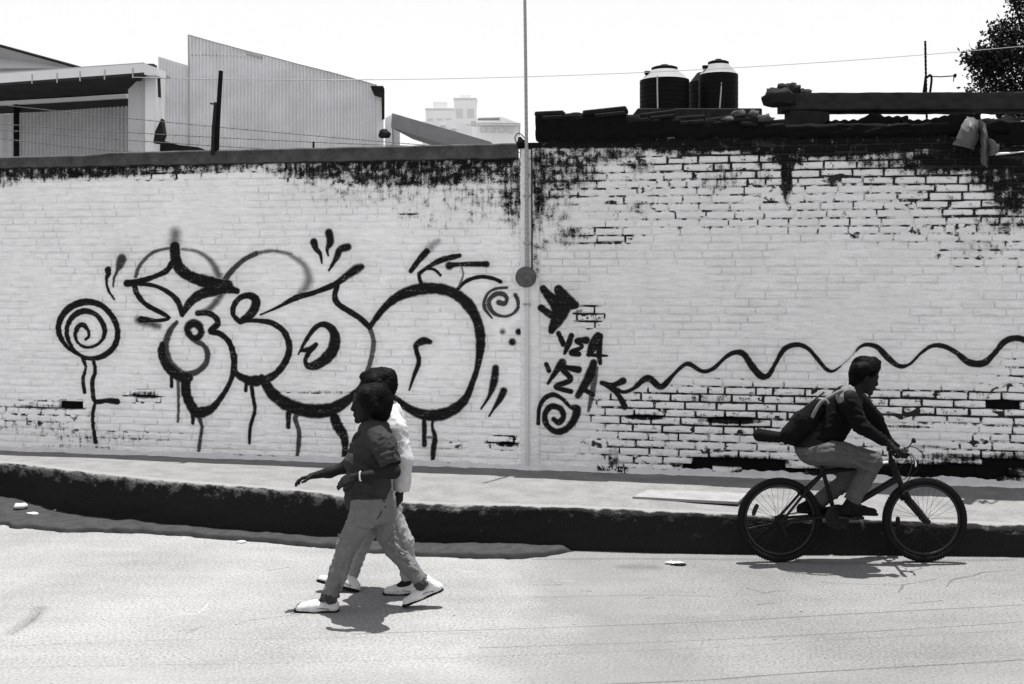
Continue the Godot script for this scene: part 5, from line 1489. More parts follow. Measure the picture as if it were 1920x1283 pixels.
# bones: [from, to, radius, radius, flat ends (1 start, 2 end, 3 both)]; cuts: [point, normal] keep what lies behind
func skin(bones: Array, cell: float, blend: float, cuts := []) -> Shape:
	var lo := Vector3.INF
	var hi := -Vector3.INF
	for b in bones:
		var r: float = maxf(b[2], b[3])
		for e in 2:
			lo = lo.min(b[e] - Vector3.ONE * r)
			hi = hi.max(b[e] + Vector3.ONE * r)
	lo -= Vector3.ONE * (cell * 2.5)
	hi += Vector3.ONE * (cell * 2.5)
	var nx := int((hi.x - lo.x) / cell) + 2
	var ny := int((hi.y - lo.y) / cell) + 2
	var nz := int((hi.z - lo.z) / cell) + 2
	var row := nx
	var slab := nx * ny
	var g := PackedFloat32Array()
	g.resize(slab * nz)
	g.fill(1.0)
	for b in bones:
		var a: Vector3 = b[0]
		var d: Vector3 = b[1] - b[0]
		var ra: float = b[2]
		var rb: float = b[3]
		var flat: int = b[4] if b.size() > 4 else 0
		var len2 := maxf(d.length_squared(), 1e-9)
		var length := sqrt(len2)
		var r := maxf(ra, rb) + blend + cell * 2.0
		var l: Vector3 = (b[0].min(b[1]) - Vector3.ONE * r - lo) / cell
		var u: Vector3 = (b[0].max(b[1]) + Vector3.ONE * r - lo) / cell
		for z in range(maxi(0, int(l.z)), mini(nz, int(u.z) + 1)):
			for y in range(maxi(0, int(l.y)), mini(ny, int(u.y) + 1)):
				var i := z * slab + y * row + maxi(0, int(l.x))
				for x in range(maxi(0, int(l.x)), mini(nx, int(u.x) + 1)):
					var q := lo + Vector3(x, y, z) * cell - a
					var t := q.dot(d) / len2
					var tc := clampf(t, 0.0, 1.0)
					var dist := (q - d * tc).length() - lerpf(ra, rb, tc)
					if flat:
						if (flat & 2) and t > 1.0:
							dist = maxf((q - d * t).length() - rb, (t - 1.0) * length)
						elif (flat & 1) and t < 0.0:
							dist = maxf((q - d * t).length() - ra, -t * length)
					var v := g[i]
					var gap := absf(v - dist)
					if gap >= blend:
						g[i] = minf(v, dist)
					else:
						g[i] = minf(v, dist) - (blend - gap) * (blend - gap) / (4.0 * blend)
					i += 1
	if cuts.size():
		for z in nz:
			for y in ny:
				for x in nx:
					var i := z * slab + y * row + x
					if g[i] < cell * 2.0:
						var q := lo + Vector3(x, y, z) * cell
						for c in cuts:
							g[i] = maxf(g[i], (q - c[0]).dot(c[1]))
	var s := Shape.new()
	var at := PackedInt32Array()
	at.resize(g.size())
	at.fill(-1)
	var corner := [0, 1, row, row + 1, slab, slab + 1, slab + row, slab + row + 1]
	var edges := [[0, 1], [2, 3], [4, 5], [6, 7], [0, 2], [1, 3], [4, 6], [5, 7], [0, 4], [1, 5], [2, 6], [3, 7]]
	var near := cell * 2.0
	for z in nz - 1:
		for y in ny - 1:
			for x in nx - 1:
				var i := z * slab + y * row + x
				if absf(g[i]) > near:
					continue
				var neg := 0
				for c in 8:
					if g[i + corner[c]] < 0.0:
						neg += 1
				if neg == 0 or neg == 8:
					continue
				var sum := Vector3.ZERO
				var n := 0
				for e in edges:
					var va := g[i + corner[e[0]]]
					var vb := g[i + corner[e[1]]]
					if (va < 0.0) != (vb < 0.0):
						var t := va / (va - vb)
						var pa := Vector3(e[0] & 1, (e[0] >> 1) & 1, e[0] >> 2)
						var pb := Vector3(e[1] & 1, (e[1] >> 1) & 1, e[1] >> 2)
						sum += pa.lerp(pb, t)
						n += 1
				at[i] = s.p(lo + (Vector3(x, y, z) + sum / n) * cell)
	for z in range(1, nz - 1):
		for y in range(1, ny - 1):
			for x in range(1, nx - 1):
				var i := z * slab + y * row + x
				var v := g[i]
				if absf(v) > near:
					continue
				for k in [[1, row, slab], [row, slab, 1], [slab, 1, row]]:
					var w := g[i + k[0]]
					if (v < 0.0) != (w < 0.0):
						var a := at[i - k[1] - k[2]]
						var b := at[i - k[2]]
						var c := at[i]
						var d := at[i - k[1]]
						if a < 0 or b < 0 or c < 0 or d < 0:
							continue
						if v < 0.0:
							s.q(a, b, c, d)
						else:
							s.q(d, c, b, a)
	return s


# cloth folds: push the points of a surface in and out
func crease(s: Shape, depth: float, freq: Vector3, n_seed: int, slant := 0.0) -> Shape:
	var nz := noise(1.0, 2, n_seed)
	var broad := noise(1.0, 2, n_seed + 50)
	var n := PackedVector3Array()
	n.resize(s.v.size())
	for k in range(0, s.ix.size(), 3):
		var a := s.ix[k]
		var c := s.ix[k + 1]
		var b := s.ix[k + 2]
		var f := (s.v[b] - s.v[a]).cross(s.v[c] - s.v[a])
		n[a] += f
		n[b] += f
		n[c] += f
	for k in s.v.size():
		var p := s.v[k]
		var w := nz.get_noise_3d(p.x * freq.x + p.y * slant, p.y * freq.y - p.x * slant * 0.4, p.z * freq.z)
		var amount := 0.35 + 0.9 * clampf(0.5 + 1.3 * broad.get_noise_3dv(p * 5.0), 0.0, 1.0)
		var ridge := 1.0 - minf(1.0, absf(w) * 3.2)
		s.v[k] = p + n[k].normalized() * depth * amount * (ridge * ridge - 0.3)
	return s


# ridges of gathered cloth: pairs of points on the surface
func folds(list: Array, r := 0.013) -> Array:
	var out := []
	for f in list:
		var mid: Vector3 = (f[0] + f[1]) / 2.0 + Vector3(0, 0, 0.004)
		out.append([f[0], mid, r * 0.6, r])
		out.append([mid, f[1], r, r * 0.5])
	return out


# single locks laid over a head of hair, from the brow to the nape
func locks(c: Vector3, r: Vector3, fwd: Vector3, count: int, length: float, curl: float, n_seed: int) -> Shape:
	var rng := RandomNumberGenerator.new()
	rng.seed = n_seed
	var s := Shape.new()
	fwd = fwd.normalized()
	var side := fwd.cross(Vector3.UP).normalized()
	for k in count:
		var a := rng.randf_range(-1.0, 1.0)
		var b := rng.randf_range(-0.35, 1.25)
		var d := (fwd * cos(b * 1.5) * 0.9 + Vector3.UP * (0.25 + sin(b * 1.5) * 0.8) + side * a * 0.95).normalized()
		if d.dot(fwd) > 0.75 and d.y < 0.35:
			continue
		var pts := []
		var radii := []
		var q := d
		var flow := (-fwd * 1.0 + Vector3.DOWN * rng.randf_range(0.2, 1.0) + side * a * 0.35).normalized()
		var steps := 7
		for j in steps:
			var t := float(j) / (steps - 1)
			pts.append(c + q * r * (1.0 + 0.035 * rng.randf() + 0.02 * sin(t * 9.0 + k)))
			radii.append(0.0045 * (1.0 - 0.75 * t) + 0.0008)
			q = (q + (flow - q * flow.dot(q)) * length / steps + Vector3(rng.randfn(), rng.randfn(), rng.randfn()) * curl).normalized()
		add_tube(s, pts, radii, 4)
	return s


func head_bones(c: Vector3, fwd: Vector3, up: Vector3, k := 1.0) -> Array:
	fwd = fwd.normalized()
	var side := fwd.cross(up).normalized()
	up = side.cross(fwd).normalized()
	var at := func(x: float, y: float, z: float) -> Vector3: return c + (fwd * x + up * y + side * z) * k
	var out := []
	for b in [
		[-0.025, 0.015, 0.0, 0.02, 0.022, 0.0, 0.078, 0.076], [0.02, -0.02, 0.02, 0.035, -0.07, 0.018, 0.056, 0.042], [0.02, -0.02, -0.02, 0.035, -0.07, -0.018, 0.056, 0.042],
		[0.045, -0.09, 0.0, 0.074, -0.104, 0.0, 0.028, 0.021], [0.05, -0.035, 0.0, 0.060, -0.068, 0.0, 0.036, 0.033], [0.04, 0.045, 0.0, 0.052, 0.01, 0.0, 0.050, 0.040], [0.055, -0.02, 0.030, 0.058, -0.045, 0.022, 0.026, 0.022], [0.055, -0.02, -0.030, 0.058, -0.045, -0.022, 0.026, 0.022], [-0.01, -0.06, 0.045, 0.05, -0.098, 0.022, 0.018, 0.016], [-0.01, -0.06, -0.045, 0.05, -0.098, -0.022, 0.018, 0.016],
		[0.084, 0.024, 0.022, 0.078, 0.02, 0.042, 0.013, 0.011], [0.084, 0.024, -0.022, 0.078, 0.02, -0.042, 0.013, 0.011],
		[0.088, 0.012, 0.0, 0.104, -0.028, 0.0, 0.009, 0.012], [0.096, -0.034, 0.010, 0.096, -0.034, -0.010, 0.009, 0.009],
		[0.09, -0.060, 0.016, 0.09, -0.060, -0.016, 0.009, 0.009], [0.088, -0.072, 0.014, 0.088, -0.072, -0.014, 0.009, 0.009],
		[0.078, 0.002, 0.031, 0.079, 0.002, 0.031, 0.0115, 0.0115], [0.078, 0.002, -0.031, 0.079, 0.002, -0.031, 0.0115, 0.0115],
		[-0.004, 0.008, 0.078, -0.010, -0.032, 0.074, 0.013, 0.009], [-0.004, 0.008, -0.078, -0.010, -0.032, -0.074, 0.013, 0.009],
		[-0.02, -0.06, 0.0, -0.035, -0.15, 0.0, 0.056, 0.054],
	]:
		out.append([at.call(b[0], b[1], b[2]), at.call(b[3], b[4], b[5]), b[6] * k, b[7] * k])
	return out


# palm, four fingers with two bends each and a thumb that leaves the side of the palm
func hand_bones(wrist: Vector3, dir: Vector3, palm: Vector3, thumb_side: float, curl: float, k := 1.0) -> Array:
	dir = dir.normalized()
	var across := dir.cross(palm).normalized() * thumb_side
	palm = (across.cross(dir) * thumb_side).normalized()
	var out := []
	out.append([wrist - dir * 0.03 * k, wrist + dir * 0.02 * k, 0.026 * k, 0.024 * k])
	for f in 4:
		var off: float = [0.028, 0.009, -0.010, -0.028][f]
		var root: Vector3 = wrist + (dir * [0.088, 0.092, 0.088, 0.080][f] + across * off) * k
		out.append([wrist + (dir * 0.015 + across * off * 0.6) * k, root, 0.0155 * k, 0.0115 * k])
		var length: float = [0.068, 0.078, 0.072, 0.056][f]
		var p := root
		var bend := curl * (0.55 + 0.12 * f)
		for j in 3:
			var seg: float = length * [0.46, 0.31, 0.25][j]
			var q: Vector3 = p + (dir * cos(bend) + palm * sin(bend)) * seg * k
			out.append([p, q, (0.0095 - 0.0009 * j) * k, (0.0088 - 0.0009 * j) * k])
			p = q
			bend += curl * (0.75 + 0.05 * f)
	var t0 := wrist + (dir * 0.022 + across * 0.024) * k
	var t1 := wrist + (dir * 0.052 + across * 0.050 + palm * 0.012) * k
	var t2 := t1 + (dir * 0.030 + across * 0.008 + palm * (0.008 + 0.012 * curl)) * k
	var t3 := t2 + (dir * 0.024 - across * 0.004 + palm * 0.010 * curl) * k
	out.append([t0, t1, 0.017 * k, 0.0125 * k])
	out.append([t1, t2, 0.0115 * k, 0.010 * k])
	out.append([t2, t3, 0.010 * k, 0.0085 * k])
	return out


func shoe(o: Node3D, heel: Vector3, toe: Vector3, ankle: Vector3, mat: Material, sole_mat: Material, k := 1.0) -> void:
	var fwd := (toe - heel).normalized()
	var up := (ankle - heel - fwd * (ankle - heel).dot(fwd)).normalized()
	var side := fwd.cross(up)
	var w := 0.017 * k
	var upper := skin([
		[heel + up * 0.035 * k, heel.lerp(toe, 0.5) + up * 0.034 * k, 0.034 * k, 0.037 * k], [heel.lerp(toe, 0.45) + up * 0.034 * k + side * w * 0.4, toe - fwd * 0.035 * k + up * 0.028 * k + side * w * 0.5, 0.036 * k, 0.027 * k],
		[heel.lerp(toe, 0.45) + up * 0.034 * k - side * w * 0.4, toe - fwd * 0.035 * k + up * 0.028 * k - side * w * 0.5, 0.036 * k, 0.027 * k],
		[heel + up * 0.04 * k + fwd * 0.006 * k, ankle, 0.036 * k, 0.038 * k, 2], [heel.lerp(toe, 0.25) + up * 0.05 * k, heel.lerp(toe, 0.6) + up * 0.045 * k, 0.036 * k, 0.026 * k],
	], 0.007, 0.02, [[heel + up * 0.012, -up]])
	crease(upper, 0.002, Vector3(30, 40, 30), 3)
	var m := part("shoe", upper.mesh(), mat, o)
	var sole := skin([[heel + up * 0.012 * k, heel.lerp(toe, 0.4) + up * 0.012 * k, 0.036 * k, 0.034 * k], [heel.lerp(toe, 0.4) + up * 0.012 * k, toe - fwd * 0.03 * k + up * 0.012 * k, 0.036 * k, 0.038 * k]], 0.007, 0.01, [[heel + up * 0.02 * k, up], [heel + up * 0.001, -up]])
	part("sole", sole.mesh(), sole_mat, m)
	if mat == M.shoe_white:
		for sg in [-1.0, 1.0]:
			var a: Vector3 = heel + up * 0.03 * k + fwd * 0.03 + side * sg * 0.036
			part("side_stripe", tube(smooth([a, a + fwd * 0.05 + up * 0.012 + side * sg * 0.004, a + fwd * 0.10 + up * 0.006 + side * sg * 0.006]), [0.004, 0.006, 0.004], 5), M.jeans_grey, m)
		for q in 4:
			var l: Vector3 = heel.lerp(toe, 0.40 + 0.075 * q) + up * (0.078 - 0.007 * q) * k
			part("lace", tube([l - side * 0.022, l + up * 0.004, l + side * 0.022], [0.003], 5), M.jeans_grey, m)


func build_people() -> void:
	M.skin = stuff(0.016, 0.6, 0.2, 3.0, 0.0, 101)
	M.hair = stuff(0.005, 0.6, 0.5, 8.0, 0.5, 102)
	M.shirt_dark = cloth(0.04, 103)
	M.shirt_black = cloth(0.007, 104)
	M.jeans_grey = cloth(0.155, 105)
	M.cuff = cloth(0.05, 112)
	M.jeans_pale = cloth(0.085, 106)
	M.white_cloth = cloth(0.5, 107)
	M.trousers_pale = cloth(0.28, 108)
	M.shoe_white = cloth(0.6, 109)
	M.shoe_black = cloth(0.01, 110)
	M.silver = stuff(0.7, 0.3, 0.1, 3.0, 0.0, 111)
	woman_in_front()
	companion_behind()
	cyclist()


func cloth(base: float, n_seed: int) -> StandardMaterial3D:
	var m := stuff(base, 0.95, 0.4, 4.0, 0.25, n_seed)
	m.rim_enabled = true
	m.rim = 0.06
	m.rim_tint = 0.5
	return m


func woman_in_front() -> void:
	var o := thing("person", "person in dark short sleeved top and grey jeans striding left, bare arm stretched ahead", "person", Vector3(-0.975, 0.001, -7.36))
	var head := Vector3(-0.992, 1.43, -7.35)
	var fwd := Vector3(-1.0, -0.06, 0.1)
	var hs := 1.06
	var wrist_far := Vector3(-1.395, 0.905, -7.5)
	var wrist_near := Vector3(-1.034, 0.979, -7.08)
	var body := skin([
		[Vector3(-0.967, 1.309, -7.35), Vector3(-0.956, 1.228, -7.35), 0.05, 0.058], [Vector3(-0.956, 1.217, -7.35), Vector3(-0.978, 1.015, -7.35), 0.10, 0.11], [Vector3(-0.978, 1.015, -7.35), Vector3(-0.985, 0.739, -7.35), 0.11, 0.12],
		[Vector3(-0.939, 1.219, -7.22), Vector3(-0.877, 1.202, -7.19), 0.06, 0.055], [Vector3(-0.877, 1.202, -7.19), Vector3(-0.789, 1.006, -7.11), 0.05, 0.041], [Vector3(-0.789, 1.006, -7.11), wrist_near, 0.042, 0.026],
		[Vector3(-1.01, 1.178, -7.48), Vector3(-1.066, 1.151, -7.51), 0.06, 0.055], [Vector3(-1.066, 1.151, -7.51), Vector3(-1.169, 0.958, -7.54), 0.05, 0.041], [Vector3(-1.169, 0.958, -7.54), Vector3(-1.286, 0.924, -7.52), 0.041, 0.035], [Vector3(-1.286, 0.924, -7.52), wrist_far, 0.035, 0.025],
		[Vector3(-0.997, 0.718, -7.28), Vector3(-1.123, 0.472, -7.29), 0.075, 0.045], [Vector3(-1.123, 0.472, -7.29), Vector3(-1.257, 0.11, -7.33), 0.04, 0.032], [Vector3(-1.257, 0.11, -7.33), Vector3(-1.351, 0.037, -7.34), 0.03, 0.022],
		[Vector3(-0.952, 0.675, -7.44), Vector3(-0.826, 0.411, -7.44), 0.075, 0.045], [Vector3(-0.826, 0.411, -7.44), Vector3(-0.618, 0.165, -7.44), 0.04, 0.032], [Vector3(-0.61, 0.15, -7.44), Vector3(-0.655, 0.068, -7.44), 0.03, 0.022],
	], 0.013, 0.035)
	body.join(skin(head_bones(head, fwd, Vector3.UP, hs), 0.0045, 0.012))
	body.join(skin(hand_bones(wrist_near, Vector3(-1.186, 0.922, -7.1) - wrist_near, Vector3(0.1, -0.6, -0.7), 1.0, 0.42, 1.0), 0.0035, 0.008))
	body.join(skin(hand_bones(wrist_far, Vector3(-1.485, 0.89, -7.46) - wrist_far, Vector3(0.3, -1, 0.15), 1.0, 0.5, 0.92), 0.0035, 0.008))
	part("body", body.mesh(), M.skin, o)
	var hair := skin([
		[Vector3(-0.959, 1.463, -7.35), Vector3(-0.933, 1.449, -7.35), 0.108, 0.112], [Vector3(-0.904, 1.427, -7.35), Vector3(-0.897, 1.36, -7.35), 0.075, 0.06], [Vector3(-0.985, 1.482, -7.35), Vector3(-1.022, 1.5, -7.35), 0.080, 0.058], [Vector3(-0.989, 1.495, -7.27), Vector3(-0.944, 1.416, -7.26), 0.06, 0.055], [Vector3(-1.01, 1.476, -7.43), Vector3(-0.967, 1.393, -7.44), 0.06, 0.055],
		[Vector3(-0.937, 1.338, -7.35), Vector3(-0.926, 1.287, -7.35), 0.05, 0.04],
	], 0.008, 0.03)
	crease(hair, 0.008, Vector3(30, 55, 30), 41, 18.0)
	hair.join(locks(Vector3(-0.948, 1.449, -7.35), Vector3(0.125, 0.118, 0.122), fwd, 260, 1.0, 0.10, 4))
	part("hair", hair.mesh(), M.hair, o)
	var top := skin([
		[Vector3(-0.948, 1.221, -7.35), Vector3(-0.967, 1.088, -7.35), 0.118, 0.132], [Vector3(-0.967, 1.088, -7.35), Vector3(-0.985, 0.886, -7.35), 0.14, 0.148], [Vector3(-0.985, 0.886, -7.35), Vector3(-0.985, 0.714, -7.35), 0.145, 0.152, 2],  # hem set low: its dark cloth stands in for shade on the hips
		[Vector3(-1.034, 1.101, -7.28), Vector3(-1.056, 1.042, -7.28), 0.06, 0.092], [Vector3(-1.054, 1.076, -7.42), Vector3(-1.076, 1.017, -7.42), 0.06, 0.092], [Vector3(-1.051, 0.886, -7.35), Vector3(-1.036, 0.794, -7.35), 0.11, 0.12],
		[Vector3(-0.944, 1.242, -7.26), Vector3(-0.967, 1.214, -7.44), 0.085, 0.085], [Vector3(-0.891, 1.152, -7.3), Vector3(-0.918, 1.043, -7.4), 0.10, 0.11],
		[Vector3(-0.963, 1.261, -7.35), Vector3(-0.956, 1.217, -7.35), 0.072, 0.095, 1],
		[Vector3(-0.91, 1.205, -7.22), Vector3(-0.86, 1.17, -7.17), 0.082, 0.084], [Vector3(-0.86, 1.17, -7.17), Vector3(-0.808, 1.046, -7.12), 0.082, 0.070, 2],
		[Vector3(-1.017, 1.163, -7.48), Vector3(-1.06, 1.112, -7.52), 0.080, 0.078], [Vector3(-1.06, 1.112, -7.52), Vector3(-1.123, 0.988, -7.54), 0.076, 0.064, 2],
	] + folds([[Vector3(-0.916, 1.257, -7.16), Vector3(-0.824, 1.231, -7.1)], [Vector3(-0.904, 1.21, -7.12), Vector3(-0.794, 1.194, -7.09)], [Vector3(-0.893, 1.158, -7.09), Vector3(-0.775, 1.178, -7.08)], [Vector3(-0.886, 1.114, -7.06), Vector3(-0.767, 1.147, -7.07)], [Vector3(-0.874, 1.077, -7.05), Vector3(-0.764, 1.109, -7.07)], [Vector3(-1.051, 1.035, -7.2), Vector3(-0.913, 0.994, -7.19)], [Vector3(-1.073, 0.934, -7.2), Vector3(-0.912, 0.881, -7.18)], [Vector3(-1.112, 0.822, -7.22), Vector3(-0.89, 0.809, -7.18)]]), 0.010, 0.022)
	crease(top, 0.009, Vector3(9, 12, 8), 42, 9.0)
	var t := part("top", top.mesh(), M.shirt_dark, o)
	part("collar", tube(smooth([Vector3(-1.093, 1.19, -7.36), Vector3(-1.047, 1.24, -7.27), Vector3(-0.967, 1.273, -7.22), Vector3(-0.878, 1.246, -7.26), Vector3(-0.854, 1.216, -7.36), Vector3(-0.91, 1.226, -7.46), Vector3(-1.01, 1.231, -7.48), Vector3(-1.079, 1.214, -7.44), Vector3(-1.093, 1.19, -7.36)]), [0.010], 6), M.shirt_dark, t)
	var legs := skin([
		[Vector3(-0.986, 0.776, -7.3), Vector3(-0.983, 0.707, -7.28), 0.125, 0.118, 1], [Vector3(-0.986, 0.752, -7.41), Vector3(-0.958, 0.673, -7.43), 0.125, 0.118, 1], [Vector3(-0.905, 0.756, -7.36), Vector3(-0.898, 0.689, -7.36), 0.105, 0.10],
		[Vector3(-0.997, 0.707, -7.28), Vector3(-1.123, 0.472, -7.29), 0.100, 0.074], [Vector3(-1.123, 0.472, -7.29), Vector3(-1.186, 0.294, -7.3), 0.070, 0.062], [Vector3(-1.186, 0.294, -7.3), Vector3(-1.261, 0.088, -7.33), 0.062, 0.055, 2],
		[Vector3(-0.945, 0.671, -7.44), Vector3(-0.826, 0.411, -7.44), 0.100, 0.068], [Vector3(-0.826, 0.411, -7.44), Vector3(-0.722, 0.284, -7.44), 0.066, 0.058], [Vector3(-0.722, 0.284, -7.44), Vector3(-0.61, 0.147, -7.44), 0.058, 0.052, 2],
	] + folds([[Vector3(-1.178, 0.557, -7.225), Vector3(-1.066, 0.553, -7.2)], [Vector3(-1.194, 0.486, -7.235), Vector3(-1.074, 0.525, -7.21)], [Vector3(-1.187, 0.435, -7.235), Vector3(-1.077, 0.409, -7.225)], [Vector3(-1.142, 0.388, -7.225), Vector3(-1.205, 0.182, -7.26)], [Vector3(-1.114, 0.356, -7.235), Vector3(-1.163, 0.164, -7.27)], [Vector3(-0.883, 0.536, -7.355), Vector3(-0.765, 0.476, -7.36)], [Vector3(-0.861, 0.468, -7.36), Vector3(-0.722, 0.392, -7.37)], [Vector3(-0.818, 0.4, -7.37), Vector3(-0.686, 0.332, -7.375)], [Vector3(-0.76, 0.324, -7.375), Vector3(-0.642, 0.264, -7.38)], [Vector3(-1.075, 0.654, -7.17), Vector3(-0.935, 0.613, -7.19)]]), 0.010, 0.022)
	crease(legs, 0.007, Vector3(12, 10, 8), 43, -11.0)
	var j := part("jeans", legs.mesh(), M.jeans_grey, o)
	for c in [[Vector3(-1.245, 0.133, -7.325), Vector3(-1.261, 0.08, -7.33), 0.061], [Vector3(-0.647, 0.188, -7.44), Vector3(-0.606, 0.143, -7.44), 0.058]]:
		var cuff := skin([[c[0], c[1], c[2], c[2] * 0.97, 3]], 0.009, 0.01)
		crease(cuff, 0.012, Vector3(12, 40, 12), 44, 10.0)
		part("cuff", cuff.mesh(), M.cuff, j)
	part("pocket_seam", tube(smooth([Vector3(-0.878, 0.726, -7.2), Vector3(-0.907, 0.676, -7.195), Vector3(-0.97, 0.664, -7.185)]), [0.004], 5), M.cuff, j)
	shoe(o, Vector3(-1.223, 0.002, -7.345), Vector3(-1.495, -0.001, -7.345), Vector3(-1.259, 0.135, -7.32), M.shoe_white, M.shoe_black)
	shoe(o, Vector3(-0.506, 0.102, -7.44), Vector3(-0.753, 0.004, -7.42), Vector3(-0.606, 0.188, -7.44), M.shoe_white, M.shoe_black)
	part("bracelet", tube(smooth([Vector3(-1.005, 1.017, -7.05), Vector3(-1.007, 0.993, -7.045), Vector3(-1.006, 0.962, -7.06), Vector3(-1.003, 0.953, -7.09), Vector3(-1.007, 0.976, -7.115), Vector3(-1.008, 1.007, -7.1), Vector3(-1.005, 1.017, -7.05)]), [0.0055], 6), M.silver, o)


func companion_behind() -> void:
	var o := thing("person", "person in white top and pale trousers walking left, half hidden behind another walker", "person", Vector3(-0.965, -0.001, -7.78))
	var head := Vector3(-0.976, 1.496, -7.78)
	var fwd := Vector3(-1.0, -0.05, -0.1)
	var wrist := Vector3(-0.786, 0.803, -7.52)
	var wrist_far := Vector3(-1.133, 0.78, -7.98)
	var body := skin([
		[Vector3(-0.965, 1.364, -7.78), Vector3(-0.957, 1.267, -7.78), 0.052, 0.06], [Vector3(-0.949, 1.247, -7.78), Vector3(-0.965, 1.014, -7.78), 0.11, 0.11], [Vector3(-0.965, 1.014, -7.78), Vector3(-0.973, 0.722, -7.78), 0.105, 0.12],
		[Vector3(-0.912, 1.284, -7.66), Vector3(-0.851, 1.266, -7.6), 0.06, 0.055], [Vector3(-0.851, 1.266, -7.6), Vector3(-0.772, 1.02, -7.53), 0.05, 0.042], [Vector3(-0.772, 1.02, -7.53), wrist, 0.042, 0.027],
		[Vector3(-0.98, 1.238, -7.9), Vector3(-1.016, 1.205, -7.94), 0.06, 0.055], [Vector3(-1.016, 1.205, -7.94), Vector3(-1.053, 0.96, -7.98), 0.05, 0.042], [Vector3(-1.053, 0.96, -7.98), wrist_far, 0.042, 0.027],
		[Vector3(-0.932, 0.701, -7.7), Vector3(-0.782, 0.381, -7.7), 0.075, 0.045], [Vector3(-0.782, 0.381, -7.7), Vector3(-0.741, 0.106, -7.72), 0.04, 0.032], [Vector3(-0.741, 0.106, -7.72), Vector3(-0.83, 0.044, -7.72), 0.035, 0.028],
		[Vector3(-0.998, 0.666, -7.86), Vector3(-1.116, 0.352, -7.86), 0.075, 0.045], [Vector3(-1.116, 0.352, -7.86), Vector3(-1.209, 0.068, -7.85), 0.04, 0.032], [Vector3(-1.209, 0.068, -7.85), Vector3(-1.315, 0.04, -7.85), 0.035, 0.028],
	], 0.014, 0.035)
	body.join(skin(head_bones(head, fwd, Vector3.UP, 1.02), 0.005, 0.012))
	body.join(skin(hand_bones(wrist, Vector3(-0.797, 0.702, -7.52) - wrist, Vector3(-0.9, 0, -0.4), -1.0, 0.6, 1.0), 0.004, 0.008))
	body.join(skin(hand_bones(wrist_far, Vector3(-1.181, 0.72, -7.98) - wrist_far, Vector3(0, -0.5, 1.0), 1.0, 0.6, 1.0), 0.004, 0.008))
	part("body", body.mesh(), M.skin, o)
	var hair := skin([
		[Vector3(-0.988, 1.539, -7.78), Vector3(-0.934, 1.535, -7.78), 0.10, 0.098], [Vector3(-1.05, 1.566, -7.78), Vector3(-1.078, 1.574, -7.78), 0.06, 0.035], [Vector3(-0.918, 1.489, -7.78), Vector3(-0.926, 1.403, -7.78), 0.078, 0.055], [Vector3(-0.926, 1.582, -7.78), Vector3(-0.895, 1.586, -7.78), 0.055, 0.045],
		[Vector3(-1.001, 1.544, -7.7), Vector3(-0.932, 1.498, -7.7), 0.055, 0.055], [Vector3(-1.023, 1.526, -7.87), Vector3(-0.952, 1.479, -7.87), 0.055, 0.055],
	], 0.008, 0.03)
	crease(hair, 0.007, Vector3(40, 40, 40), 51, 18.0)
	hair.join(locks(Vector3(-0.957, 1.528, -7.78), Vector3(0.118, 0.108, 0.115), fwd, 240, 0.9, 0.08, 5))
	part("hair", hair.mesh(), M.hair, o)
	var top := skin([
		[Vector3(-0.926, 1.279, -7.78), Vector3(-0.941, 1.092, -7.78), 0.13, 0.142], [Vector3(-0.941, 1.092, -7.78), Vector3(-0.957, 0.82, -7.78), 0.142, 0.145], [Vector3(-0.957, 0.82, -7.78), Vector3(-0.957, 0.672, -7.78), 0.148, 0.15, 2],
		[Vector3(-0.904, 1.303, -7.66), Vector3(-0.932, 1.27, -7.9), 0.08, 0.08], [Vector3(-0.926, 1.356, -7.78), Vector3(-0.91, 1.294, -7.78), 0.078, 0.105, 1], [Vector3(-0.867, 1.311, -7.74), Vector3(-0.861, 1.243, -7.76), 0.07, 0.08],
		[Vector3(-0.876, 1.286, -7.62), Vector3(-0.825, 1.221, -7.57), 0.082, 0.078], [Vector3(-0.825, 1.221, -7.57), Vector3(-0.764, 1.012, -7.53), 0.076, 0.064], [Vector3(-0.764, 1.012, -7.53), Vector3(-0.778, 0.841, -7.52), 0.064, 0.055], [Vector3(-0.778, 0.852, -7.52), Vector3(-0.782, 0.796, -7.52), 0.06, 0.058, 2],
		[Vector3(-0.982, 1.227, -7.92), Vector3(-1.044, 1.001, -7.97), 0.078, 0.066], [Vector3(-1.044, 1.001, -7.97), Vector3(-1.117, 0.808, -7.98), 0.064, 0.052, 2],
	], 0.0125, 0.03)
	crease(top, 0.008, Vector3(8, 7, 8), 52, 8.0)
	part("top", top.mesh(), M.white_cloth, o)
	var legs := skin([
		[Vector3(-0.942, 0.716, -7.72), Vector3(-0.932, 0.643, -7.7), 0.13, 0.125, 1], [Vector3(-0.98, 0.69, -7.84), Vector3(-0.99, 0.607, -7.86), 0.13, 0.125, 1],
		[Vector3(-0.924, 0.651, -7.7), Vector3(-0.785, 0.381, -7.7), 0.102, 0.074], [Vector3(-0.785, 0.381, -7.7), Vector3(-0.741, 0.117, -7.72), 0.072, 0.060, 2],
		[Vector3(-0.998, 0.615, -7.86), Vector3(-1.112, 0.352, -7.86), 0.102, 0.074], [Vector3(-1.112, 0.352, -7.86), Vector3(-1.205, 0.076, -7.85), 0.072, 0.060, 2],
	], 0.0125, 0.03)
	crease(legs, 0.008, Vector3(13, 8, 9), 53, -7.0)
	part("trousers", legs.mesh(), M.trousers_pale, o)
	shoe(o, Vector3(-0.7, 0.002, -7.73), Vector3(-0.931, -0.005, -7.73), Vector3(-0.741, 0.137, -7.72), M.shoe_white, M.shoe_black)
	shoe(o, Vector3(-1.152, 0.001, -7.785), Vector3(-1.427, 0.067, -7.8), Vector3(-1.21, 0.121, -7.83), M.shoe_white, M.shoe_black)


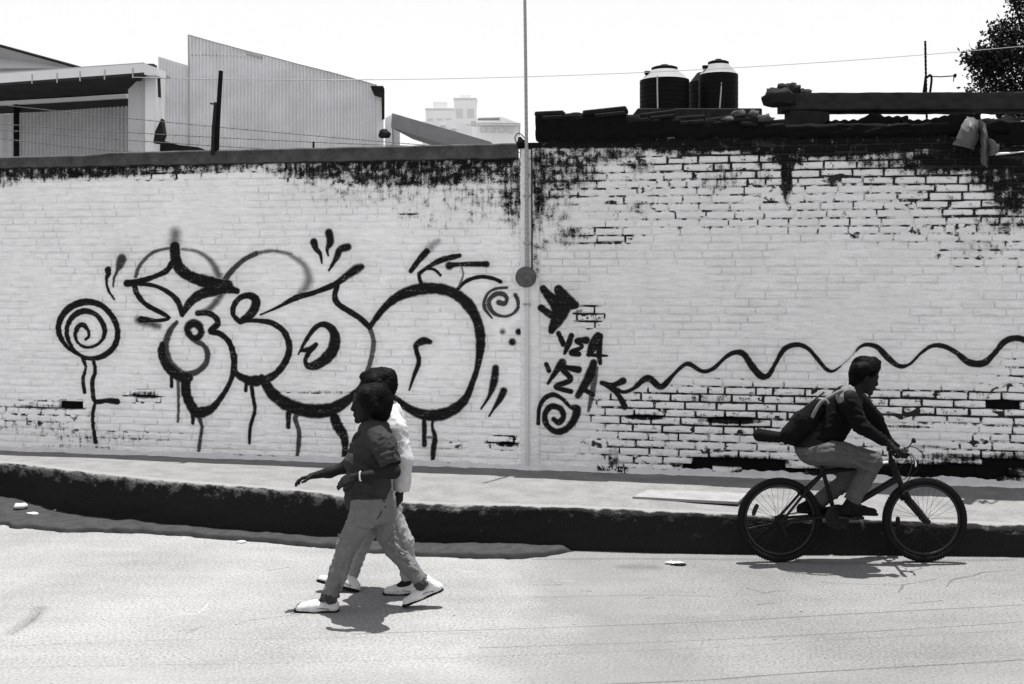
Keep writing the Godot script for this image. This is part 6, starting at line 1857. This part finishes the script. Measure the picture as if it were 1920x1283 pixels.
func cyclist() -> void:
	var o := thing("person", "person in a dark shirt and faded jeans leaning forward as they ride the bicycle", "person", Vector3(2.402, 0.798, -8.58))
	var head := Vector3(2.836, 1.489, -8.58)
	var fwd := Vector3(1.0, -0.28, 0.04)
	var wrist := Vector3(2.945, 0.994, -8.33)
	var wrist_far := Vector3(3.126, 0.947, -8.83)
	var grip := Vector3(0.75, -0.55, 0.0)
	var body := skin([
		[Vector3(2.771, 1.399, -8.58), Vector3(2.728, 1.33, -8.58), 0.056, 0.062], [Vector3(2.703, 1.296, -8.58), Vector3(2.553, 1.112, -8.58), 0.115, 0.115], [Vector3(2.553, 1.112, -8.58), Vector3(2.402, 0.919, -8.58), 0.115, 0.125],
		[Vector3(2.678, 1.328, -8.46), Vector3(2.654, 1.348, -8.4), 0.065, 0.06], [Vector3(2.654, 1.348, -8.4), Vector3(2.715, 1.138, -8.34), 0.05, 0.042], [Vector3(2.715, 1.138, -8.34), wrist, 0.042, 0.028],
		[Vector3(2.784, 1.299, -8.7), Vector3(2.856, 1.291, -8.76), 0.065, 0.06], [Vector3(2.856, 1.291, -8.76), Vector3(3.003, 1.134, -8.82), 0.05, 0.042], [Vector3(3.003, 1.134, -8.82), wrist_far, 0.042, 0.028],
		[Vector3(2.394, 0.912, -8.49), Vector3(2.859, 0.833, -8.46), 0.08, 0.05], [Vector3(2.859, 0.833, -8.46), Vector3(2.698, 0.522, -8.47), 0.042, 0.034], [Vector3(2.698, 0.522, -8.47), Vector3(2.774, 0.446, -8.47), 0.036, 0.03],
		[Vector3(2.445, 0.873, -8.67), Vector3(2.795, 0.685, -8.68), 0.08, 0.05], [Vector3(2.795, 0.685, -8.68), Vector3(2.478, 0.455, -8.68), 0.042, 0.034], [Vector3(2.478, 0.455, -8.68), Vector3(2.517, 0.39, -8.68), 0.036, 0.03],
	], 0.014, 0.035)
	body.join(skin(head_bones(head, fwd, Vector3.UP, 1.06), 0.005, 0.012))
	body.join(skin(hand_bones(wrist, grip, Vector3(-0.5, -0.8, 0.0), -1.0, 1.15, 1.0), 0.0035, 0.008))
	body.join(skin(hand_bones(wrist_far, grip, Vector3(-0.5, -0.8, 0.0), 1.0, 1.15, 1.0), 0.0035, 0.008))
	part("body", body.mesh(), M.skin, o)
	var hair := skin([
		[Vector3(2.819, 1.545, -8.58), Vector3(2.857, 1.562, -8.58), 0.098, 0.094], [Vector3(2.891, 1.588, -8.58), Vector3(2.917, 1.571, -8.58), 0.052, 0.045], [Vector3(2.78, 1.493, -8.58), Vector3(2.754, 1.425, -8.58), 0.075, 0.045],
		[Vector3(2.771, 1.561, -8.5), Vector3(2.81, 1.57, -8.49), 0.055, 0.05], [Vector3(2.823, 1.546, -8.66), Vector3(2.87, 1.554, -8.67), 0.055, 0.05], [Vector3(2.917, 1.622, -8.58), Vector3(2.952, 1.605, -8.58), 0.03, 0.02],
	], 0.008, 0.025)
	crease(hair, 0.007, Vector3(45, 40, 40), 61, 14.0)
	hair.join(locks(Vector3(2.827, 1.549, -8.58), Vector3(0.108, 0.104, 0.105), fwd, 240, 0.7, 0.10, 6))
	part("hair", hair.mesh(), M.hair, o)
	var shirt := skin([
		[Vector3(2.686, 1.296, -8.58), Vector3(2.557, 1.112, -8.58), 0.125, 0.122], [Vector3(2.557, 1.112, -8.58), Vector3(2.428, 0.936, -8.58), 0.122, 0.125, 2], [Vector3(2.66, 1.15, -8.58), Vector3(2.583, 1.03, -8.58), 0.10, 0.10],
		[Vector3(2.653, 1.329, -8.45), Vector3(2.744, 1.297, -8.71), 0.082, 0.082], [Vector3(2.75, 1.365, -8.58), Vector3(2.72, 1.313, -8.58), 0.070, 0.1, 1],
		[Vector3(2.66, 1.332, -8.43), Vector3(2.668, 1.278, -8.39), 0.082, 0.076], [Vector3(2.668, 1.278, -8.39), Vector3(2.723, 1.134, -8.34), 0.074, 0.062], [Vector3(2.723, 1.134, -8.34), Vector3(2.915, 1.006, -8.33), 0.060, 0.042, 2],
		[Vector3(2.799, 1.287, -8.72), Vector3(2.877, 1.246, -8.77), 0.08, 0.074], [Vector3(2.877, 1.246, -8.77), Vector3(3.008, 1.125, -8.82), 0.072, 0.06], [Vector3(3.008, 1.125, -8.82), Vector3(3.099, 0.965, -8.83), 0.058, 0.042, 2],
	] + folds([[Vector3(2.599, 1.352, -8.33), Vector3(2.688, 1.296, -8.31)], [Vector3(2.621, 1.283, -8.32), Vector3(2.731, 1.235, -8.3)], [Vector3(2.645, 1.212, -8.29), Vector3(2.748, 1.191, -8.29)], [Vector3(2.673, 1.148, -8.275), Vector3(2.78, 1.127, -8.275)], [Vector3(2.536, 1.21, -8.455), Vector3(2.701, 1.229, -8.44)], [Vector3(2.473, 1.1, -8.455), Vector3(2.665, 1.121, -8.46)], [Vector3(2.429, 1.016, -8.45), Vector3(2.626, 1.03, -8.47)]]), 0.010, 0.022)
	crease(shirt, 0.006, Vector3(12, 12, 9), 62, -8.0)
	var sh := part("shirt", shirt.mesh(), M.shirt_black, o)
	var shoulder_patch := skin([[Vector3(2.655, 1.378, -8.43), Vector3(2.607, 1.338, -8.41), 0.062, 0.05], [Vector3(2.662, 1.376, -8.45), Vector3(2.707, 1.333, -8.42), 0.055, 0.03]], 0.009, 0.02)  # pale patch over the near shoulder
	crease(shoulder_patch, 0.007, Vector3(30, 30, 20), 63, 8.0)
	part("pale_patch", shoulder_patch.mesh(), M.shoulder_patch, sh, "pale patch on the shoulder")
	var legs := skin([
		[Vector3(2.36, 0.946, -8.52), Vector3(2.403, 0.907, -8.52), 0.105, 0.115], [Vector3(2.396, 0.924, -8.65), Vector3(2.439, 0.885, -8.65), 0.105, 0.115], [Vector3(2.42, 0.97, -8.58), Vector3(2.411, 0.901, -8.58), 0.118, 0.12, 1],
		[Vector3(2.403, 0.908, -8.49), Vector3(2.647, 0.882, -8.47), 0.112, 0.096], [Vector3(2.647, 0.882, -8.47), Vector3(2.851, 0.837, -8.46), 0.096, 0.080], [Vector3(2.859, 0.829, -8.46), Vector3(2.777, 0.663, -8.465), 0.078, 0.070], [Vector3(2.777, 0.663, -8.465), Vector3(2.698, 0.514, -8.47), 0.070, 0.064, 2],
		[Vector3(2.454, 0.869, -8.67), Vector3(2.786, 0.689, -8.68), 0.105, 0.075], [Vector3(2.795, 0.685, -8.68), Vector3(2.487, 0.459, -8.68), 0.072, 0.060, 2],
	] + folds([[Vector3(2.31, 0.935, -8.43), Vector3(2.541, 0.968, -8.385)], [Vector3(2.304, 0.897, -8.41), Vector3(2.578, 0.933, -8.37)], [Vector3(2.327, 0.852, -8.4), Vector3(2.524, 0.851, -8.385)], [Vector3(2.71, 0.925, -8.39), Vector3(2.881, 0.873, -8.4)], [Vector3(2.687, 0.883, -8.37), Vector3(2.876, 0.817, -8.385)], [Vector3(2.682, 0.835, -8.38), Vector3(2.851, 0.758, -8.385)], [Vector3(2.802, 0.741, -8.39), Vector3(2.713, 0.596, -8.4)], [Vector3(2.632, 0.577, -8.41), Vector3(2.75, 0.543, -8.41)], [Vector3(2.512, 0.928, -8.375), Vector3(2.694, 0.904, -8.365)]]), 0.010, 0.022, [[Vector3(2.42, 0.966, -8.58), Vector3(-0.25, 1.0, 0).normalized()]])
	crease(legs, 0.007, Vector3(11, 10, 8), 64, 13.0)
	part("jeans", legs.mesh(), M.jeans_pale, o)
	shoe(o, Vector3(2.638, 0.408, -8.47), Vector3(2.901, 0.399, -8.47), Vector3(2.702, 0.53, -8.47), M.shoe_black, M.shoe_black)
	shoe(o, Vector3(2.352, 0.372, -8.68), Vector3(2.621, 0.355, -8.68), Vector3(2.469, 0.476, -8.68), M.shoe_black, M.shoe_black)
	# backpack
	var pack := thing("backpack", "black backpack with a rolled bundle at its end hanging on the cyclist's back", "backpack", Vector3(2.274, 0.94, -8.58))
	var bag := skin([
		[Vector3(2.462, 1.269, -8.52), Vector3(2.326, 1.142, -8.52), 0.05, 0.085], [Vector3(2.497, 1.254, -8.64), Vector3(2.359, 1.124, -8.64), 0.05, 0.085], [Vector3(2.326, 1.133, -8.52), Vector3(2.232, 1.039, -8.52), 0.088, 0.078], [Vector3(2.359, 1.116, -8.64), Vector3(2.264, 1.021, -8.64), 0.088, 0.078], [Vector3(2.317, 1.064, -8.58), Vector3(2.222, 1.013, -8.58), 0.09, 0.07], [Vector3(2.385, 1.09, -8.58), Vector3(2.291, 0.996, -8.58), 0.09, 0.06],
	], 0.012, 0.03)
	crease(bag, 0.010, Vector3(14, 14, 14), 65, 6.0)
	part("bag", bag.mesh(), M.shirt_black, pack)
	var roll := skin([[Vector3(1.986, 1.025, -8.56), Vector3(2.145, 1.004, -8.58), 0.052, 0.045], [Vector3(2.145, 1.004, -8.58), Vector3(2.222, 1.022, -8.58), 0.03, 0.04]], 0.008, 0.015)
	crease(roll, 0.004, Vector3(30, 30, 30), 66)
	part("bundle", roll.mesh(), M.shoe_black, pack)
	part("strap", tube(smooth([Vector3(2.365, 1.188, -8.4), Vector3(2.394, 1.257, -8.385), Vector3(2.432, 1.312, -8.385), Vector3(2.499, 1.354, -8.385), Vector3(2.596, 1.398, -8.4), Vector3(2.663, 1.377, -8.4)]), [0.014], 6), M.jeans_grey, pack)
	part("strap", tube(smooth([Vector3(2.432, 1.32, -8.385), Vector3(2.466, 1.33, -8.375), Vector3(2.486, 1.301, -8.37)]), [0.010], 6), M.jeans_grey, pack)
	part("seam", tube(smooth([Vector3(2.214, 1.169, -8.45), Vector3(2.276, 1.23, -8.43), Vector3(2.358, 1.299, -8.42), Vector3(2.475, 1.379, -8.46)]), [0.008], 6), M.concrete_dark, pack)


# ---------------------------------------------------------------- the bicycle

func ring_of(c: Vector3, r: float, thick: float, flat: float, sides := 64) -> Shape:
	var s := Shape.new()
	var n := 10
	for i in sides + 1:
		var a := TAU * i / sides
		var d := Vector3(cos(a), sin(a), 0)
		for j in n + 1:
			var b := TAU * j / n
			s.p(c + d * (r + cos(b) * thick) + Vector3(0, 0, sin(b) * flat))
	for i in sides:
		for j in n:
			var a := i * (n + 1) + j
			s.q(a, a + n + 1, a + n + 2, a + 1)
	return s


func bike_wheel(o: Node3D, c: Vector3, n_seed: int) -> MeshInstance3D:
	var r := 0.338
	var tyre := part("wheel", ring_of(c, r - 0.025, 0.025, 0.024).mesh(), M.rubber, o)
	part("rim", ring_of(c, r - 0.060, 0.013, 0.011).mesh(), M.rim, tyre)
	var hub := Shape.new()
	add_tube(hub, [c + Vector3(0, 0, -0.055), c + Vector3(0, 0, -0.03), c + Vector3(0, 0, -0.025), c + Vector3(0, 0, 0.025), c + Vector3(0, 0, 0.03), c + Vector3(0, 0, 0.055)], [0.014, 0.014, 0.026, 0.026, 0.014, 0.014], 12)
	part("hub", hub.mesh(), M.chrome, tyre)
	for k in 32:
		var a := TAU * k / 32.0 + 0.06
		var sgn := 1.0 if k % 2 == 0 else -1.0
		var lean := 0.75 if (k / 2) % 2 == 0 else -0.75
		part("spoke", tube([c + Vector3(cos(a + lean) * 0.024, sin(a + lean) * 0.024, sgn * 0.025), c + Vector3(cos(a) * (r - 0.068), sin(a) * (r - 0.068), 0)], [0.0012], 4), M.rim, tyre)
	var kn := Shape.new()
	for k in 90:
		var a := TAU * k / 90.0
		var basis := Basis(Vector3.BACK, a)
		for z in [-0.014, 0.0, 0.014]:
			add_box(kn, c + basis * Vector3(r - (0.001 if z == 0.0 else 0.005), (0.008 if z == 0.0 else 0.0), z), Vector3(0.008, 0.011, 0.010), 0.0, basis)
	part("tread", kn.mesh(), M.rubber, tyre)
	return tyre


func build_bicycle() -> void:
	M.rubber = stuff(0.012, 0.85, 0.3, 6.0, 0.0, 121)
	M.rim = stuff(0.03, 0.35, 0.2, 4.0, 0.0, 122)
	M.rim.metallic = 0.7
	M.chrome = stuff(0.07, 0.5, 0.2, 4.0, 0.0, 122)
	M.chrome.metallic = 0.8
	M.paint = stuff(0.015, 0.35, 0.2, 3.0, 0.0, 123)
	M.bike_pale = stuff(0.45, 0.4, 0.2, 3.0, 0.0, 123)
	M.reflector = stuff(0.02, 0.3, 0.2, 3.0, 0.0, 124)
	var o := thing("bicycle", "black mountain bicycle being ridden along the kerb to the right", "bicycle", Vector3(2.746, 0, -8.58))
	var rear := Vector3(2.154, 0.339, -8.58)
	var front := Vector3(3.32, 0.339, -8.58)
	var rw := bike_wheel(o, rear, 1)
	var fw := bike_wheel(o, front, 2)
	for k in [[rw, rear, 2.75], [fw, front, 3.25]]:
		var pts := []
		for j in 7:
			var a: float = k[2] + (j - 3) * 0.075
			pts.append(k[1] + Vector3(cos(a), sin(a), 0) * 0.215)
		part("spoke_reflector", tube(pts, [0.012, 0.018, 0.018, 0.018, 0.018, 0.018, 0.012], 6), M.reflector, k[0])
	var bb := Vector3(2.6, 0.378, -8.58)
	var seat_top := Vector3(2.488, 0.781, -8.58)
	var head_top := Vector3(3.054, 0.824, -8.58)
	var head_low := Vector3(3.123, 0.64, -8.58)
	var frame := Shape.new()
	add_tube(frame, [seat_top, bb], [0.018, 0.018], 12)
	add_tube(frame, [Vector3(2.51, 0.721, -8.58), Vector3(3.054, 0.798, -8.58)], [0.019, 0.019], 12)
	add_tube(frame, [Vector3(3.11, 0.678, -8.58), bb], [0.027, 0.025], 12)
	add_tube(frame, [head_top, head_low], [0.024, 0.024], 12)
	add_tube(frame, [bb + Vector3(0, 0, 0.045), bb - Vector3(0, 0, 0.045)], [0.026, 0.026], 12)
	for z in [-0.06, 0.06]:
		var e := Vector3(0, 0, z)
		add_tube(frame, [rear + e, Vector3(2.338, 0.554, -8.58) + e * 0.7, Vector3(2.505, 0.717, -8.58) + e * 0.25], [0.010, 0.011, 0.011], 10)
		add_tube(frame, [rear + e, bb + e * 0.5], [0.011, 0.012], 10)
		add_box(frame, rear + e, Vector3(0.05, 0.04, 0.006), 0.002)
	var f := part("frame", frame.mesh(), M.paint, o)
	part("frame_strip", tube([Vector3(2.84, 0.77, -8.58) + Vector3(0, 0.009, 0.012), Vector3(3.02, 0.796, -8.58) + Vector3(0, 0.009, 0.012)], [0.012, 0.012], 8), M.bike_pale, f, "pale stripe on the top tube")  # pale strip along the upper side of the tube
	var fork := Shape.new()
	add_tube(fork, [head_low, Vector3(3.149, 0.554, -8.58)], [0.022, 0.024], 10)
	add_box(fork, Vector3(3.149, 0.55, -8.58), Vector3(0.05, 0.03, 0.13), 0.008)
	for z in [-0.062, 0.062]:
		var e := Vector3(0, 0, z)
		add_tube(fork, [Vector3(3.149, 0.584, -8.58) + e, Vector3(3.192, 0.49, -8.58) + e], [0.016, 0.016], 10)
		add_tube(fork, [Vector3(3.187, 0.502, -8.58) + e, Vector3(3.295, 0.369, -8.58) + e, front + e + Vector3(0, 0.01, 0)], [0.024, 0.022, 0.018], 10)
		add_tube(fork, [front + e - Vector3(0, 0, 0.014), front + e + Vector3(0, 0, 0.014)], [0.022, 0.022], 10)
	part("fork", fork.mesh(), M.paint, o)
	# brakes
	for k in [[Vector3(3.149, 0.515, -8.58), "brake"], [Vector3(2.338, 0.554, -8.58), "brake"]]:
		var b := Shape.new()
		for z in [-0.045, 0.045]:
			add_tube(b, [k[0] + Vector3(0.0, -0.03, z), k[0] + Vector3(0.01, 0.05, z * 0.9)], [0.009, 0.006], 8)
			add_box(b, k[0] + Vector3(-0.005, -0.005, z * 0.65), Vector3(0.06, 0.016, 0.016), 0.004)
		add_tube(b, [k[0] + Vector3(0.01, 0.05, -0.04), k[0] + Vector3(0.01, 0.055, 0.04)], [0.004], 6)
		part(k[1], b.mesh(), M.paint, o)
	# saddle and post
	part("seat_post", tube([Vector3(2.492, 0.764, -8.58), Vector3(2.467, 0.85, -8.58)], [0.014], 10), M.chrome, o)
	var saddle := skin([[Vector3(2.351, 0.854, -8.58), Vector3(2.385, 0.864, -8.55), 0.03, 0.04], [Vector3(2.351, 0.854, -8.58), Vector3(2.402, 0.853, -8.61), 0.03, 0.04], [Vector3(2.402, 0.854, -8.58), Vector3(2.557, 0.841, -8.58), 0.04, 0.018]], 0.008, 0.02)
	part("saddle", saddle.mesh(), M.paint, o)
	# stem, handlebar, grips, levers, bell, bar ends
	part("stem", tube([head_top + Vector3(-0.004, -0.01, 0), Vector3(3.042, 0.884, -8.58), Vector3(3.097, 0.914, -8.58)], [0.017, 0.017, 0.018], 10), M.paint, o)
	var bar := Shape.new()
	var mid := Vector3(3.097, 0.914, -8.58)
	add_tube(bar, smooth([mid + Vector3(-0.03, 0.0, 0.29), mid + Vector3(-0.01, 0.0, 0.12), mid, mid + Vector3(-0.01, 0.0, -0.12), mid + Vector3(-0.03, 0.0, -0.29)]), [0.0125], 10)
	var hb := part("handlebar", bar.mesh(), M.paint, o)
	for z in [-1.0, 1.0]:
		part("grip", tube([mid + Vector3(-0.03, 0, z * 0.30), mid + Vector3(-0.022, 0, z * 0.19)], [0.018, 0.016], 10), M.rubber, hb)
		part("brake_lever", tube(smooth([mid + Vector3(0.01, -0.01, z * 0.16), mid + Vector3(0.055, -0.02, z * 0.18), mid + Vector3(0.065, -0.07, z * 0.23), mid + Vector3(0.05, -0.10, z * 0.27)]), [0.009], 8), M.chrome, hb)
		part("shifter", box(mid + Vector3(0.0, -0.03, z * 0.15), Vector3(0.055, 0.045, 0.045), 0.01), M.paint, hb)
	part("mirror_stalk", tube([mid + Vector3(0.02, 0.01, 0.15), mid + Vector3(0.05, 0.05, 0.15), mid + Vector3(0.075, 0.088, 0.15)], [0.006, 0.006, 0.005], 8), M.chrome, hb)
	part("bell", lathe(mid + Vector3(0.078, 0.07, 0.15), [[0.0, 0.04], [0.012, 0.034], [0.017, 0.02], [0.018, 0.0], [0.0, -0.002]], 16), M.paint, hb)
	part("brake_clamp", box(mid + Vector3(0.012, 0.012, 0.14), Vector3(0.05, 0.022, 0.04), 0.006), M.chrome, hb)
	# cables looping forward
	for k in [[Vector3(3.094, 0.945, -8.42), Vector3(3.177, 0.949, -8.45), Vector3(3.264, 0.898, -8.5), Vector3(3.284, 0.835, -8.52), Vector3(3.262, 0.753, -8.55), Vector3(3.205, 0.689, -8.57), Vector3(3.162, 0.618, -8.58)], [Vector3(3.094, 0.945, -8.42), Vector3(3.139, 0.915, -8.45), Vector3(3.149, 0.847, -8.5), Vector3(3.122, 0.79, -8.53), Vector3(3.09, 0.751, -8.56)], [Vector3(3.216, 0.883, -8.74), Vector3(3.258, 0.811, -8.7), Vector3(3.239, 0.742, -8.65), Vector3(3.195, 0.692, -8.6), Vector3(3.149, 0.661, -8.58)]]:
		part("cable", tube(smooth(k, 8), [0.0038], 6), M.rubber, hb)
	# drive train
	var ring := lathe(bb + Vector3(0, 0, 0.052), [[0.0, 0.0], [0.088, 0.0], [0.09, 0.002], [0.088, 0.004], [0.0, 0.004]], 40, Basis(Vector3.RIGHT, PI / 2))
	var crank := part("chainring", ring, M.paint, o)
	part("chain_guard", lathe(bb + Vector3(0, 0, 0.06), [[0.07, 0.0], [0.098, 0.0], [0.1, 0.004], [0.07, 0.005]], 40, Basis(Vector3.RIGHT, PI / 2)), M.paint, crank)
	part("crank_arm", tube([bb + Vector3(0, 0, 0.075), bb + Vector3(0.165, -0.01, 0.085)], [0.014, 0.012], 8), M.chrome, crank)
	part("crank_arm", tube([bb + Vector3(0, 0, -0.07), bb + Vector3(-0.165, 0.01, -0.085)], [0.014, 0.012], 8), M.chrome, crank)
	part("pedal", box(Vector3(2.737, 0.389, -8.46), Vector3(0.095, 0.026, 0.085), 0.008), M.paint, crank)
	part("pedal", box(Vector3(2.465, 0.351, -8.68), Vector3(0.095, 0.026, 0.085), 0.008), M.paint, crank)
	var cassette := part("sprockets", lathe(rear + Vector3(0, 0, 0.03), [[0.0, 0.0], [0.052, 0.0], [0.05, 0.008], [0.042, 0.012], [0.034, 0.02], [0.0, 0.02]], 28, Basis(Vector3.RIGHT, PI / 2)), M.rubber, o)
	part("derailleur", tube(smooth([rear + Vector3(0.0, -0.02, 0.05), rear + Vector3(0.02, -0.07, 0.05), rear + Vector3(0.045, -0.12, 0.05)]), [0.014, 0.01], 8), M.paint, o)
	part("chain", tube([rear + Vector3(0, 0.045, 0.042), bb + Vector3(0, 0.088, 0.053)], [0.005], 5), M.rubber, o)
	part("chain", tube([rear + Vector3(0.045, -0.125, 0.05), bb + Vector3(0, -0.088, 0.053)], [0.005], 5), M.rubber, o)


# ---------------------------------------------------------------- small things on the ground

func build_small_things() -> void:
	# pale board lying on the pavement by the wall
	var board := Shape.new()
	board = add_prism(board, [Vector3(1.06, 0.334, -9.38), Vector3(1.228, 0.334, -9.67), Vector3(1.635, 0.335, -9.62), Vector3(2.099, 0.337, -9.5), Vector3(1.944, 0.333, -9.17), Vector3(1.573, 0.334, -9.25)], Vector3(0, 0.022, 0))
	single("pavement_slab", board.mesh(), M.loose_slab, "thin pale slab lying loose on the pavement behind the bicycle's rear wheel", "slab")
	var list := [
		[Vector2(1.299, -8.52), 0.035, 0.014, M.pale_slab, "crumpled_paper", "small pale crumpled paper lying on the road between walkers and bicycle", "litter"],
		[Vector2(1.324, -8.489), 0.03, 0.01, M.soot_and_hole_dark, "dead_leaf", "dark curled leaf touching the pale paper on the road", "leaf"],
	]
	for k in list:
		single(k[4], lump(Vector3(k[0].x, k[2] * 0.45, k[0].y), Vector3(k[1] * 1.8, k[2], k[1]), 7, 0.6, 8), k[3], k[5], k[6])
	var rng := RandomNumberGenerator.new()
	rng.seed = 15
	var stones := [
		[Vector3(-4.748, 0.058, -10.3), 0.055, "large pale stone in the gutter at the far left"], [Vector3(-4.545, 0.022, -10.1), 0.05, "flat pale stone nearest the camera at the far left of the gutter"], [Vector3(-4.387, 0.023, -10.25), 0.03, "small stone at the foot of the dark kerb far left"], [Vector3(-3.684, -0.002, -9.62), 0.022, "small white pebble on the gutter left of the walkers"],
		[Vector3(-2.878, -0.01, -9.33), 0.018, "white pebble at the edge of the gutter left of the walkers"], [Vector3(-2.332, 0.001, -9.18), 0.03, "flat white scrap on the gutter edge left of the walkers"], [Vector3(-3.102, -0.009, -9.4), 0.014, "tiny pale pebble second along the gutter edge"], [Vector3(-0.075, 0.002, -8.8), 0.022, "upright pale chip on the gutter right of the walkers"],
		[Vector3(1.69, 0.001, -8.85), 0.02, "pale pebble at the foot of the kerb left of the rear wheel"], [Vector3(2.625, -0.006, -8.78), 0.02, "pale pebble at the kerb foot between the two wheels"],
	]
	for k in stones:
		single("stone", lump(k[0] + Vector3(0, k[1] * 0.1, 0), Vector3(k[1] * 1.3, k[1] * 0.6, k[1]), rng.randi() % 900, 0.35, 6), M.pale_slab, k[2], "stone", "stones along the kerb")
	# dark tuft at the foot of the wall
	var tuft := Shape.new()
	for i in 46:
		var b := wall_point(0.88 + rng.randf_range(-0.16, 0.14), 0.33, 0.02 + rng.randf() * 0.05)
		var tip := b + Vector3(rng.randf_range(-0.05, 0.05), rng.randf_range(0.02, 0.09), rng.randf_range(0.0, 0.05))
		var w := Vector3(0.006, 0, 0.003)
		var i0 := tuft.p(b - w)
		var i1 := tuft.p(b + w)
		var i2 := tuft.p(b.lerp(tip, 0.6) + w * 0.6 + Vector3(0, 0.01, 0))
		var i3 := tuft.p(tip)
		tuft.t(i0, i1, i2)
		tuft.t(i0, i2, i3)
	single("weed", tuft.mesh(), M.leaf, "small dark weeds at the foot of the tall wall below the spiral", "weed")
